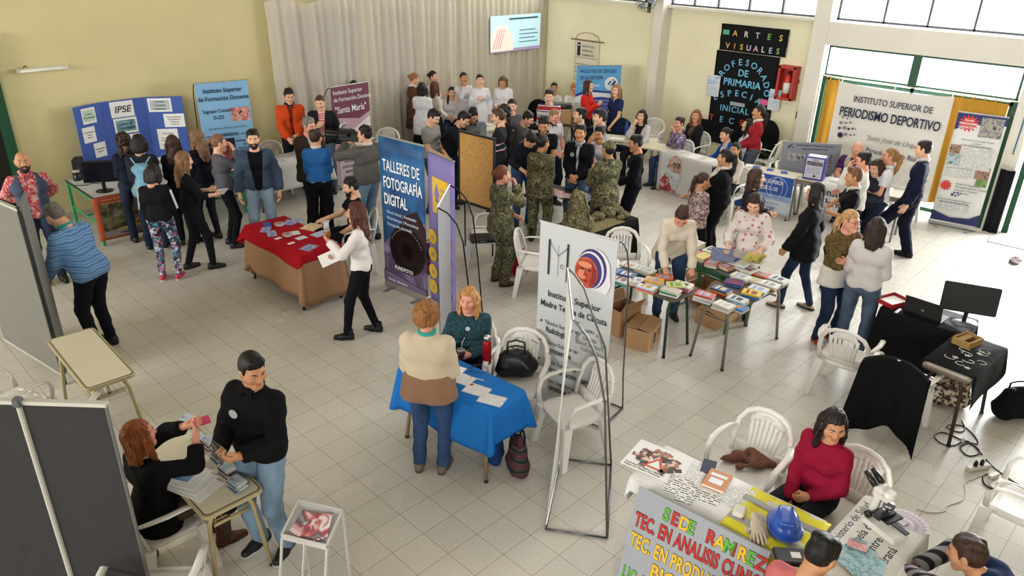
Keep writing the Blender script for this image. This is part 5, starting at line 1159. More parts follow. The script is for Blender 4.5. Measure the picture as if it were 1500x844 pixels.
for s_ in(-1,1):
    m=MB(); m.tube([rp(s_*W/2,0),(s_*W/2,-.16,.012)],.011,6); m.build('leg',[SIL],r); m=MB(); m.tube([rp(s_*W/2,1),(s_*W/2,dp+.02,.012)],.010,6); m.build('leg',[SIL],r); m=MB(); m.tube([(s_*W/2,-.16,.012),(s_*W/2,dp+.02,.012)],.010,6); m.build('foot_bar',[SIL],r)
m=MB(); m.tube([(0,.0,.60),(0,-.15,.06)],.009,6); m.build('brace',[SIL],r); m=MB(); m.tube([(-W/2,-.13,.10),(W/2,-.13,.10)],.009,6); m.build('crossbar',[SIL],r)
bpy.context.view_layer.update()
for k in range(4):
    m=MB(); m.box((0,0,0),(W*.62,dp*.7,.004)); o=m.build('magazine',[mat(['#e2dcda','#d8c8c4','#b05058','#5a5458','#dcd4d0'],.4,kind='photo',scale=9)]); o.matrix_world=r.matrix_world@Matrix.Translation(tuple(rp(-.02+.016*k,.45)+np.array([0,0,.004+.006*k])))@Matrix.Rotation(math.atan2(.10,dp),4,'X')@Matrix.Rotation(.12*k-.15,4,'Z')
    tag(o,'red and white magazine, %s of the pile in the white metal rack'%['lowest','second from the bottom','second from the top','topmost'][k],'magazine','magazines in the rack')
# red table
RFR=quad_frame((442,373.5),(493,359),(359,331.6),.75); RFR=(RFR[0],RFR[1]+math.pi/2,1.38,.56)
table('trestle_table','long table under the red and tan cloths',RFR,.74,CREAM,BRN)
cloth('tablecloth','tan undercloth reaching the floor around the red table',RFR,.742,(.58,.72,.58,.66),mat('#9d7b5e',.85,kind='cloth',spec=.1),.05,11,seed=3)
cloth('tablecloth','red tablecloth over the tan undercloth',RFR,.748,(.16,.30,.16,.10),mat('#a31522',.8,kind='cloth',spec=.1),.062,5,.016,seed=5)
FL=mat(['#e5e3ea','#5a62a8','#b8bcd8'],.5,kind='photo',scale=26)
def rpt(x,y): p=G(345+x/6.805,300+y/6.805,.76); return (p[0],p[1],.7565)
for k,(x,y,wd,hh,a,mt,lb) in enumerate(((600,160,.15,.21,.3,FL,'blue patterned leaflets fanned along the far edge of the red table'),(540,175,.15,.21,.7,FL,'blue patterned leaflet under the fan on the far edge of the red table'),(315,200,.10,.21,1.2,mat(['#3a3f98','#5a62b8'],.4,kind='photo'),'dark blue rolled brochure at the left far end of the red table'),(300,250,.12,.2,.9,FL,'blue and white leaflet leaning over the left edge of the red table'),(360,285,.12,.22,1.2,FL,'white and blue leaflet beside the small bowl on the red table'),(560,285,.14,.2,-.25,prnt('#e6e6ea','#a8a8b4'),'plain white sheet in the middle of the red table'),(655,330,.10,.14,.1,prnt('#e6e6ea','#8a90a8'),'small white printed card next to the bowl of red sweets'),(425,335,.055,.09,.2,PAPER,'tiny white card near the front edge of the red table'),(555,385,.055,.09,.1,PAPER,'tiny white card beside the patterned leaflet pile on the red table'),(730,425,.16,.2,.4,FL,'blue patterned leaflet pile at the front corner of the red table'),(760,220,.22,.25,.4,mat(['#e8e6e4','#d8b070','#a8c0d8'],.5,kind='photo',scale=7),'large colourful brochure behind the tumbler on the red table'),(840,290,.15,.21,.2,prnt('#c8cfe4','#8090b8'),'pale blue sheets beside the tumbler on the red table'),(965,375,.10,.1,.2,FL,'small leaflet pile by the woman with the mate on the red table'))):
    paper(rpt(x,y),RFR[1]+a,wd,hh,mt,lb)
for x,y,lb,sw in((440,215,'small bowl of sweets on the far side of the red table','#8a4a4a'),(520,320,'small bowl of red sweets in the middle of the red table','#b03a44')):
    p=rpt(x,y); r=empty('sweet_bowl',p,0,lb,'bowl','bowls on the red table'); m=MB(); m.lathe([(.03,0),(.055,.02),(.065,.045),(.060,.045),(.050,.02)],seg=18); m.build('bowl',[mat('#c9c4c4',.2)],r,True)
    m=MB(); m.lathe([(.0,.036),(.056,.036),(.045,.05),(.0,.056)],seg=16); m.build('sweets',[mat([sw,'#d8b8b0','#703038'],.4,kind='blotch',scale=90)],r,True)
p=rpt(915,330); r=empty('tumbler',(p[0],p[1],p[2]),0,'tall pale translucent tumbler stack on the red table','cup')
for k in range(4): m=MB(); m.lathe([(.028,.0+.04*k),(.036,.11+.04*k),(.034,.11+.04*k),(.027,.01+.04*k)],seg=18); m.build('cup',[mat('#cfcad8',.2,spec=.5)],r,True)
# white cloth table behind the denim jacket
p=[G(*q,.74) for q in((392,242),(441,236))]; f=((np.array([4.9+.95,10.05])),0,1.3,.5)
a=G(398,258,.0)
WT=(np.array([p[0][0]+.42,p[0][1]+.15]),rad(3),1.45,.55); table('trestle_table','table under a white cloth before the man in the orange jacket',WT,.74,CREAM,BRN); cloth('tablecloth','white tablecloth behind the man in the denim jacket',WT,.742,(.45,.45,.5,.45),mat('#d5d4d2',.85,kind='cloth',spec=.1),.03,9)
for k,u in enumerate((-.35,-.1,.15)): q=on(WT,u,-.12,.7485); paper(q,.2*k,.15,.21,prnt('#dfe2ea','#5a6ca8',50,50),['printed leaflet at the left end of the white cloth table','printed leaflet second along on the white cloth table','printed leaflet third along on the white cloth table'][k],'leaflet','leaflet')
# green table with the screens
GF=(np.array([4.05,12.42]),rad(-2),2.3,.62)
a=G(98,263,.745); b=G(132,292,.745); yl=a[1]; x0=(a[0]+b[0])/2
GF=(np.array([x0+1.15,(a[1]+b[1])/2]),0,2.3,abs(a[1]-b[1]))
table('trestle_table','table with bright green legs under the blue folding board',GF,.745,mat('#c9cbc8',.4),GRNL,rim=mat('#3a4a3a',.5),style='box',legr=.02,r=.02,stretch=True)
def gp(x,y,z=.745): return G(x/6.25,200+y/6.25,z)
p=gp(960,500); r=empty('monitor',(p[0]+.0,p[1],.747),rad(-28),'black computer monitor seen from the front corner on the green-legged table','monitor')
m=MB(); m.lathe([(.0,0),(.12,0),(.12,.008),(.02,.018)],seg=20); m.build('base',[plastic('#101114')],r,True); m=MB(); m.box((0,.02,.09),(.05,.025,.16)); m.build('neck',[plastic('#101114')],r)
m=MB(); m.box((0,0,.30),(.50,.03,.32),rotx(rad(-8)),.01); o=m.build('screen_housing',[plastic('#0d0e12')],r); m=MB(); m.box((0,-.0165,.30),(.46,.002,.28),rotx(rad(-8))); m.build('display',[mat('#10131c',.15)],o); 
p=gp(800,350); r=empty('laptop',(p[0],p[1]+.06,.747),rad(-20),'black open laptop behind the monitor on the green-legged table','laptop'); m=MB(); m.box((0,0,.012),(.36,.25,.022),None,.006); m.build('base',[plastic('#17181b')],r); m=MB(); m.box((0,.17,.12),(.36,.014,.24),rotx(rad(-20))); m.build('lid',[plastic('#141518')],r)
p=gp(690,290); m=MB(); m.box((0,0,.07),(.34,.28,.14),None,.02); o=m.build('printer',[plastic('#1e1d1e')]); o.location=(p[0]+.05,min(p[1],12.7),.747); o.rotation_euler=(0,0,rad(-15)); tag(o,'black printer case at the wall end of the green-legged table','printer'); m=MB(); m.box((0,-.1405,.05),(.24,.004,.04)); m.build('paper_slot',[plastic('#0a0a0a')],o)
p=gp(715,400); r=empty('speaker',(p[0],p[1],.747),0,'small black rounded speaker with a pale top on the green-legged table','speaker'); m=MB(); m.lathe([(.06,0),(.065,.03),(.055,.13)],seg=18); m.build('body',[plastic('#15151a')],r,True); m=MB(); m.lathe([(.056,.131),(.05,.15),(0,.152)],seg=18); m.build('top',[plastic('#b9b6ae')],r,True)
m=MB(); q0=gp(700,455); m.tube([(q0[0]-.05,q0[1]+.15,.752),(q0[0],q0[1],.752),(q0[0]+.12,q0[1]-.06,.752),(q0[0]+.22,q0[1]-.02,.752),(q0[0]+.3,q0[1]-.12,.752)],.006,5); tag(m.build('cable',[plastic('#141416')],None,True),'thin black cable lying on the green-legged table','cable')
p=gp(1420,210); 
for k in range(3): paper((p[0]+.05*k,p[1]-.02*k,.748+.012*k),.3+.2*k,.22,.3,PAPER,['lowest','middle','topmost'][k]+' white paper pile beside the girl with the backpack on the green-legged table','paper','papers',thick=.012)
# poster hanging from the front of the green table
a=G(148,363); pr_=G(228,345); w=.95; q=on(GF,-.5,-.5,0); bx=GF[0][0]-GF[2]/2
r=empty('hanging_poster',(G(131,291,.745)[0]+w/2-.0,GF[0][1]-GF[3]/2-.045,.10),0,'orange-bordered poster with a hand and leaves hanging from the green-legged table','poster'); h=.66
sheet(r,w,h,mat('#b5502e',.6),wav=.004); fl=Flat(-.008); fl.rect(-w*.42,h*.06,w*.5,h*.82,mat('#8f8a86',.6)); fl.rect(-w*.42,h*.20,w*.5,h*.82,photo('#23241c','#3f3d28','#76704a','#8d8fa0',scale=5)); fl.poly([(-w*.30,h*.20),(w*.45,h*.20),(w*.45,h*.32),(w*.1,h*.27)],photo('#b8982e','#e0c84a',scale=20)); fl.poly([(-w*.05,h*.27),(w*.10,h*.30),(w*.16,h*.42),(w*.40,h*.40),(w*.40,h*.46),(w*.13,h*.45),(w*.05,h*.33)],mat('#c98f6e',.6)); fl.build('print',r)
lines(r,-w*.38,h*.90,['Instituto de Formación Técnica','donde nos reunimos'],.045,mat('#e0b090',.6),1.2,y=-.012,bold=.01); text(r,'Instituto Paraná',-w*.2,h*.10,.045,BK,'LEFT',0,1,0,-.012)
# blue table
BF=quad_frame((719,605),(767,573),(581,541),.745); BF=(BF[0],BF[1]+math.pi/2,BF[3],max(.44,BF[2]))
table('school_table','narrow table with tan legs under the bright blue cloth',BF,.74,CREAM,mat('#8b7a5c',.4),rim=RIMD)
cloth('tablecloth','bright blue tablecloth on the narrow table with three flyers',BF,.742,(.42,.46,.42,.34),mat('#1e6fbe',.75,kind='cloth',spec=.15),.045,8,seed=11)
fm=prnt('#eceae8','#8f8f98',70,80)
for k,(px,lb) in enumerate((((676,555),'white printed flyer nearest the woman in the cream sweater on the blue cloth'),((698,572),'white printed flyer in the middle of the three on the blue cloth'),((720,586),'white printed flyer nearest the table end on the blue cloth'))):
    for j in range(2): 
        p=G(px[0],px[1],.75); o=paper((p[0]+.005*j,p[1]-.004*j,.7485+.002*j),BF[1]+rad(-82)+.08*k-.05*j,.15,.215,fm,lb if j else lb.replace('white printed flyer','under-sheet of the white flyer'),group='flyers on the blue cloth')
        if j: m=MB(); m.lathe([(0,0),(.018,0),(.018,.0006),(0,.0006)],(.045,.085,.0025),12); m.build('seal',[mat('#a04038',.5)],o)
p=G(665,545,.75); paper((p[0],p[1],.75),BF[1]+.2,.15,.21,PAPER,'blank white sheet by the arm of the woman in the cream sweater','sheet','paper')
p=G(691,541,.75); r=empty('eyeglasses',(p[0],p[1],.752),rad(30),'dark folded eyeglasses with a cord on the blue cloth','glasses'); m=MB()
for s in(-1,1): m.tube([(s*.035+.026*math.cos(a),.02*math.sin(a),.012) for a in np.linspace(0,6.28,14)[:-1]],.0025,5,True)
m.tube([(-.009,0,.014),(.009,0,.014)],.0025,5); m.build('frame',[plastic('#2a2550')],r); m=MB(); m.tube([(.06,0,.01),(.09,-.06,.004),(.05,-.13,.004),(.0,-.16,.004),(-.04,-.10,.004),(-.06,0,.01)],.003,5); m.build('cord',[plastic('#1d2a5c')],r)
p=G(700,556,.75); m=MB(); m.tube([(0,-.06,.006),(0,.06,.006)],.0045,7); o=m.build('pen',[plastic('#e2e2e2')]); o.location=(p[0],p[1],.7495); o.rotation_euler=(0,0,rad(20)); tag(o,'white pen beside the eyeglasses on the blue cloth','pen'); m=MB(); m.tube([(0,.058,.006),(0,.072,.006)],.005,7); m.build('pen_cap',[plastic('#c03050')],o)
# bags by the blue table
p=G(757,692); bag('woven_bag','dark striped woven bag standing under the end of the blue cloth',G(758,690),rad(60),(.30,.16,.34),mat(['#1c1b20','#3f5a48','#1c1b20','#7a3a30','#1d1a1c','#5a3040'],.8,kind='stripe',scale=3.2,dist=1.5),.10,strap=fab('#222026'))
bag('plastic_bag','dark blue bag behind the woven bag under the blue table',G(726,672),rad(40),(.26,.12,.30),fab('#1a3a6a'),.06)
# book tables
b1=quad_frame((984.4,440),(1021.7,421),(876.6,406.7),.74); B1=(b1[0],b1[1]+math.pi/2,1.12,.5)
B1=(b1[0]-np.array([0,-.0]),b1[1]+math.pi/2,b1[3]+.05,.5)
table('school_table','dark green framed table of books before the bending woman in cream',B1,.735,mat('#5b5248',.5),DGRN,style='arch',group='book tables')
f=quad_frame((1069,458),(1158,413),(1019,437),.74); B2=f
table('school_table','table with olive-grey legs covered in books, nearest the walking woman in black',(f[0],f[1],f[2],f[3]),.735,mat('#5b5248',.5),GLEG,group='book tables')
LF=(np.array([7.42,4.12]),rad(-4),1.05,.50)
a,b,c2=G(998,378,.74),G(1070,408,.74),G(1025,352,.74); e=(b-a)[:2]; Lx=np.hypot(*e); ang=math.atan2(e[1],e[0]); n=np.array([-e[1],e[0]])/Lx
LF=((a+b)[:2]/2+n*.24,ang,Lx+.1,.46)
r=table('school_table','green table with a wire mesh edge under the coloured paperbacks',LF,.735,mat('#4b4a44',.5),mat('#1f6a42',.4),style='box',legr=.017,group='book tables')
m=MB(); Lm=LF[2]
for k in range(int(Lm/.035)):
    x=-Lm/2+k*.035
    m.tube([(x,-.235,.64),(x+.035,-.235,.74)],.005,4); m.tube([(x+.035,-.235,.64),(x,-.235,.74)],.005,4)
m.tube([(-Lm/2,-.235,.745),(Lm/2,-.235,.745)],.008,6); m.tube([(-Lm/2,-.235,.655),(Lm/2,-.235,.655)],.008,6); m.build('wire_mesh',[mat('#17482e',.4)],r)
cols=[('#e0ddd4','white'),('#3a7ec0','blue'),('#d89a3a','ochre'),('#2a3f7c','navy'),('#c9c4b4','grey-white'),('#b8402e','red'),('#e3c23c','yellow'),('#5c3a78','purple'),('#d0663a','orange'),('#cfd6d8','pale grey'),('#2f8a78','teal'),('#d06a92','pink')]
PR=[('#8a8f98'),('#c8c4ba'),('#b8883c'),('#98a4b8'),('#4a4f58'),('#c0b888'),('#8a3a30')]
rb=random.Random(21)
NTH='first second third fourth fifth sixth seventh eighth ninth tenth'.split()
def books(tag_,pts,zt,yaw0,fr,ends):
    c_,ya,L,W=fr; pos=[]
    for (x,y,n,c0,yw) in pts:
        p=G(860+x/4.823,330+y/4.823,zt+.012*n); q=rotz(-ya)@np.array([p[0]-c_[0],p[1]-c_[1],0]); pos.append((p,q[0],q[1]))
    vs_=sorted(p[2] for p in pos); mid=vs_[len(vs_)//2]
    nearv=np.array([rotz(ya)@np.array([0,1,0])])[0]; near=-1 if nearv[:2]@c_>0 else 1   # which side of the table the camera sees first
    rows={}
    for i,p in enumerate(pos): rows.setdefault('front' if (p[2]-mid)*near>=0 and p[2]!=mid or p[2]==mid else 'back',[]).append(i)
    far=1 if (rotz(ya)@np.array([1,0,0]))[:2]@c_>0 else -1
    for rn,ids in rows.items():
        ids.sort(key=lambda i:-far*pos[i][1])
        for rk,i in enumerate(ids):
            x,y,n,c0,yw=pts[i]; p=pos[i][0]; z=zt+.003
            for k in range(n):
                top=k==n-1; ci=c0 if top else rb.choice((0,0,0,4,4,9,9,1,3,5,2,6,8,10,7,11)); t=rb.choice((.014,.018,.022,.026)) if not top else .018
                place='alone as' if n==1 else ('topmost of' if top else ('bottom of' if k==0 else NTH[k]+' up in'))
                lb='%s paperback %s the %s %s-row pile from the %s end, %s'%(cols[ci][1],place,NTH[rk],rn,ends,tag_)
                book((p[0]+rb.uniform(-.008,.008),p[1]+rb.uniform(-.008,.008),z),yaw0+yw+rb.uniform(-.1,.1),.145,.205,t,cols[ci][0],lb,'books on the '+tag_,PR[(i*3+k)%7] if top else None); z+=t+.0008
# pixel offsets are in a 4.8x view of the area (860,330)
books('dark-green table',[(115,245,4,0,.2),(175,325,4,1,.1),(275,360,3,3,.3),(300,285,1,9,.0),(345,400,3,0,.4),(410,330,3,4,.1),(470,405,4,2,.3),(420,445,3,9,.2),(540,370,1,8,.5),(590,470,3,4,.15),(680,430,3,0,.2),(240,395,2,9,.1)],.737,B1[1]-math.pi/2,B1,'far')
books('olive-legged table',[(830,505,4,5,.2),(950,465,3,3,.1),(965,575,3,0,.0),(1060,530,3,9,.1),(1035,410,2,7,.3),(1090,365,3,0,.1),(1180,390,2,4,.2),(1235,350,1,8,.1),(1355,385,2,9,.0),(1290,425,2,0,.1),(1210,460,2,9,.1),(1165,490,2,6,.2),(1060,580,2,1,.1)],.737,B2[1],B2,'far')
books('mesh-edged table',[(745,200,2,11,.3),(820,225,3,6,.1),(885,270,2,5,.4),(870,180,3,0,.1),(940,195,2,1,.2),(1050,215,3,10,.3),(1030,250,4,3,.1),(1000,290,2,5,.0),(1100,285,3,9,.2),(770,140,3,0,.2),(1180,265,3,4,.1),(1150,320,2,9,.0)],.737,LF[1],LF,'far')
p=G(990,418,.80); book((p[0],p[1],.80),rad(40),.15,.21,.012,'#c9cc8a','open green and white booklet leaning on the piles before the woman in the cream sweater','books on the dark-green table','#7aa04a')
# cartons
def carton(label,px,yaw,sz,open_=False,mark=False,z0=0.):
    p=G(*px,z0); r=empty('cardboard_box',(p[0],p[1],z0),yaw,label,'box','cardboard boxes'); a,b,c=sz; m=MB(); t=.006
    for q in(((0,-b/2,c/2),(a,t,c)),((0,b/2,c/2),(a,t,c)),((-a/2,0,c/2),(t,b,c)),((a/2,0,c/2),(t,b,c)),((0,0,t/2),(a,b,t))): m.box(*q)
    m.build('box_body',[BOX],r)
    for k,(y,s) in enumerate(((-b/2,-1),(b/2,1))):
        m=MB(); an=rad(62 if open_ else 172 if k==0 else 178); w=b/2-.004
        m.box((0,y+s*w/2*math.cos(an),c+.004+.004*k+w/2*math.sin(an)),(a,w,t),rotx(s*an)); m.build('flap',[BOX],r)
    if mark: 
        f=Flat(-b/2-.005); f.rect(-a*.1,c*.2,a*.02,c*.55,INK); f.disc(-a*.04,c*.62,.03,INK); f.rect(a*.1,c*.65,a*.42,c*.72,mat('#4a3020',.7)); f.rect(a*.1,c*.5,a*.42,c*.56,mat('#4a3020',.7)); f.build('printed_mark',r)
carton('open tall cardboard box under the dark green book table',(910,484),rad(-8),(.34,.26,.34),True)
carton('closed cardboard box with black printing in front of the dark green book table',(940,502),rad(14),(.40,.30,.26),False,True)
carton('low cardboard box in the shade under the book tables',(1050,470),rad(-4),(.5,.3,.2)); carton('cardboard box lying under the green table with the wire mesh',(1030,440),rad(-6),(.4,.3,.26),True)
# black cloth tables with computers
f=quad_frame((1296,452),(1408,488),(1310,433),.745); K1=(f[0]+np.array([0,0]),f[1],f[2]+.06,.46); table('trestle_table','table under the black cloth that carries the laptop and the monitor',K1,.74,CREAM,BRN); BLC=mat('#0e0e11',.8,kind='cloth',spec=.15)
cloth('tablecloth','black tablecloth under the laptop and the monitor',K1,.742,(.55,.30,.45,.40),BLC,.03,9,seed=8)
f=quad_frame((1357,534),(1414,556),(1410,490),.74); K2=(f[0],f[1]+math.pi/2,f[3]+.04,f[2]+.08)
table('school_table','wooden school desk with dark brown legs, half under the flowered black cloth',K2,.735,mat('#8a7a6a',.45),BRN,rim=mat('#6a5a4a',.5),basket=True)
K2c=(K2[0]+rotz(K2[1])[:2,:2]@np.array([.06,0]),K2[1],K2[2]-.12,K2[3]+.01); cloth('tablecloth','black cloth with white flower embroidery on the wooden desk',K2c,.740,(.34,.10,.14,.01),BLC,.02,9,seed=4)
m=MB(); V_=[]
rb2=random.Random(5)
def fpt(u,v): q=on(K2c,u,v,.7475); return q
for k in range(9):
    cx=-.32+.075*k; pts=[]; 
    for t in np.linspace(0,1,14):
        a=t*4.6+k*1.1; R_=.05*(1-t*.8)+.012; pts.append(fpt(cx+R_*1.6*math.cos(a)*.6,-.10+.26*math.sin(k*1.7)+R_*2.4*math.sin(a)))
    m.tube(pts,.0035,4)
for k in range(5):
    cx=-.36+.15*k; cy=-.25+.5*((k*37)%10)/10
    for j in range(5): a=j*1.256; m.tube([fpt(cx,cy),fpt(cx+.022*math.cos(a),cy+.06*math.sin(a))],[.003,.009],5)
o=m.build('embroidery',[mat('#cfcdc8',.7)]); par=[x for x in D.objects if x.get('label')=='black cloth with white flower embroidery on the wooden desk'][0]
bpy.context.view_layer.update(); o.parent=par; o.matrix_parent_inverse=par.matrix_world.inverted()
def kp(x,y,z=.75): return G(1190+x/3.835,400+y/3.835,z)
p=kp(640,240); r=empty('laptop',(p[0],p[1],.749),0,'black open laptop with a pale logo seen from behind on the black cloth','laptop'); r.rotation_euler=(0,0,math.atan2(p[1],p[0])+math.pi/2-rad(20)); m=MB(); m.box((0,0,.012),(.36,.25,.022),None,.006); m.build('base',[plastic('#1c1d20')],r); m=MB(); m.box((0,-.165,.125),(.37,.012,.25),rotx(rad(18)),.006); l=m.build('lid',[plastic('#131215')],r); m=MB(); m.lathe([(0,0),(.014,0),(.014,.001),(0,.001)],(0,0,0),12,rotx(rad(90+18))); o=m.build('logo',[mat('#8a8a8c',.3)],l); o.location=(0,-.174,.12)
r.rotation_euler=(0,0,math.atan2(p[1],p[0])-math.pi/2-rad(15))
p=kp(850,275); r=empty('monitor',(p[0],p[1],.749),0,'flat black monitor seen from behind on a glossy foot on the black cloth','monitor'); m=MB(); m.lathe([(.0,0),(.13,0),(.13,.006),(.03,.014)],seg=22); m.build('base',[mat('#6d6f74',.15,metal=.4)],r,True); m=MB(); m.tube([(0,0,.01),(0,.0,.16)],.022,8); m.build('neck',[plastic('#0e0f11')],r); m=MB(); m.box((0,.02,.26),(.52,.035,.30),rotx(rad(-14)),.012); m.build('screen_housing',[plastic('#0a0a0c',.65)],r); m=MB(); m.box((-.08,-.006,.16),(.12,.004,.025),rotx(rad(-14))); m.build('port_panel',[mat('#9a9a9a',.5)],r); r.rotation_euler=(0,0,math.atan2(p[1],p[0])-math.pi/2+rad(12))
p=kp(870,385,.77); r=empty('wooden_box',(p[0],p[1],.748),rad(-15),'open light wooden box on the flowered black cloth','box'); WD=mat('#a8864e',.6,kind='wood'); m=MB()
for q in(((0,-.08,.035),(.24,.012,.07)),((0,.08,.035),(.24,.012,.07)),((-.115,0,.035),(.012,.15,.07)),((.115,0,.035),(.012,.15,.07)),((0,0,.006),(.24,.16,.01))): m.box(*q)
m.build('box_body',[WD],r); m=MB(); m.box((0,.03,.05),(.20,.06,.012)); m.build('divider',[WD],r)
p=kp(450,165); r=empty('letter_tray',(p[0],p[1],.749),rad(-20),'red paper tray beside the woman in the white shirt on the black cloth','tray'); m=MB(); RDT=plastic('#a81f2c')
for q in(((0,-.11,.025),(.30,.008,.05)),((0,.11,.025),(.30,.008,.05)),((-.15,0,.025),(.008,.22,.05)),((.15,0,.025),(.008,.22,.05)),((0,0,.004),(.30,.22,.006))): m.box(*q)
m.build('tray_body',[RDT],r); m=MB(); m.box((0,0,.014),(.26,.19,.012)); m.build('paper_pile',[PAPER],r)
p=kp(480,215); m=MB(); m.box((0,0,.007),(.14,.03,.012),None,.004); o=m.build('stapler',[plastic('#b8b8bc')]); o.location=(p[0],p[1],.749); tag(o,'small silver gadget beside the laptop on the black cloth','gadget')
p=kp(690,262); m=MB(); m.tube([(0,0,.006),(.06,-.03,.012),(.12,.0,.008),(.10,.05,.012),(.03,.05,.008),(.08,.02,.014),(.16,.04,.006)],.007,5); o=m.build('cable_coil',[plastic('#8d9096')],None,True); o.location=(p[0],p[1],.749); tag(o,'coiled pale cable behind the laptop on the black cloth','cable')
bag('patterned_bag','brown bag with pale dots under the wooden desk',G(1385,592),rad(-60),(.42,.20,.36),mat(['#1d1614','#c8bfae','#8a6a4a','#2a1f1a','#b8a890'],.7,kind='blotch',scale=42),.08,strap=mat('#6a4a32',.5))
bag('travel_bag','black soft bag on the floor at the right edge of the room, past the desk',G(1482,610),rad(-35),(.46,.22,.34),fab('#0d0d10'),.05)
# cables and the power strip
def fl_(x,y): return G(1100+x/3.75,619+y/3.75)
def floorcable(label,pts,m,r_=.006):
    # smooth a polyline
    P=[np.array(fl_(*q))+np.array([0,0,r_]) for q in pts]; Q=[]
    for i in range(len(P)-1):
        a,b=P[i],P[i+1]; a0=P[max(0,i-1)];b1_=P[min(len(P)-1,i+2)]
        for t in np.linspace(0,1,6)[:-1]: Q.append(.5*((2*a)+(-a0+b)*t+(2*a0-5*a+4*b-b1_)*t*t+(-a0+3*a-3*b+b1_)*t**3))
    Q.append(P[-1]); k=MB(); k.tube(Q,r_,6); return tag(k.build('floor_cable',[m],None,True),label,'cable')
KB=plastic('#141416'); KW=plastic('#d3d0c8')
floorcable('black cable looping on the floor from the desk leg to the power strip',[(1160,-10),(1175,40),(1140,55),(1075,30),(1100,15),(1170,25),(1230,80),(1245,120),(1200,115),(1150,140),(1190,185),(1250,175),(1240,140),(1160,100),(1060,58),(1010,75),(1040,115),(1110,130),(1190,105),(1270,180)],KB)
floorcable('black cable running from the power strip to the right edge of the floor',[(1290,205),(1340,255),(1430,320),(1480,350)],KB); floorcable('thick black cable from the white adapter to the armchair at the floor edge',[(1305,285),(1275,300),(1290,350),(1400,398)],KB,.008)
floorcable('thin white cable snaking over the tiles to the microscope table',[(1280,290),(1230,310),(1175,335),(1180,380),(1160,430),(1080,460),(1060,490),(985,497),(910,478)],KW,.005); floorcable('thin white cable passing below the power strip towards an armchair',[(1300,330),(1340,370),(1420,420),(1490,470)],KW,.005)
p=fl_(1245,255); r=empty('power_strip',(p[0],p[1],0),rad(-30),'white power strip with black plugs on the tiled floor','power strip'); m=MB(); m.box((0,0,.02),(.24,.06,.04),None,.008); m.build('housing',[plastic('#dcd9d0')],r)
for x in(-.04,.03): m=MB(); m.lathe([(.018,.04),(.018,.07),(.008,.10)],(x,0,0),10); m.build('plug',[KB],r,True)
p=fl_(1330,300); m=MB(); m.box((0,0,.018),(.12,.05,.035),None,.008); o=m.build('adapter',[plastic('#dcd9d0')]); o.location=(p[0],p[1],0); o.rotation_euler=(0,0,rad(-20)); tag(o,'white socket adapter just below the power strip on the floor','adapter')
p=fl_(1160,112); m=MB(); m.lathe([(.016,0),(.02,.03),(.012,.05),(0,.055)],seg=10); o=m.build('bulb_plug',[KW],None,True); o.location=(p[0],p[1],.0); tag(o,'small white plug lying in the black cable loop','plug')
# career table with the hand-lettered sign
f=quad_frame((933,700),(1150,812),(953,648),.745); SF=(f[0],f[1],f[2]+.10,.50)
SF=(f[0]+rotz(f[1])[:2,:2]@np.array([.03,.0]),f[1],f[2]+.12,.50)
table('school_table','table with tan legs under the white cloth and the hand-lettered sign',SF,.738,CREAM,mat('#8b7a5c',.4)); cloth('tablecloth','white tablecloth behind the hand-lettered grey sign',SF,.741,(.10,.16,.26,.22),WTC,.02,7,.012,seed=6)
def sp(x,y,z=.75): return G(900+x/3.767,620+y/3.767,z)
# the sign leans against the table front
tl=sp(168,330,.77); tr=sp(885,690,.77); e=(tr-tl)[:2]; wS=float(np.hypot(*e)); yS=math.atan2(e[1],e[0]); cS=(tl+tr)[:2]/2+np.array([math.sin(yS),-math.cos(yS)])*.075
sr=empty('hand_lettered_sign',(cS[0],cS[1],.79),yS,'grey board sign with red, yellow and green hand-cut letters leaning on the white-clothed table','sign'); Ls=.82
bo=MB(); bo.box((0,0,-Ls/2),(wS,.012,Ls)); bo=bo.build('board',[mat('#9a9ea4',.7)],sr); bo.rotation_euler=(rad(-14),0,0)
sr['lean']=14
CR=mat('#b32a22',.6);CY=mat('#dcb12a',.6);CG=mat('#5ba83a',.6); OUT=mat('#20181a',.7)
def slab(s,x,z,size,ms,sx=1.,al='LEFT',sp_=1.05):
    # letters one colour or cycling, with a dark outline behind
    if not isinstance(ms,list):
        text(bo,s,x,z,size,OUT,al,.050,sx,0,-.0085,None,sp_); text(bo,s,x,z,size,ms,al,.030,sx,0,-.0105,None,sp_)
    else:
        xx=x
        for i,ch in enumerate(s):
            if ch!=' ': text(bo,ch,xx,z,size,OUT,'LEFT',.050,sx,0,-.0085); text(bo,ch,xx,z,size,ms[i%len(ms)],'LEFT',.030,sx,0,-.0105)
            xx+=size*sx*(.57 if ch not in 'I ' else .36)
w=wS
slab('SEDE  RAMIREZ',-w*.27,-.145,.135,[CG,CR,CY,CG,CR,CR,CR,CY,CG,CR,CY,CG,CR],.80); slab('TEC. EN ANALISIS CLINICOS',-w*.47,-.29,.150,CR,w/1.86); slab('TEC. EN PRODUCCION DE',-w*.47,-.45,.150,CY,w/1.80); slab('BIOIMAGENES',-w*.26,-.59,.135,CY,.9); slab('LIC. EN HIGIENE Y SEG.',-w*.47,-.72,.140,CG,w/1.8); slab('LABORAL',-w*.20,-.81,.10,CG,1.)
pp=[sp(*q) for q in((170,92),(415,190),(292,318),(70,262))]; c=sum(pp)/4; e=(pp[1]-pp[0])[:2]; o=paper((c[0],c[1],.748),math.atan2(e[1],e[0]),.44,.36,PAPER,'large white poster with a wheel of photographs and a red triangle','poster','poster'); m=MB(); n_=0; rb3=random.Random(3)
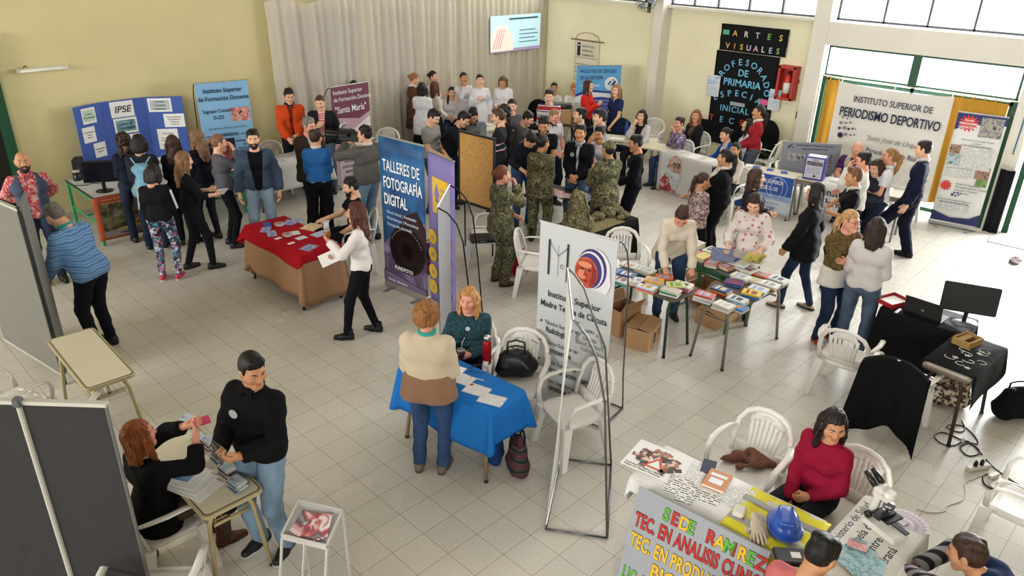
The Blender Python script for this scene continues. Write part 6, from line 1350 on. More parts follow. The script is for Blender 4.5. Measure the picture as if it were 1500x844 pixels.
for i in range(-4,5):
    for j in range(-3,4):
        x,y=i*.042,j*.042+.03
        if x*x*.75+y*y*1.5<.022 and not(abs(x)<.07 and y<-.0): m.box((x+rb3.uniform(-.006,.006),y,.0025+.0002*((i+j)%3)),(.052,.044,.001),rotz(rb3.uniform(-.6,.6)))
m.build('photographs',[mat(['#4a2c22','#a8705a','#d8b8a4','#3a2a28','#7a4a3a','#5a6068'],.5,kind='blotch',scale=26)],o)
m=MB(); m.prism([(-.085,-.10),(.095,-.10),(.01,.05)],.002,.0034); m.build('warning_triangle',[mat('#c9512c',.5)],o); m=MB(); m.prism([(-.045,-.08),(.055,-.08),(.006,.01)],.0036,.0042); m.build('triangle_field',[PAPER],o)
for k,s in enumerate(('Tecnicatura en Higiene y Seguridad','Riesgos del Trabajo y Prevención')): t_=text(o,s,-.20,-.145-.028*k,.022,BK,'LEFT',.01,1,0,0,(0,0,0)); t_.location=(-.20,-.135-.026*k,.0026); t_.rotation_euler=(0,0,0)
for k,(x,y,a,wd,hh,lb) in enumerate(((350,345,.2,.17,.23,'white printed sheet nearest the large poster on the white cloth'),(395,390,.25,.12,.20,'white printed sheet at the front edge under the orange booklet'),(515,410,.2,.17,.12,'printed card lying at the table front edge before the yellow vest'),(430,280,.4,.16,.22,'white leaflet between the large poster and the orange booklet'),(640,410,-.1,.14,.15,'printed sheet beside the orange booklet at the edge of the yellow vest'),(715,405,.5,.16,.16,'creased printed sheet on the far side of the yellow vest'))): p=sp(x,y); paper((p[0],p[1],.748),SF[1]+a,wd,hh,prnt('#e6e4de','#4f4f54',42,42) if k in(0,1,2) else prnt('#e6e4de','#9aa0b0'),lb)
p=sp(520,240); paper((p[0],p[1],.748),SF[1]+.3,.10,.16,mat('#1d2440',.5),'dark blue booklet sticking out behind the orange booklet','booklet','booklet')
p=sp(565,325); o=book((p[0],p[1],.752),SF[1]+rad(8),.17,.21,.022,'#c8875a','orange-spined white notebook on the white cloth','notebooks on the white cloth','#e6e8ee')
# safety vest, gloves, mask, helmet
vf=(SF[0]+rotz(SF[1])[:2,:2]@np.array([SF[2]*.30,0.0]),SF[1],SF[2]*.46,.50)
m=MB(); YV=mat('#e2d81c',.6); GV=mat('#9a9a94',.35)
def vs(u,v):
    q=on(vf,u-.5,v-.5,.7515+.004*math.sin(u*14)+.003*math.sin(v*19+u*5)); return tuple(q)
m.grid(vs,14,14,.004); ve=m.build('safety_vest',[YV],None,True); tag(ve,'yellow high-visibility vest with grey bands spread on the white cloth','vest')
for v0 in(.20,.66): m=MB(); m.grid(lambda u,v:tuple(np.array(vs(u,v0+v*.13))+np.array([0,0,.003])),14,2,.003); m.build('reflective_band',[GV],ve,True)
m=MB(); q=[on(vf,.05,-.5,.752),on(vf,.5,-.5,.752)]; d_=(rotz(vf[1])@np.array([0,-1,0])); m.grid(lambda u,v:tuple(q[0]+(q[1]-q[0])*u+d_*(.04+.012*math.sin(u*12)*v+.0)*min(1,v*4)+np.array([0,0,-.26*v])),10,6,.004,(0,0,1)); m.build('hanging_flap',[YV],ve,True)
p=sp(690,490,.77); m=MB(); m.box((0,0,.02),(.11,.08,.04),rotz(.3),.012); m.build; o=m.build('mask_box',[mat('#d9d5c8',.6)]); o.location=(p[0],p[1],.757); tag(o,'white packet with a red strip on the yellow vest','packet'); m=MB(); m.box((0,-.041,.012),(.10,.004,.015),rotz(.3)); m.build('label_strip',[mat('#b8482e',.5)],o)
p=sp(795,565,.765); V_,Q_=hand_tpl('flat'); r=empty('work_gloves',(p[0],p[1],.757),SF[1]+rad(200),'pair of pale knitted work gloves on the yellow vest','gloves')
for k in(0,1): o=rawobj('glove',V_*1.12*np.array([1 if k else -1,1,1])+np.array([.02*k,.0,.018+.016*k]),Q_ if k else Q_[:,::-1],[mat('#c0b4a0',.9,kind='fabric')],r); o.rotation_euler=(0,0,.25*k)
p=sp(945,560,.80); r=empty('hard_hat',(p[0],p[1],.757),rad(-60),'blue hard hat on the yellow vest','helmet'); d=SD(.008); d.ell((0,0,.02),(.105,.13,.125)); 
for x in(-.035,0,.035): d.cone((x,-.08,.115),(x,.08,.115),.016,.016,.03)
d.cuts.append(lambda X,Y,Z:.015-Z+0*X+0*Y); sdobj('shell',d,mat('#1f4fae',.2,spec=.6),r); d=SD(.008); d.ell((0,.06,.02),(.115,.135,.008),None,.004); d.ell((0,0,.02),(.12,.145,.008),None,.004); sdobj('brim',d,mat('#1f4fae',.2,spec=.6),r)
# microscope table
f=quad_frame((1271,727),(1359,771),(1200,795),.745); MF=(f[0],f[1],f[2]+.03,f[3])
MF=(f[0],f[1],f[2],f[3]); table('school_table','small table under the lettered white cloth with the microscope',MF,.735,CREAM,mat('#8b7a5c',.4)); mc=cloth('tablecloth','white lettered cloth under the microscope',MF,.739,(.05,.42,.05,.05),mat('#dcdad2',.8,kind='cloth',spec=.1),.03,7,seed=9)
for k,(s,sz) in enumerate((('Ministerio de Salud',.075),('Escuela de Ciencias',.085),('de Entre Ríos',.085),('Paraná',.085))): 
    t_=text(mc,s,0,0,sz,NV,'LEFT',.004,1,0,0,(0,0,0)); t_.location=(-MF[2]*.44+.075*k,-MF[3]*.46 if MF[3] else 0,.7462); t_.rotation_euler=(0,0,rad(90)); t_.location=(-MF[2]*.36+.10*k,-MF[3]*.44+.04*(k%2),.7462)
def mp(x,y,z=.75): return G(1100+x/3.75,619+y/3.75,z)
p=mp(690,560); r=empty('microscope',(p[0],p[1],.747),0,'black and white binocular microscope on the lettered cloth','microscope'); WM=plastic('#d8d5cc'); BMm=plastic('#131416')
aim=mp(740,640)-mp(600,530); r.rotation_euler=(0,0,math.atan2(aim[1],aim[0])-math.pi/2)
m=MB(); m.box((0,.06,.025),(.16,.26,.045),None,.012); m.build('base',[WM],r); m=MB(); m.box((-.055,.06,.05),(.04,.25,.012)); m.build('base_trim',[BMm],r)
m=MB(); m.box((0,-.05,.12),(.05,.05,.20),rotx(rad(-6)),.01); m.box((0,-.02,.235),(.055,.12,.05),None,.012); m.build('arm',[WM],r); m=MB(); m.box((0,.05,.125),(.15,.14,.014),None,.004); m.box((.03,.05,.14),(.16,.05,.012)); m.build('stage',[BMm],r)
m=MB(); m.lathe([(.035,0),(.04,.02),(.03,.035)],(0,.045,.185),14); m.build('nosepiece',[metal('#8a8c90')],r,True)
for x,y in((0,.06),(.022,.035),(-.022,.035)): m=MB(); m.lathe([(.009,-.045),(.012,-.02),(.012,.0)],(x,y,.187),10); m.build('objective',[metal('#b8babc')],r,True)
m=MB(); m.lathe([(.04,0),(.045,.03),(.035,.05)],(0,.03,.25),16); m.box((0,-.03,.285),(.10,.07,.05),rotx(rad(20)),.012); m.build('head',[WM],r)
for x in(-1,1): m=MB(); m.lathe([(.022,0),(.022,.07),(.018,.075),(.018,.11)],(x*.032,-.06,.295),12,rotx(rad(58))); m.build('eyepiece',[BMm],r,True)
for x in(-1,1): m=MB(); m.lathe([(.026,0),(.026,.025),(.016,.03)],(x*.03,-.05,.07),12,roty(rad(90*x))); m.build('focus_knob',[BMm],r,True)
p0=mp(850,560)
for k in range(11):
    a=rad(-70+k*15); o=paper((p0[0]+.07*math.cos(a),p0[1]+.07*math.sin(a),.747),a+math.pi/2,.07,.15,mat(['#e0dde0','#b8a8b4','#9a8ca0'],.5,kind='photo',scale=24),'small white leaflet, %s in the fan beside the microscope'%('first second third fourth fifth sixth seventh eighth ninth tenth eleventh'.split()[k]),'leaflet','leaflet','leaflets fanned beside the microscope'); o.location.z=.747+.0012*k
TE=mat(['#7fa9b4','#a8c8cc','#5f8a98','#c2d2d4'],.5,kind='photo',scale=16)
for k,(x,y,a) in enumerate(((585,700,.3),(560,740,.6),(620,745,.1),(590,775,.9),(650,790,.4),(560,800,1.2),(620,820,.7),(680,815,.2))): 
    p=mp(x,y,.75); o=paper((p[0],p[1],.749),MF[1]+a,.10,.21,TE,'teal and white pamphlet, %s from the microscope in the loose heap'%ordn[min(k,5)] if k<6 else ('teal pamphlet under the striped sleeve' if k==6 else 'teal pamphlet beside the striped cuff at the frame edge'),'pamphlet','pamphlet','teal pamphlets on the microscope table'); o.location.z=.748+.002*k
p=mp(580,690,.75); paper((p[0],p[1],.766),.2,.07,.12,mat(['#c05a60','#d8b8b0'],.5,kind='photo',scale=14),'small pink and red card on the teal pamphlets','card','card')
# second microscope-side table continuation for the pamphlets
c_=mp(640,790,.74); XF=(np.array([c_[0]-.02,c_[1]-.02]),MF[1],.62,.50); table('school_table','table carrying the teal pamphlets in front of the boy in the striped sleeves',XF,.733,mat('#cfcabb',.5),mat('#8b7a5c',.4))
p=mp(205,790,.70); m=MB(); m.box((0,0,.02),(.20,.14,.04),None,.01); o=m.build('pencil_case',[plastic('#17181b')]); o.location=(p[0],p[1],.757); o.rotation_euler=(0,0,rad(-50)); tag(o,'black case with a white label by the boy in the pink shirt','case'); m=MB(); m.box((0.03,0,.0405),(.06,.05,.002)); m.build('label',[PAPER],o)
# army tables
a,b,c3=G(855,346,.745),G(932,319,.745),G(825,326,.745)
f=quad_frame((855,346),(932,319),(825,327),.745); AF=(f[0],f[1],f[2],.56); table('trestle_table','table under the dark green cloth with camouflage kit',AF,.735,CREAM,BRN); cloth('tablecloth','dark green tablecloth under the camouflage kit',AF,.739,(.62,.55,.5,.5),mat('#1d2018',.85,kind='cloth',spec=.1),.05,9,seed=7)
CAMO=mat(['#4a4a32','#7a6f4c','#33351f','#a09670'],.9,kind='camo',scale=16); SAND=mat(['#6a5f42','#8a7c56','#5a5236','#a0946c'],.9,kind='camo',scale=30)
def ap(x,y,z=.75): return G(740+x/6.805,260+y/6.805,z)
c=(ap(860,560)+ap(1190,440)+ap(1090,390))/3
m=MB(); q=[ap(850,565),ap(1195,440),ap(1060,385),ap(800,470)]; m.grid(lambda u,v:tuple((q[0]*(1-u)+q[1]*u)*(1-v)+(q[3]*(1-u)+q[2]*u)*v+np.array([0,0,.004+.003*math.sin(u*12+v*9)])),12,10,.006); tag(m.build('camouflage_cloth',[SAND],None,True),'flat sand-coloured camouflage cloth on the dark green table','cloth')
p=ap(720,500,.78); r=empty('military_backpack',(p[0],p[1],.745),math.atan2(p[1],p[0])-math.pi/2,'large upright camouflage backpack on the near end of the dark green table','backpack'); d=SD(.014); d.fold=.008; d.cone((-.09,0,.10),(.09,0,.10),.12,.12,.06); d.cone((0,0,.12),(0.02,0,.46),.17,.085,.08); d.cone((-.06,0,.2),(-.06,.02,.5),.10,.05,.06); d.cuts.append(lambda X,Y,Z:.005-Z+0*X+0*Y); sdobj('pack_body',d,CAMO,r)
d=SD(.012); d.fold=.006; d.cone((.02,-.13,.09),(.04,-.12,.22),.07,.055,.04); sdobj('front_pocket',d,CAMO,r); m=MB(); m.tube([(-.14,-.10,.08),(-.15,-.12,.3),(-.08,-.07,.5)],.014,6,False,.5); m.tube([(.15,-.08,.06),(.13,-.1,.3),(.06,-.05,.5)],.014,6,False,.5); m.build('strap',[fab('#3a3a28')],r,True)
for k,(x,y,s_,lb) in enumerate(((920,400,.11,'rolled camouflage bundle beside the backpack on the dark green table'),(1030,355,.13,'heap of camouflage clothing at the back of the dark green table'),(1120,330,.10,'small camouflage pouch at the far back of the dark green table'),(1190,375,.09,'camouflage pouch at the far corner of the dark green table'),(1140,395,.06,'tan canteen cover standing on the camouflage cloth'))):
    p=ap(x,y,.78); d=SD(.012); d.fold=.010; d.ell((0,0,s_*.4),(s_*1.1,s_*.8,s_*.55)); d.ell((s_*.5,.01,s_*.3),(s_*.7,s_*.6,s_*.4)); d.cuts.append(lambda X,Y,Z:.002-Z+0*X+0*Y); V_,Q_=d.mesh(); o=rawobj('camouflage_pouch',V_,Q_,[CAMO if k<4 else SAND],None); o.location=(p[0],p[1],.747); o.rotation_euler=(0,0,k*1.1); tag(o,lb,'pouch','camouflage kit on the dark green table')
p=ap(655,205)+np.array([.20,.20,0]); IF=(np.array([p[0],p[1]]),rad(-78),1.05,.52)
table('trestle_table','dark table with leaflets between the soldiers and the boys',IF,.735,mat('#2b2822',.6),BRN)
for k,(x,y,mt,lb) in enumerate(((490,130,['#c8a84a','#d86a5a','#e0dcd0'],'yellow and red magazine by the soldier with the bun'),(540,160,['#c8c0b4','#c05a4a','#8a8a90'],'magazine in the middle of the leaflet table'),(610,180,['#8a7a9a','#c8b0a0','#4a5a8a'],'purple-grey magazine next to the boys\' hands'),(760,175,['#d8d8dc','#6a7aa0','#e0e0e0'],'white leaflet row by the soldier in the cap'),(800,205,['#d8d8dc','#50608a','#e0e0e0'],'white leaflet nearest the soldier in the cap'),(720,225,['#b8b4ac','#77736a','#d0ccc4'],'grey booklet near the backpack on the leaflet table'))): p=ap(x,y); paper((p[0],p[1],.738),.4*k,.21,.28,mat(mt,.5,kind='photo',scale=9),lb,'magazine','magazine','leaflets on the soldiers\' table')
# ballot box table, Freire table and the white tables
a=quad_frame((1090,246),(1164,260.5),(1097.6,240.7),.745); b_=G(1325,289,.745); 
QF=(a[0],a[1],a[2]+.1,.45); table('school_table','cream table behind the blue and white institute poster',QF,.74,CREAM,BEIGE,rim=RIMD,group='tables by the window bay')
r=empty('hanging_poster',(0,0,.12),QF[1],'blue and white institute poster hanging over the front of a cream table','poster'); q=on(QF,.0,-.5,0); n=rotz(QF[1])@np.array([0,-1,0]); r.location=(q[0]+n[0]*.045,q[1]+n[1]*.045,.10); w=QF[2]*.98; h=.66
sheet(r,w,h,mat('#d3dbe8',.6),wav=.006); fl=Flat(-.010); fl.rect(-w*.5,h*.50,w*.5,h,mat('#2c56a8',.5)); fl.rect(-w*.5,h*.36,w*.5,h*.50,mat('#9db4dc',.5)); fl.rect(-w*.44,h*.55,-w*.30,h*.85,mat('#b8cce8',.5)); fl.poly([(-w*.5,0),(-w*.1,0),(-w*.5,h*.3)],mat('#2c56a8',.5)); fl.build('print',r)
lines(r,.03,h*.78,['INSTITUTO SUPERIOR','SAN JOSÉ D-130'],.09,WTX,1.3,align='CENTER',bold=.014,sx=.66,y=-.015); lines(r,.06,h*.40,['INSCRIPCIÓN ABIERTA'],.06,mat('#5a78b0',.5),1.2,align='CENTER',y=-.015); lines(r,-.05,h*.24,['Profesorado de','Nivel Superior'],.055,mat('#5a78b0',.5),1.2,align='LEFT',y=-.015); text(r,'D-130',.0,h*.06,.09,NV,'LEFT',.012,1,0,-.015)
m=MB()
for rr in(.2,.11): m.tube([(.22+rr*.9*math.cos(t),-.014,h*.68+.19*math.sin(t)) for t in np.linspace(0,6.28,25)[:-1]],.004,4,True)
m.build('globe_emblem',[mat('#c8d8ee',.5)],r)
for k,u in enumerate((-.3,-.05,.2)): p=on(QF,u,.1,.744); paper(p,QF[1]+.2*k,.11,.16,mat('#3a5ca8',.5),'small blue booklet, %s along the cream table top'%ordn[k],'booklet','booklet','booklets on the cream table')
p=on(QF,-.42,.0,.744); paper(p,.4,.16,.12,PAPER,'white folded card at the wall end of the cream table','card','card',thick=.02)
s0=G(1164,262,.745); s1=G(1322,291,.745); e=(s1-s0)[:2]; Ls_=float(np.hypot(*e)); ya=math.atan2(e[1],e[0]); n2=np.array([-e[1],e[0]])/Ls_; NF=((s0+s1)[:2]/2+n2*.25,ya,Ls_,.5)
table('trestle_table','long wooden-edged table of the sports journalism stand',NF,.74,mat('#c9c5ba',.4),mat('#8a8a88',.35,metal=.3),rim=mat('#8a7455',.6,kind='wood'),style='box',r=.01)
CF=(NF[0]+np.array([math.cos(ya),math.sin(ya)])*Ls_*.06,ya,Ls_*.60,.5); cc=cloth('tablecloth','white lettered cloth hanging from the sports journalism table',CF,.743,(.5,.1,.05,.02),WTC,.01,4,.008,seed=12)
for k,s in enumerate(('Instituto','Periodismo')): t_=text(cc,s,-CF[2]*.42,.58-.17*k,.17,INK,'LEFT',.014,.9,0,-.25-.04,None)
p=G(1187,263,.745); r=empty('ballot_box',(0,0,.745),ya+rad(4),'purple-blue cardboard box with a white printed front on the sports journalism table','box'); q=NF[0]-np.array([math.cos(ya),math.sin(ya)])*(Ls_*.5-.22); r.location=(q[0],q[1]-.02,.742); m=MB(); m.box((0,0,.19),(.32,.24,.38),None,.004); m.build('box_body',[mat('#4b4a9c',.5)],r); fl=Flat(-.123); fl.rect(-.14,.03,.13,.36,mat('#d0cfe0',.5)); fl.rect(-.13,.24,.12,.31,photo('#3a3a40','#8a8a90',scale=22)); fl.rect(-.12,.10,.11,.22,prnt('#d0cfe0','#8a88a0',60,70,'Z')); fl.disc(.02,.07,.02,INK); fl.build('printed_front',r)
lines(r,0,.325,['URNA'],.035,NV,1,align='CENTER',y=-.13,bold=.01); m=MB(); m.box((0,0,.3815),(.26,.16,.004)); m.build('top_sheet',[PAPER],r); m=MB(); m.box((0.02,-.01,.384),(.14,.012,.002)); m.build('slot',[INK],r)
for k,u in enumerate((-.14,-.02,.12,.26)): p=on(NF,u,-.05,.750); paper(p,ya+.3*k,.2,.14,mat(['#d8d4c4','#8a9a70','#c8c4b8'],.5,kind='photo',scale=10),'printed leaflet, %s past the ballot box on the sports journalism table'%ordn[k],'leaflet','leaflet','leaflets on the sports journalism table')
f=quad_frame((967,220),(1048,242),(985,216),.745); FF=(f[0],f[1],f[2],.42); table('school_table','white-topped table with cream legs behind the bearded portrait cloth',FF,.74,mat('#d8d5cc',.4),mat('#c9bf9c',.4),group='tables by the yellow wall')
# portrait cloth
pf=panel_frame((968.4,286),(1010,297.5)); q0=on(FF,-.46,-.5,0); q1=on(FF,.5,-.5,0)
n=rotz(FF[1])@np.array([0,-1,0]); r=empty('portrait_cloth',((q0[0]+q1[0])/2+n[0]*.05,(q0[1]+q1[1])/2+n[1]*.05,.03),FF[1],'white hanging cloth with a drawn portrait of an old bearded man','banner'); w=FF[2]*.94;h=.74
sheet(r,w,h,mat('#d9d9d8',.7),wav=.008); fl=Flat(-.012); SKN=photo('#7a4a40','#c89a88','#e0c8bc','#4a2c30',scale=13); BRD=photo('#8a9098','#c8d0d8','#e8ecf0','#5a6470',scale=20); cx=-w*.17
fl.poly([(-w*.44,.02),(-w*.43,.20),(-w*.34,.34),(-w*.12,.16),(-w*.10,.02)],photo('#7a2028','#b04048','#d8c8c8',scale=12)); fl.disc(cx-.13,h*.62,.10,BRD,.17); fl.disc(cx+.01,h*.70,.155,SKN,.20); fl.poly([(cx-.14,h*.62),(cx-.10,h*.38),(cx-.04,h*.16),(cx+.04,h*.10),(cx+.11,h*.18),(cx+.15,h*.40),(cx+.13,h*.55),(cx+.02,h*.52)],BRD)
fl.disc(cx-.14,h*.66,.025,SKN,.045); fl.poly([(cx+.05,h*.74),(cx+.08,h*.58),(cx+.11,h*.58),(cx+.08,h*.74)],mat('#b88070',.6)); fl.poly([(cx-.01,h*.545),(cx+.10,h*.545),(cx+.12,h*.50),(cx-.02,h*.50)],mat('#e4e8ec',.6)); fl.rect(cx-.04,h*.775,cx+.04,h*.79,INK); fl.rect(cx+.07,h*.775,cx+.13,h*.79,INK); fl.disc(cx+.01,h*.73,.014,INK,None,8); fl.disc(cx+.10,h*.73,.012,INK,None,8); fl.build('print',r); m=MB()
for x in(.005,.10): m.tube([(cx+x+.036*math.cos(t),-.024,h*.73+.034*math.sin(t)) for t in np.linspace(0,6.28,15)[:-1]],.005,4,True)
m.tube([(cx-.03,-.022,h*.74),(cx-.13,-.022,h*.70)],.005,4); m.build('drawn_glasses',[INK],r); lines(r,w*.18,.13,['PAULO FREIRE','Formación docente'],.035,GRY,1.3,y=-.014)
for k,(u,v) in enumerate(((-.3,.1),(.05,-.05),(.3,.1))): p=on(FF,u,v,.744); paper(p,FF[1]+.2*k,.21,.28,PAPER,['open white sheet at the near end of the white-topped table','white sheet in the middle of the white-topped table','white folder under the girl in the blue cardigan'][k],'sheet','paper')
table('school_table','cream table before the seated girl in the white cardigan',((G(940,208,.74)[:2]+G(905,198,.74)[:2])/2,rad(-60),1.1,.46),.74,CREAM,mat('#c9bf9c',.4),group='tables by the yellow wall')
f=quad_frame((941,219),(966,226),(962,203),.74); p=G(958,213,.74); table('school_table','cream table in front of the seated woman in purple flowers',(p[:2],rad(-80),.75,.5),.738,CREAM,mat('#c9bf9c',.4),group='tables by the yellow wall')
p=G(917,196,.76); r=empty('water_bottle',(p[0],p[1],.742),0,'blue plastic bottle on the cream table by the woman in navy','bottle'); m=MB(); m.lathe([(.04,0),(.042,.02),(.04,.18),(.02,.22),(.018,.25)],seg=14); m.build('bottle_body',[mat('#1f3fa0',.15,spec=.6)],r,True); m=MB(); m.lathe([(.021,.25),(.021,.275)],seg=12); m.build('cap',[plastic('#1a2f80')],r)
p=G(905,203,.745); paper((p[0],p[1],.744),.4,.2,.28,PAPER,'white sheet under the hand of the woman in navy','sheet','paper')
# far table with boxes by the corner
p=G(826,182,.74); UF=(np.array([p[0]+.15,p[1]+.1]),rad(-60),1.2,.55); table('trestle_table','dark table with a brown carton in the corner of the hall',UF,.74,mat('#3a3028',.5),BRN)
q=on(UF,-.05,.0,.745); r=empty('cardboard_box',(q[0],q[1],.742),rad(-55),'brown carton carrying a black case on the corner table','box','cardboard boxes'); m=MB(); m.box((0,0,.15),(.40,.32,.30)); m.build('box_body',[BOX],r); m=MB(); m.box((0,0,.302),(.05,.32,.003)); m.build('tape',[mat('#8a6a48',.4)],r)
m=MB(); m.box((0,0,.045),(.38,.26,.09),None,.02); o=m.build('carry_case',[plastic('#1a1b1d')]); o.location=(q[0],q[1],1.046); o.rotation_euler=(0,0,rad(-50)); tag(o,'black carry case lying on the brown carton in the corner','case'); m=MB(); m.tube([(-.06,-.13,.05),(-.05,-.17,.06),(.05,-.17,.06),(.06,-.13,.05)],.008,6); m.build('handle',[plastic('#1a1b1d')],o)
q=on(UF,.36,.05,.745); m=MB(); m.box((0,0,.12),(.22,.28,.24),None,.01); o=m.build('speaker_box',[plastic('#121315')]); o.location=(q[0],q[1],.742); o.rotation_euler=(0,0,rad(-50)); tag(o,'black box standing beside the brown carton on the corner table','box'); m=MB(); m.lathe([(.07,0),(.07,.004)],(0,-.141,.12),14,rotx(rad(90))); m.build('grille',[plastic('#2a2b2e')],o)
# table behind the boys with red sweets and leaflets
for px,yw,lb in(((715,172),-30,'table before the nurses with a red bag of sweets'),((690,205),-20,'table under the heads of the boys behind the cork board')):
    p=G(px[0],px[1]+14,.74); table('school_table',lb,(p[:2],rad(yw),1.3,.5),.738,CREAM,BEIGE,group='tables in the crowd')
p=G(709,166,.8); d=SD(.014); d.fold=.01; d.ell((0,0,.05),(.16,.12,.07)); d.cuts.append(lambda X,Y,Z:.002-Z+0*X+0*Y); V_,Q_=d.mesh(); o=rawobj('sweet_bag',V_,Q_,[mat(['#b01f38','#d8586a','#e8d0d0'],.3,kind='blotch',scale=40)],None); q=G(709,172,.745); o.location=(q[0],q[1],.742); tag(o,'red crinkled bag of sweets on the table before the nurses','sweets')
for k,(px,c1) in enumerate((((700,184),'#8ab4c8'),((712,182),'#d8d4c8'),((776,208),'#c8a840'))): q=G(px[0],px[1],.745); paper((q[0],q[1],.745),.3*k,.21,.3,mat([c1,'#d8d8d8'],.5,kind='photo',scale=6),['pale blue leaflet on the table before the nurses','cream leaflet beside the red bag of sweets','yellow leaflet near the boy in the rugby shirt'][k],'leaflet','leaflet')
# ---------------------------------------------------------------- armchairs
CH=[((401,246),175,'white armchair behind the man in the denim jacket',.43),((563,224),200,'white armchair beside the burgundy banner, below the curtain',.43),((757,560),195,'white armchair holding the black handbag behind the blue table',.43),((838,600),235,'white armchair standing between the health banner and the edge-on stand',.43),((1092,690),200,'white armchair with a brown scarf behind the white-clothed table',.43),((1240,522),10,'white armchair behind the woman in the white shirt, its back to the viewer',.43),((1318,568),12,'white armchair draped with black clothing in front of the black tables',.43),((1500,740),275,'white armchair cut by the right edge of the photograph',.43),
 ((915,390),165,'white armchair behind the dark green book table, beside the bending woman',.43),((868,410),190,'white armchair half hidden by the health banner beside the book table',.43),((1122,232),300,'white armchair beside the woman in the red sweater, seen side-on',.43),((1158,260),180,'white armchair behind the cream table with the blue poster',.43),((1320,288),290,'white armchair behind the white-polo girl at the journalism table',.43),
 ((712,345),280,'white armchair holding the flat black case behind the soldier with the red-brown bun',.43),((788,384),100,'white armchair in front of the soldier beside the red bag',.43),((20,592),60,'white armchair tucked behind the dark grey screen by the empty table',.43),((95,618),30,'second white armchair behind the dark grey screen, its arm showing',.43),((232,868),25,'white armchair at the bottom edge beside the brown handbag',.43),((950,206),200,'white armchair behind the girl in the white cardigan',.43)]
for px,fc,lb,z in CH: chair(px,fc,lb,z)
# black office-type chair backs
for px,lb,c_ in(((787,150),'black padded coat-covered chair in the corner by the curtain','#0f1012'),((908,178),'dark blue chair between the woman in navy and the seated girl','#16233a')):
    q=G(px[0],px[1],1.0); r=empty('padded_chair',(q[0],q[1],0),math.atan2(q[1],q[0])-rad(190)-math.pi/2,lb,'chair'); d=SD(.016); d.ell((0,-.2,.78),(.25,.05,.26)); sdobj('backrest',d,fab(c_),r); d=SD(.016); d.ell((0,0,.46),(.24,.24,.05)); sdobj('seat',d,fab(c_),r)
    for x in(-.18,.18):
        for y in(-.18,.18): m=MB(); m.tube([(x,y,.44),(x*1.1,y*1.15,0)],.014,6); m.build('leg',[plastic('#222222')],r)
q=G(1148,205,.8); r=empty('padded_chair',(XR-.35,6.75,0),rad(90),'black tall-backed chair under the extinguisher cabinet','chair'); d=SD(.016); d.ell((0,-.2,.80),(.24,.05,.32)); sdobj('backrest',d,fab('#101113'),r); d=SD(.016); d.ell((0,0,.46),(.24,.24,.05)); sdobj('seat',d,fab('#101113'),r)
for x in(-.18,.18):
    for y in(-.18,.18): m=MB(); m.tube([(x,y,.44),(x*1.1,y*1.15,0)],.014,6); m.build('leg',[plastic('#222222')],r)
# things on chairs
q=G(752,530,.50); bag('handbag','black leather handbag on the white armchair behind the blue table',G(755,548,.44),rad(-45),(.40,.20,.27),mat('#0e0e11',.4,spec=.4),.10,strap=mat('#0e0e11',.4),z0=.435)
q=G(1095,676,.44); d=SD(.013); d.fold=.014; d.cone((-.24,.0,.02),(-.05,.04,.03),.02,.05,.04); [d.chain([(-.10+.03*j,-.09+.045*j,.025),(.04,-.08+.05*j,.035+.01*(j%2)),(.19-.02*j,-.07+.045*j,.03)],[.024,.032,.026],.02) for j in range(4)]; V_,Q_=d.mesh(); o=rawobj('scarf',V_,Q_,[fab('#7a5546')],None); o.location=(q[0],q[1],.435); o.rotation_euler=(0,0,rad(-45)); tag(o,'brown scarf lying on the white armchair behind the white-clothed table','scarf')
m=MB(); q=G(706,352,.44); m.box((0,0,.035),(.34,.26,.06),None,.012); o=m.build('laptop_case',[plastic('#191a1d')]); o.location=(q[0],q[1],.437); o.rotation_euler=(0,0,rad(-35)); tag(o,'flat black case on the white armchair behind the soldier','case'); m=MB(); m.box((0,-.131,.035),(.08,.006,.02)); m.build('clasp',[metal('#777777')],o)
bag('red_bag','red bag on the floor by the armchair in front of the soldier',G(762,400),rad(20),(.36,.18,.34),fab('#a01420'),.05); bag('school_bag','red and purple bag on the floor behind the photography banner',G(631,398),rad(-30),(.32,.2,.42),mat(['#3a2050','#a02a40','#28204a'],.8,kind='blotch',scale=12),.05)
bag('shoulder_bag','brown leather handbag at the bottom edge by the ankle boots',G(208,832),rad(20),(.26,.12,.2),mat('#3a211a',.45),.10,z0=0)
# black clothing hung over the armchair
c0=[x for x in D.objects if x.get('label','').startswith('white armchair draped')][0]; R_=rotz(c0.rotation_euler[2]); L0=np.array(c0.location)
m=MB()
def drape(u,v):
    x=(u-.5)*(.54+.16*v); t=v
    if t<.35: y=-.20-.10*(t/.35); z=.50+.40*(t/.35)-.30*abs(u-.5)**2*1.6
    else:
        k=(t-.35)/.65; y=-.335-.10*k-.03*math.sin(u*19)*k; z=.885-.30*abs(u-.5)**2*1.6-.72*k*(1+.10*math.sin(u*7))
    return tuple(L0+R_@np.array([x,y,z]))
m.grid(drape,26,18,.006,(0,-.5,.2)); tag(m.build('black_coat',[fab('#0b0b0d')],None,True),'black coat hung over the back of a white armchair in front of the black tables','coat')
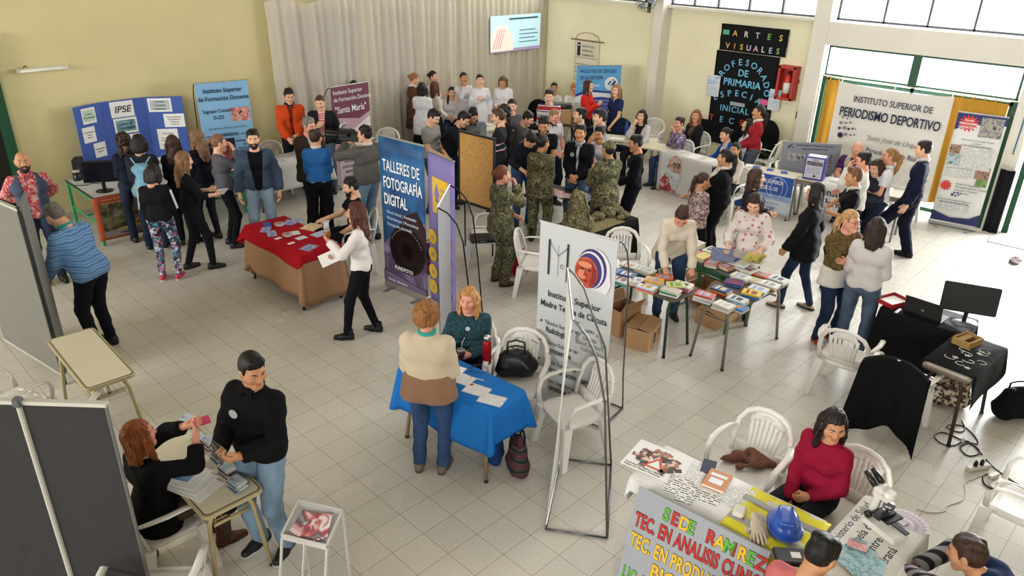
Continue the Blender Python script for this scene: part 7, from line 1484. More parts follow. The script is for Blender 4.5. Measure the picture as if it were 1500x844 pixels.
# entrance mat and debris
a=G(1460,343); m=MB(); m.box((0,0,.006),(1.0,.7,.010)); o=m.build('entrance_mat',[mat(['#8a8680','#a09c94','#6f6b66'],.9,kind='photo',scale=30)]); q=G(1490,350); o.location=(q[0],q[1],0); o.rotation_euler=(0,0,rad(5)); tag(o,'grey mat at the outside door','mat'); m=MB(); m.box((0,0,.0115),(.92,.62,.001)); m.build('pile',[mat(['#7a766f','#98948c'],.95,kind='photo',scale=50)],o)
d=SD(.012); d.fold=.008; d.ell((0,0,.02),(.16,.08,.04)); d.cuts.append(lambda X,Y,Z:.0-Z+0*X+0*Y); V_,Q_=d.mesh(); q=G(1487,384); o=rawobj('fallen_scarf',V_,Q_,[fab('#6a5f5c')],None); o.location=(q[0],q[1],0.001); tag(o,'small crumpled grey cloth on the floor by the outside door','cloth')
r=empty('green_plant',(XR-.32,6.50,0),0,'small green potted plant under the extinguisher cabinet','plant'); m=MB(); m.lathe([(.08,0),(.11,.2),(.10,.2)],seg=14); m.build('pot',[mat('#3a2c24',.7)],r); m=MB(); rp_=random.Random(2)
for k in range(26):
    a=rp_.uniform(0,6.28); l=rp_.uniform(.15,.3); z=rp_.uniform(.3,.55); m.grid(lambda u,v:(math.cos(a)*l*u-math.sin(a)*(v-.5)*.07*math.sin(u*3.1+.05),math.sin(a)*l*u+math.cos(a)*(v-.5)*.07*math.sin(u*3.1+.05),.2+(z-.2)*math.sin(u*1.9)),6,2)
m.build('leaves',[mat('#6a8a3a',.5)],r,True)
# ---------------------------------------------------------------- the visitors
def jeans(c='#2c3f5c',fit='reg',full=1.): return ('jeans',mat(c,.85,kind='denim',spec=.15),fit,full)
def trs(c='#15161a',fit='reg',full=1.): return ('trousers',fab(c),fit,full)
UNI=mat(['#454a33','#6f6a4a','#2f3323','#8d8462'],.9,kind='camo',scale=10)
P=person
def top(nm,c,sl='long',hem=-.05,e=.018,op=None): return (nm,c if not isinstance(c,str) else fab(c),sl,hem,e,op)
BLK1=('#141417'); 
# --- at the left edge
P('bald bearded man in a red flowered shirt and blue-grey waistcoat behind the folding screen',(29,222),178,1.76,'m','back','back',tops=[top('shirt',mat(['#a83240','#c8505c','#d8b0a8'],.8,kind='blotch',scale=55),'long',-.08,.018),top('waistcoat','#4a566c','none',-.06,.03,.075)],legs=jeans('#2a3448'),hair=None,skin='tan',beard='#1c1512',fat=1.1,collar=mat(['#a83240','#c8505c','#d8b0a8'],.8,kind='blotch',scale=55))
P('grey-haired man in a blue patterned sweater and turquoise scarf bending behind the folding screen',(78,299),318,1.74,'m',((.16,.40,.10),(0,-.3,-1)),((.16,.38,.06),(0,-.3,-1)),lean=24,hd=(26,0),tops=[top('sweater',mat(['#4a7cb0','#7fa6cc','#3f6ea6','#a4c0dc','#5585b8'],.9,kind='stripe',scale=5.,dist=4.5),'long',-.10,.035)],legs=trs('#15171d'),hair=('short','#6b6560'),fat=1.2,collar=fab('#2f9a98'))
# --- group at the blue board
P('woman with curly brown hair in dark blue, facing the blue folding board',(178,195),350,1.63,'f','front','front',tops=[top('jumper','#1d2436')],legs=jeans('#1c2438'),hair=('curlylong','#2c1a14'))
ps=P('woman in a dark hoodie wearing a light blue backpack at the green-legged table',(201,197),8,1.70,'f','front','front',hd=(10,15),tops=[top('hoodie','#2a2d35','long',-.10,.028)],legs=jeans('#1d2840','reg'),hair=('bob','#1c1210'),shoe=('sneaker','#1a1a1c','#c8c8c8'))
p=ps
r=empty('backpack',(0,0,0),0,'light blue drawstring backpack worn by the woman in the dark hoodie','backpack'); q=ps['tf']((0,-.20,.16)); r.location=tuple(q); r.rotation_euler=(0,0,ps['yaw']); d=SD(.013); d.fold=.008; d.cone((-.09,0,-.16),(.09,0,-.16),.085,.085,.05); d.cone((-.05,0,.16),(.05,0,.16),.06,.06,.06); d.cone((0,0,-.1),(0,0,.14),.11,.085,.08); sdobj('pack_body',d,mat('#6fa0b8',.7,kind='denim'),r); m=MB(); m.box((0,-.085,-.08),(.22,.012,.05),None,.004); m.build('white_patch',[mat('#c8c4b4',.8)],r)
m=MB(); 
for x in(-1,1): m.tube([(x*.05,.0,.2),(x*.12,.12,.29),(x*.13,.22,.27)],.010,6)
m.build('strap',[fab('#8ab0c2')],r)
P('girl in a black tracksuit top with white sleeve stripes and patterned leggings, seen from behind',(222,241),18,1.58,'f','belly','belly',hd=(18,25),tops=[top('track_jacket','#141417','long',-.04,.022)],legs=('leggings',mat(['#1c1a24','#3a7a9a','#a05a80','#c8c4cc','#24202c','#2a5a78'],.7,kind='blotch',scale=34,warp=.08),'slim'),stripes=fab('#d8d8d8'),shoe=('sneaker','#b83a52','#d8c8c8'),hair=('bob','#1d1613'))
P('girl with long curly dark brown hair in black, close to the blue folding board',(251,198),5,1.64,'f','front','front',tops=[top('jumper','#16151a')],legs=trs('#15151a'),hair=('longwavy','#3a2418'))
gp_=P('girl with long fair hair in a black shirt and leggings holding a white paper',(266,222),75,1.66,'f',((.04,.30,.16),(-.5,-.4,.5)),((.10,.34,.12),(-.5,-.4,.6)),hd=(8,0),tops=[top('shirt','#131316','mid',-.06,.02)],legs=('leggings',fab('#17171b'),'slim'),hair=('longwavy','#7a5a3c'),skin='fair',feet=((-.10,-.12,0),(.10,.16,0)))
def held(ps,i,label,w,h,m,nm='phone',cat='phone',off=(0,.085,.0),t=.008,rot=(0,0,0)):
    """a flat thing in the fingers of hand i"""
    x,y,z=ps['fr'][i]; c=ps['wr'][i]+x*off[0]+y*off[1]+z*off[2]
    k=MB(); k.box((0,0,0),(w,h,t),None,min(.003,t*.3)); o=k.build(nm,[m]); M_=Matrix(np.array([x,y,z]).T.tolist()).to_4x4(); M_.translation=Vector(c); o.matrix_world=M_@Matrix.Rotation(rot[0],4,'X')@Matrix.Rotation(rot[1],4,'Y')@Matrix.Rotation(rot[2],4,'Z'); return tag(o,label,cat)
held(gp_,1,'white folded paper in the hands of the fair-haired girl in black',.13,.20,PAPER,'leaflet','leaflet',(0,.10,-.03))
P('woman with long light brown hair in a dark top turned to the blue folding board',(286,189),325,1.70,'f','front','belly',hd=(14,-10),tops=[top('jumper','#151926')],legs=jeans('#161c2c','slim'),hair=('longwavy','#7c5e44'),glasses=True)
P('girl in a grey and white top covering her face with one hand',(318,197),80,1.68,'f','down','face',hd=(6,0),tops=[top('shirt','#c9c7c4','none',-.10,.026),top('cardigan','#5a5860','long',-.12,.032,.075)],legs=trs('#101014','slim'),hair=('bun','#7d5c44'),skin='fair')
P('bearded man in a denim jacket over a black shirt behind the red table',(369,190),182,1.78,'m','down','down',hd=(5,0),tops=[top('shirt','#101013','short',-.08,.018),top('jacket',mat('#2e4157',.85,kind='denim'),'long',-.10,.036,.085)],legs=jeans('#7f94a8','reg'),hair=('short','#1a1210'),beard='#15100d',skin='fair')
P('tall young man in an orange hooded jacket in front of the curtain',(422,130),172,1.82,'m','front',((.10,.26,-.02),(-.5,-1,.2)),hd=(16,-6),tops=[top('shirt','#8a2c20','short',-.06,.016),top('jacket','#cc4a1e','long',-.08,.036,.03)],legs=trs('#16171c'),hair=('short','#19120f'),collar=fab('#241c1c'))
P('young man in a dark jacket and striped shirt, hand on his chest',(468,139),184,1.76,'m','down','chest',hd=(18,8),tops=[top('shirt',mat(['#c8454a','#dcc8c4'],.8,kind='stripe',scale=9),'short',-.06,.014),top('jacket','#1f1f22','long',-.08,.036,.05)],legs=jeans('#46586e'),hair=('buzz','#4a2c20'),skin='fair')
P('grey-haired man in a brown jacket facing the people at the white cloth table',(451,172),150,1.76,'m','front','front',hd=(12,-14),tops=[top('shirt','#b8b4b0','long',-.06,.016),top('jacket','#352620','long',-.18,.038,.05)],legs=trs('#1a1716'),hair=('short','#77726e'),skin='pink',fat=1.15)
P('short-haired woman in a blue sweater seen from behind beside the cameraman',(461,190),5,1.66,'f','front','front',hd=(6,25),tops=[top('shirt','#d8d6d2','long',-.12,.024),top('sweater','#2c64a4','long',-.03,.032)],legs=trs('#0f0f14'),hair=('short','#3a281e'),collar=fab('#d8d6d2'),fat=1.05)
cm=P('cameraman in a grey striped sweater with headphones, filming to the left',(534,184),318,1.78,'m',((.10,.30,.46),(-.4,0,-1)),((.06,.24,.40),(-.3,0,1)),hd=(2,-28),tops=[top('sweater',mat(['#4a4846','#6b6864','#3c3a39','#57544f'],.9,kind='stripe',scale=7,dist=.3),'long',-.06,.032)],legs=jeans('#5f7990','reg'),hair=('short','#120e0c'),collar=fab('#c8c4be'),fat=1.2)
o=MB().tube([(-.085,0,.0),(-.088,-.01,.06),(-.06,-.02,.115),(0,-.02,.135),(.06,-.02,.115),(.088,-.01,.06),(.085,0,.0)],.008,6).build('headphones',[plastic('#151517')],cm['o']); o.matrix_local=cm['Hm']
q=cm['tf']((-.10,.26,.58)); r=empty('video_camera',tuple(q),cm['yaw']+rad(25),'black professional video camera on the shoulder of the man in the striped sweater','video camera'); m=MB(); m.box((0,-.05,0),(.11,.36,.14),None,.02); m.box((0,.0,.09),(.03,.26,.03),None,.008); m.build('camera_body',[plastic('#131416')],r); m=MB(); m.lathe([(.042,0),(.05,.05),(.05,.14),(.06,.15),(.06,.20)],(0,.13,0),14,rotx(rad(-90))); m.build('lens',[plastic('#0d0d10')],r,True); m=MB(); m.box((.0,.06,.16),(.13,.05,.09),rotx(.5),.01); m.build('camera_light',[metal('#a8b0b8')],r); m=MB(); m.box((0,-.27,.0),(.13,.10,.17),None,.02); m.build('battery',[plastic('#1d1e22')],r); m=MB(); m.box((-.09,.02,.03),(.07,.14,.06),None,.01); m.build('viewfinder',[plastic('#101012')],r)
P('bearded young man in a black shirt seated at the end of the red table',(514,260),262,1.76,'m','lap','table',seat='white armchair under the man in black by the red table',sit=.46,hd=(14,0),tops=[top('shirt','#121217','short',-.08,.02)],legs=trs('#1a1a20'),hair=('short','#15100e'),beard='#1a1310',skin='fair',shoe=('boot','#3a2418'))
mt=P('long-haired woman in a white blouse holding a mate by the red table',(522,296),285,1.64,'f',((.10,.33,.30),(-.3,-.4,.6)),((.08,.30,.06),(-.3,-.4,.5)),hd=(6,0),tops=[top('blouse','#dcd6d2','long',-.08,.022)],legs=trs('#0d0d12','slim'),shoe=('heel','#101013'),hair=('long','#4a2418'),skin='tan',feet=((-.12,.20,0),(.12,-.10,0)))
def mate(label,p,cup='#6b4526',rim='#b8b4ac'):
    r=empty('mate_gourd',tuple(p),0,label,'mate cup'); m=MB(); m.lathe([(.02,-.035),(.036,-.02),(.04,.015),(.034,.045),(.030,.045)],seg=16); m.build('cup',[mat(cup,.4)],r,True); m=MB(); m.lathe([(.036,.040),(.037,.055),(.030,.055)],seg=16); m.build('rim',[metal(rim)],r,True); m=MB(); m.tube([(.0,.0,.03),(.02,.0,.12),(.05,.0,.16)],.004,6); m.build('straw',[metal('#c8c4bc')],r,True)
x,y,z=mt['fr'][0]; mate('amber mate cup with a metal rim held by the woman in the white blouse',mt['wr'][0]+y*.085-z*.04,'#8a5a2c'); held(mt,1,'white papers in the lower hand of the woman in the white blouse',.15,.21,PAPER,'paper_sheets','paper',(0,.10,-.03))
P('person with black hair standing behind the burgundy banner',(518,118),170,1.66,'f',far=True,tops=[top('blouse','#3a3438')],legs=trs('#1a1a20'),hair=('bun','#120e0d'))
# --- before the curtain
P('woman in a long brown cardigan over a dark flowered dress by the curtain',(606,107),80,1.68,'f','front','belly',hd=(16,0),far=True,tops=[top('blouse','#d8d0c8','short',-.0,.012),top('cardigan','#5a3a26','long',-.38,.036,.06)],skirt=('dress',mat(['#1c1618','#1c1618','#6a3a34','#2a2024'],.8,kind='blotch',scale=40),.55,.17),legs=('leggings',fab('#17151a'),'slim'),hair=('bun','#8a5a3c'),collar=fab('#dcd6d0'))
P('woman with black bobbed hair in a white smock seen from behind near the curtain',(618,121),20,1.64,'f','front','front',far=True,tops=[top('dress_sleeve',mat(['#1c1618','#6a3a34','#2a2024'],.8,kind='blotch',scale=40),'long',-.05,.014),top('smock','#d4d4d8','short',-.30,.03)],legs=trs('#17151a'),hair=('bob','#120e0e'))
P('dark-haired nurse in white half hidden behind the two women by the curtain',(634,104),120,1.66,'f','front','chest',far=True,tops=[top('smock','#cfcfd2','long',-.25,.026)],legs=trs('#cfcfd2'),hair=('bun','#1d1412'))
P('woman with brown hair in a cream jumper facing the curtain group',(637,119),60,1.62,'f','front','front',far=True,tops=[top('jumper','#cfc6ba')],legs=trs('#16151a'),hair=('halflong','#5a3a28'))
P('seated girl with a dark braid in a white blouse in front of the curtain',(662,127),185,1.68,'f','belly','belly',seat='white armchair under the girl with the braid',sit=.52,far=True,hd=(4,-10),tops=[top('blouse','#d4d2d4')],legs=jeans('#232c3c'),hair=('braid','#241614'))
NW='#d9d8dc'
P('nurse in white with tied hair and a hand at her chin by the curtain',(679,106),160,1.67,'f','down','chin',far=True,tops=[top('tunic',NW,'long',-.18,.026)],legs=trs('#17171b'),hair=('bun','#2c1c16'),skin='tan')
P('nurse in white with a hand on her chest before the curtain',(703,109),178,1.67,'f','down','chest',far=True,tops=[top('tunic',NW,'long',-.24,.026)],legs=trs(NW),hair=('bun','#1a1211'),skin='fair')
P('nurse in white with short fair-brown hair looking down at her hands near the corner',(737,111),190,1.64,'f','belly','belly',far=True,hd=(26,0),tops=[top('tunic',NW,'long',-.24,.026)],legs=trs(NW),hair=('bob','#5f4530'),skin='tan')
w=P('dark-haired young woman in a grey cardigan reading from a black folder in the crowd',(750,145),180,1.66,'f','read','read',far=True,hd=(10,0),tops=[top('cardigan','#57565c','long',-.12,.024)],legs=jeans('#3a4f70'),hair=('lowpony','#1a1211'),skin='fair'); held(w,1,'black folder held open by the young woman in the grey cardigan',.22,.30,mat('#16171c',.5),'folder','folder',(-.06,.12,-.02))
P('dark-haired person in grey bending down beside the cream table in the crowd',(773,163),110,1.62,'m','front','front',lean=20,far=True,hd=(20,0),tops=[top('jumper','#4a4a44')],legs=trs('#2a2a30'),hair=('short','#1d1412'))
P('boy in a red, white and blue rugby shirt standing by the corner table',(805,131),185,1.72,'m','front','front',far=True,hd=(12,0),tops=[top('rugby_shirt',mat(['#b02a3a','#dad8da','#22305a','#dad8da'],.8,kind='stripe',scale=1.6,dist=.1),'long',-.06,.024)],legs=trs('#202430'),hair=('short','#1d1512'),skin='fair')
P('woman with tied dark hair seated behind the corner table by the yellow wall',(812,121),185,1.62,'f','table','table',far=True,seat='white armchair under the dark-haired woman behind the corner table',sit=.48,tops=[top('blouse','#d0ccc4')],legs=trs('#202024'),hair=('bun','#120d0d'),skin='tan')
P('red-haired man in a white shirt at the corner table beside the blue and white roll-up',(842,122),160,1.72,'m','table','table',far=True,seat='white armchair under the red-haired man at the corner table',sit=.48,hd=(20,10),tops=[top('shirt','#d4d2ce')],legs=trs('#202024'),hair=('short','#a8622c'),skin='pink',glasses=True)
P('woman in a red blouse in front of the blue and white roll-up',(862,117),110,1.66,'f','chest','chest',far=True,hd=(0,0),tops=[top('blouse','#cc2c22','long',-.12,.028)],legs=trs('#1a1a20'),hair=('long','#3a241a'),skin='fair')
P('woman with fair straight hair in a navy blouse leaning on the cream table',(904,123),235,1.66,'f',((.20,.22,-.05),(0,0,-1)),'front',far=True,hd=(6,-25),tops=[top('blouse','#1d2a50','short',-.12,.03)],legs=trs('#1a1a24'),hair=('halflong','#8a6a48'),skin='fair',vneck=.16,fat=1.1)
# --- the boys
b=P('boy in a grey lettered shirt looking down behind the photography banner',(634,160),120,1.76,'m','front','front',hd=(28,0),tops=[top('shirt','#8f8d8a','short',-.10,.024)],legs=jeans('#2f445f'),hair=('quiff','#15100e'),skin='fair')
for k,s_ in enumerate(('SANTA FE','O MITO','CAUSA')): 
    t_=text(b['o'],s_,0,0,.075,BK,'CENTER',.01,.9); M_=Matrix.Translation(Vector(np.array([0,.155,1.28-.10*k])))@Matrix.Rotation(math.pi,4,'Z')@Matrix.Rotation(math.pi/2,4,'X'); t_.matrix_local=M_
P('boy in a dark hooded jacket leaning over a table behind the cork board',(678,163),110,1.72,'m','reach','reach',lean=22,hd=(20,0),tops=[top('jacket','#1b1d26','long',-.08,.034)],legs=jeans('#1e2a40'),hair=('quiff','#1a1311'),skin='fair')
P('boy in a grey dark-collared shirt looking down behind the cork board',(693,158),185,1.70,'m','reach','front',lean=14,far=True,hd=(28,0),tops=[top('shirt','#7f858c','long',-.08,.024)],legs=trs('#2a3040'),hair=('short','#16110f'),collar=fab('#2a303c'),skin='tan')
P('light-brown-haired boy in a black sweater with a red and white pattern',(731,160),280,1.74,'m','front','front',hd=(10,0),tops=[top('sweater',mat(['#15151c','#15151c','#15151c','#15151c','#15151c','#8a2030','#d0d0d4','#15151c'],.85,kind='stripe',scale=.9,dist=2.,phase=1.2),'long',-.08,.028)],legs=trs('#1d2433'),hair=('quiff','#4a3222'),skin='fair')
P('person with a dark curly mane behind the boy in the patterned sweater',(738,154),240,1.71,'f','front','front',far=True,tops=[top('jumper','#1a1b22')],legs=trs('#1a1a20'),hair=('curlylong','#1a1312'))
P('girl in black with dark hair hanging forward, bent over with clasped hands',(778,192),160,1.73,'f','belly','belly',lean=30,hd=(40,0),tops=[top('jumper','#1c1d27','three',-.06,.028)],legs=jeans('#2c4668'),hair=('bun','#1d1412'),skin='fair')
P('boy in a black polo with a badge looking down beside the dark-bunned soldier',(797,171),185,1.74,'m','front','front',hd=(26,0),tops=[top('polo','#111116','short',-.08,.024)],legs=trs('#14161f'),hair=('short','#100c0b'),skin='tan',badge='#a8acb2',collar=fab('#16161b'))
P('fair short-haired boy in a white polo behind the boy in the black polo',(812,159),140,1.70,'m','down','front',far=True,hd=(22,0),tops=[top('polo','#c9c7c8','short',-.08,.024)],legs=trs('#23283a'),hair=('buzz','#8a6a48'),skin='pink',collar=fab('#2a2c34'))
P('boy in a black polo in profile in front of the woman in red',(851,158),262,1.74,'m','down','front',far=True,tops=[top('polo','#14141a','short',-.08,.024)],legs=trs('#14161f'),hair=('short','#15100e'),skin='fair')
P('boy in a pale blue-grey hoodie looking left over the others',(881,161),262,1.79,'m','front','front',tops=[top('hoodie','#8a97a6','long',-.08,.030)],legs=jeans('#2f4058'),hair=('quiff','#1d1512'),skin='fair',collar=fab('#7c8896'))
P('boy in a black zipped jacket over a pale hood, hands joined over the leaflet table',(851,183),195,1.72,'m','front','front',tops=[top('shirt','#b8bcc4','short',-.02,.014),top('jacket','#0f0f18','long',-.10,.038,.02)],legs=jeans('#4a607c'),hair=('short','#100c0b'),skin='tan',badge='#9a9ea6',collar=fab('#a8acb4'))
P('boy in a white shirt covering his mouth beside the soldier in the cap',(880,185),212,1.65,'m','front','face',hd=(8,0),tops=[top('shirt','#d4d3d6','short',-.08,.024)],legs=jeans('#4f6580'),hair=('short','#120d0c'),skin='tan')
s1=P('woman soldier with a dark bun, seen from behind at the leaflet table',(795,198),15,1.66,'f','front','front',hd=(8,28),tops=[top('camouflage_jacket',UNI,'long',-.20,.036)],legs=('camouflage_trousers',UNI,'loose'),hair=('bun','#1d1310'),shoe=('armyboot','#2a1c14'),skin='tan',collar=UNI)
s2=P('soldier in camouflage and cap turned to the boys, a red booklet under his arm',(893,207),322,1.70,'m','chest','chest',tops=[top('camouflage_jacket',UNI,'long',-.20,.036)],legs=('camouflage_trousers',UNI,'loose'),hair=('buzz','#1a1411'),cap=UNI,shoe=('armyboot','#2a1c14'),skin='tan',collar=UNI); held(s2,0,'dark red and white booklet held by the soldier in the cap',.16,.24,mat(['#8a1f2c','#c8b8b8'],.5,kind='photo',scale=8),'booklet','booklet',(0,.08,-.03))
s3=P('woman soldier in camouflage with a red-brown bun, hand to her face, standing by the armchairs',(735,243),62,1.64,'f','front','chin',hd=(4,0),tops=[top('camouflage_jacket',UNI,'long',-.18,.036)],legs=('camouflage_trousers',UNI,'loose'),hair=('bun','#6b3a1e'),shoe=('armyboot','#5a3418'),skin='pink',collar=UNI)
nb_=P('boy in a dark navy jacket standing alone in profile with a blue leaflet',(933,198),262,1.68,'m','front',((.20,-.05,-.10),(-1,0,0)),hd=(12,0),tops=[top('jacket','#0d0e15','long',-.10,.030)],legs=trs('#0f1118','reg'),hair=('short','#100c0b'),shoe=('sneaker','#6a1f28','#a8a4a0'),skin='tan',badge='#c4c8cc'); held(nb_,1,'pale blue leaflet in the hand of the boy in the dark navy jacket',.10,.20,mat('#6a94d8',.5),'leaflet','leaflet',(0,.12,-.02))
# --- seated along the yellow wall
P('long-haired girl in a white cardigan, chin on hand at the cream table',(941,161),205,1.64,'f','table','chin',sit=.48,far=True,tops=[top('shirt','#1c1a1e','short',-.06,.014),top('cardigan','#c2bfbc','long',-.08,.03,.07)],legs=trs('#1a1a20'),hair=('long','#0f0c0c'),skin='fair')
P('short-haired woman in a purple flowered blouse gesturing with a raised hand',(996,172),235,1.64,'f','raise','lap',seat='white armchair under the woman in purple flowers',sit=.48,hd=(-4,-12),tops=[top('blouse',mat(['#5a4a68','#8a7a98','#3a3048','#b0a0b8'],.85,kind='blotch',scale=38),'long',-.08,.03)],legs=jeans('#2a3a58'),hair=('short','#2c1c18'),skin='pink',fat=1.15)
sm=P('reddish-haired woman in a dark jacket seated under the black hanging with a mate',(1021,161),225,1.66,'f','lap','belly',seat='white armchair under the reddish-haired woman with the mate',sit=.48,hd=(-4,-30),tops=[top('shirt','#5a5048','short',-.06,.014),top('jacket','#1d201f','long',-.08,.034,.06)],legs=jeans('#2c3c54'),hair=('halflong','#7a4a2c'),skin='pink')
x,y,z=sm['fr'][1]; mate('small dark mate cup held by the seated woman in the dark jacket',sm['wr'][1]+y*.08-z*.03,'#3a1f18'); q=sm['tf']((.08,.26,.22)); r=empty('thermos',tuple(q),0,'maroon thermos flask held by the seated woman with reddish hair','thermos'); m=MB(); m.lathe([(.04,-.12),(.045,-.11),(.045,.12),(.03,.14)],seg=14); m.build('flask',[mat('#6a2420',.3)],r,True); m=MB(); m.lathe([(.032,.14),(.034,.19),(.02,.20)],seg=14); m.build('lid',[plastic('#c8c4c0')],r,True)
P('girl in a blue cardigan seated at the white-topped table',(1065,187),250,1.64,'f','table','table',seat='white armchair under the girl in the blue cardigan',sit=.48,lean=14,hd=(4,-10),tops=[top('shirt','#c8c4cc','short',-.05,.016),top('cardigan','#1f4a9c','long',-.05,.026,.10)],legs=jeans('#2a3a58'),hair=('bun','#1d1412'),skin='fair')
P('girl in a cream top seated behind the woman in the black shirt',(1079,209),215,1.62,'f','table','table',seat='white armchair under the girl in the cream top',sit=.48,far=True,tops=[top('jumper','#c4b8ac')],legs=trs('#1a1a20'),hair=('lowpony','#120d0d'),skin='tan')
P('black-haired girl in a white top in profile beside the woman in red sweater',(1098,174),262,1.66,'f','lap','lap',seat='white armchair under the black-haired girl beside the red sweater',sit=.46,far=True,hd=(-6,0),tops=[top('shirt','#c9ccd0')],legs=trs('#1a1a20'),hair=('long','#0f0b0b'),skin='fair')
P('woman in a red sweater and white collar standing in profile with her hands before her',(1114,154),262,1.71,'f','front','front',far=True,tops=[top('sweater','#96222c','long',-.08,.026)],legs=trs('#4a525e'),hair=('lowpony','#1d1311'),skin='tan',collar=fab('#d8d4d0'))
# --- the centre right
P('little girl with a long brown ponytail in a pink-brown print blouse before the portrait cloth',(1030,253),35,1.38,'f','front','front',hd=(14,20),tops=[top('blouse',mat(['#7a6460','#a89088','#5a4444','#c0aca4'],.85,kind='blotch',scale=46),'long',-.18,.024)],legs=trs('#121216'),hair=('ponytail','#3a241c'),skin='tan',)
P('woman with a black ponytail in a black shirt stretching out her open hand',(1065,219),282,1.68,'f',((.20,.50,.02),(0,0,1),'flat'),'down',hd=(4,0),tops=[top('shirt','#0f0f12','short',-.08,.03)],legs=trs('#111116'),hair=('ponytail','#171110'),skin='tan',fat=1.25,collar=fab('#d8d4d0'))
wb=P('woman with brown hair in a dark jacket with a tan bag on her arm',(1109,247),80,1.66,'f','belly','belly',hd=(2,0),tops=[top('shirt','#b8bac4','short',-.02,.014),top('jacket','#1a1c26','long',-.08,.034,.03)],legs=trs('#17171d'),hair=('halflong','#3a281e'),skin='fair'); q=wb['tf']((-.34,.02,.02)); bag('handbag','tan and black shoulder bag hanging from the woman in the dark jacket',q,wb['yaw']+rad(70),(.36,.12,.26),fab('#a39274'),.18,z0=float(q[2])-.2,strap=fab('#3a3330'))
fw=P('woman in a pink flowered white blouse looking down at the books she holds',(1108,282),188,1.64,'f',((.17,.26,.06),(0,-.3,1),'grip'),((.20,.30,.04),(0,-.3,1),'grip'),hd=(34,0),tops=[top('blouse',mat(['#d8cfc8','#b8607a','#cf98a4'],.85,kind='dots',scale=15,size=.40),'three',-.14,.032)],legs=jeans('#1e2a42'),hair=('halflong','#2a1814'),skin='fair')
held(fw,1,'grey-blue patterned book held low by the woman in the flowered blouse',.26,.20,mat(['#4a5270','#6a7290','#3a4060'],.5,kind='photo',scale=16),'book','book',(-.05,.12,-.02),.02); held(fw,0,'black and yellow book in the other hand of the woman in the flowered blouse',.24,.17,mat(['#2a2c34','#b8a840','#8a929c'],.5,kind='photo',scale=5),'book','book',(.03,.13,-.02),.02)
cw=P('woman with short brown hair in a cream sweater bending over the book tables',(1001,301),165,1.68,'f',((.20,.36,.02),(0,0,-1),'grip'),((.14,.40,.08),(0,0,-1),'grip'),lean=32,hd=(30,12),tops=[top('sweater','#d6cbb8','long',-.20,.026)],legs=jeans('#263a58','reg'),hair=('short','#3a2016'),skin='pink',shoe=('boot','#231a18'))
held(cw,1,'cream book with a green picture held by the bending woman in cream',.16,.23,mat(['#d8d4c4','#4a6a4a','#c8c4b8'],.5,kind='photo',scale=6),'book','book',(0,.10,-.03),.022)
P('woman with long dark hair in a loose black jacket walking past the book tables',(1199,268),285,1.68,'f',((.26,.18,-.10),(-1,0,0)),'down',hd=(2,0),tops=[top('jacket','#121216','long',-.22,.04)],legs=jeans('#1c2a44','slim'),hair=('long','#15100f'),skin='tan',shoe=('flat','#a38c74'),feet=((-.10,.16,0),(.10,-.16,.0)))
P('woman with short fair-tipped hair in a black shirt with a white collar, in profile',(1255,246),262,1.68,'f','belly','side',hd=(6,0),tops=[top('shirt','#111114','short',-.08,.028)],legs=trs('#121218'),hair=('quiff','#6a4a34'),skin='tan',collar=fab('#d4d2cc'),shoe=('shoe','#1a1a1c'),fat=1.1)
P('black-haired woman with glasses in a white shirt, face on her hand',(1268,223),262,1.68,'f','face','belly',hd=(8,0),tops=[top('shirt','#d4d2ce','long',-.10,.03)],legs=trs('#161820'),hair=('short','#0e0b0b'),skin='pink',glasses=True,fat=1.2)
P('old bald man in a purple shirt and pale waistcoat seated behind the journalism table',(1258,207),182,1.70,'m','table','table',seat='white armchair under the old man in the purple shirt',sit=.48,lean=8,hd=(18,0),tops=[top('shirt','#4a2a5c','short',-.08,.022),top('waistcoat','#b8ad9a','none',-.06,.034,.05)],legs=trs('#2a2a30'),hair=('bald','#b0aaa4'),skin='pink',fat=1.25)
P('girl with brown hair in dark grey looking down between the two women in white',(1287,233),215,1.53,'f','belly','belly',far=True,hd=(24,0),tops=[top('jumper','#2c2e38')],legs=trs('#1d2130'),hair=('halflong','#3a281e'),skin='fair')
P('blond girl with a ponytail in a white polo and navy trousers, in profile',(1308,218),268,1.68,'f','belly','belly',hd=(-4,0),tops=[top('polo','#d3d3d8','short',-.04,.026)],legs=trs('#1b2340','reg'),hair=('ponytail','#8a6438'),skin='pink',badge='#8a8e9c',collar=fab('#d3d3d8'))
P('tall boy in a navy school sweater striding by the outside door',(1357,206),272,1.80,'m','down','down',hd=(10,0),tops=[top('sweater','#171c34','long',-.08,.030)],legs=trs('#13162a','loose'),hair=('short','#1d1412'),skin='fair',badge='#5a607a',collar=fab('#cfd0d4'),feet=((-.10,.50,.03),(.10,-.10,0)),shoe=('shoe','#101012'))
P('fair-haired woman with glasses wrapped in an olive shawl facing the woman in white',(1248,308),140,1.64,'f','crossed','crossed',hd=(4,-18),tops=[top('shirt','#d4d0c8','long',-.16,.022),top('shawl',mat(['#5a4a26','#6f5c34','#4a3c20'],.95,kind='blotch',scale=60),'mid',.08,.05)],legs=jeans('#1c2a48'),hair=('lowpony','#b08a58'),skin='pink',glasses=True,shoe=('sneaker','#a02a20','#c8b8b0'),fat=1.1)
P('brown-haired woman in a white shirt and blue jeans seen from behind at the black table',(1288,319),8,1.68,'f','belly','belly',hd=(8,-14),tops=[top('shirt','#cfcac8','long',-.06,.028)],legs=jeans('#46566a','reg'),hair=('halflong','#2c1c18'),skin='tan',shoe=('flat','#1a1614'),fat=1.08)
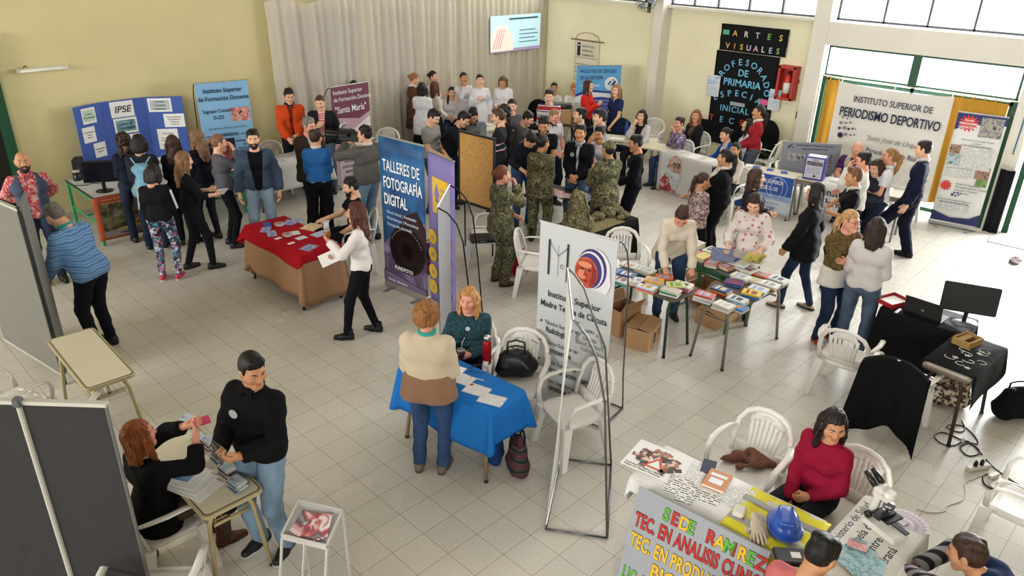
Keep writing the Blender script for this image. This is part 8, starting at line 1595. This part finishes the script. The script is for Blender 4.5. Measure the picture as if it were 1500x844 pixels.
# --- the foreground
P('stout curly-haired woman in a cream sweater and turquoise scarf at the blue table',(625,444),18,1.64,'f','belly','belly',hd=(2,12),tops=[top('shirt','#8f6f58','none',-.13,.030),top('sweater','#cbbba4','long',-.045,.036)],legs=jeans('#2b4266','reg'),hair=('curly','#8a5a2e'),skin='pink',shoe=('shoe','#6a5f54','#5a4030'),fat=1.38,collar=fab('#3aa69c'))
bw=P('blond woman in a dark teal sweater seated at the blue table with a mate',(687,421),186,1.64,'f',((.02,.25,.14),(-.4,-.6,.2)),((.12,.27,.15),(-.2,-.6,.4)),seat='white armchair under the blond woman with the mate',sit=.46,hd=(4,12),tops=[top('sweater',mat(['#1d3a44','#24505c','#1a323c'],.9,kind='blotch',scale=70),'long',-.10,.03)],legs=trs('#15161b'),hair=('halflong','#b07e48'),skin='pink',fat=1.15)
x,y,z=bw['fr'][1]; mate('dark mate cup with a metal rim and straw held by the blond woman in teal',bw['wr'][1]+y*.08-z*.045,'#2a1a14')
q=bw['tf']((-.20,.27,.20)); r=empty('thermos',tuple(q),0,'red steel thermos flask held in the arm of the blond woman in teal','thermos'); m=MB(); m.lathe([(.036,-.13),(.042,-.12),(.042,.10),(.03,.12)],seg=16); m.build('flask',[mat('#a01620',.25,metal=.4)],r,True); m=MB(); m.lathe([(.032,.12),(.033,.16),(.022,.165)],seg=16); m.build('lid',[metal('#c4c4c6')],r,True)
m=MB(); m.lathe([(0,0),(.022,0),(.022,.006),(0,.008)],seg=14); o=m.build('pendant',[mat('#c9ccd2',.3)],bw['o']); o.matrix_local=Matrix.Translation((0,.16,0))@Matrix.Translation(Vector((0,0,.93)))@Matrix.Rotation(-math.pi/2,4,'X')
bk=P('dark-haired boy in a black zipped jacket with a round badge looking over his shoulder',(365,518),222,1.72,'m',((.12,.33,.17),(-.4,-.5,.5)),((.05,.33,.17),(-.4,-.5,.5)),hd=(14,-66),tops=[top('jacket','#101013','long',-.10,.034)],legs=jeans('#71899f','reg'),hair=('quiff','#0f0c0b'),skin='tan',badge='#b9bcc0',shoe=('sneaker','#1a1a1d','#c8c8c8'),collar=fab('#15151a'),fat=1.08)
held(bk,1,'black wallet or folded booklet with white pages in the hands of the boy in black',.12,.17,mat(['#c9c9c4','#2a2a2c','#d8d8d2'],.5,kind='photo',scale=10),'booklet','booklet',(-.02,.09,-.03),.012)
gw=P('red-haired woman in a black sweater seated at the booklet table holding up a phone',(196,618),72,1.66,'f',((.03,.40,.52),(-.2,-1,.1),'grip'),((.03,.38,.47),(-.3,-1,.1),'grip'),seat='white armchair under the red-haired woman with the phone',sit=.46,hd=(-4,0),tops=[top('sweater','#0f0f11','three',-.14,.03)],legs=trs('#4a3c30','slim'),hair=('halflong','#8a4a24'),skin='pink',shoe=('boot','#4a2416','#3a2216'),collar=fab('#cfcdd0'))
held(gw,0,'red phone held up by the red-haired woman',.062,.125,mat('#b8405a',.4),'phone','phone',(.0,.10,-.03),.01)
P('dark-haired woman in a crimson sweater seated on an armchair behind the helmet',(1226,600),205,1.66,'f',((.05,.20,.06),(0,-1,0)),((.06,.27,-.02),(0,0,-1)),sit=.45,hd=(14,-45),tops=[top('sweater','#8a1230','long',-.10,.026)],legs=jeans('#10141f','reg'),hair=('long','#1c1110'),skin='tan')
chair((1225,735),205,'white armchair on which the woman in the crimson sweater sits',at=G(1222,748,.43))
P('dark-haired boy in a pink shirt at the bottom edge beside the helmet',(1208,788),20,1.70,'m','table','table',seat='white armchair under the boy in the pink shirt',sit=.46,lean=16,hd=(22,10),tops=[top('shirt','#c06a6c','short',-.08,.024)],legs=jeans('#2a3448'),hair=('short','#0e0b0b'),skin='tan')
P('brown-haired boy in navy with striped sleeves leaning over the teal pamphlets',(1428,790),275,1.70,'m',((.12,.30,.72),(0,1,-.3)),((.04,.34,.66),(0,1,-.3)),seat='white armchair under the boy with striped sleeves',sit=.46,lean=58,hd=(-16,0),tops=[top('shirt',mat(['#1c1d24','#8f8f94'],.85,kind='stripe',scale=5,dist=.2,axis='X'),'long',-.06,.020),top('jacket','#1c2c50','short',-.08,.034)],legs=jeans('#22304a'),hair=('short','#3a2418'),skin='tan')
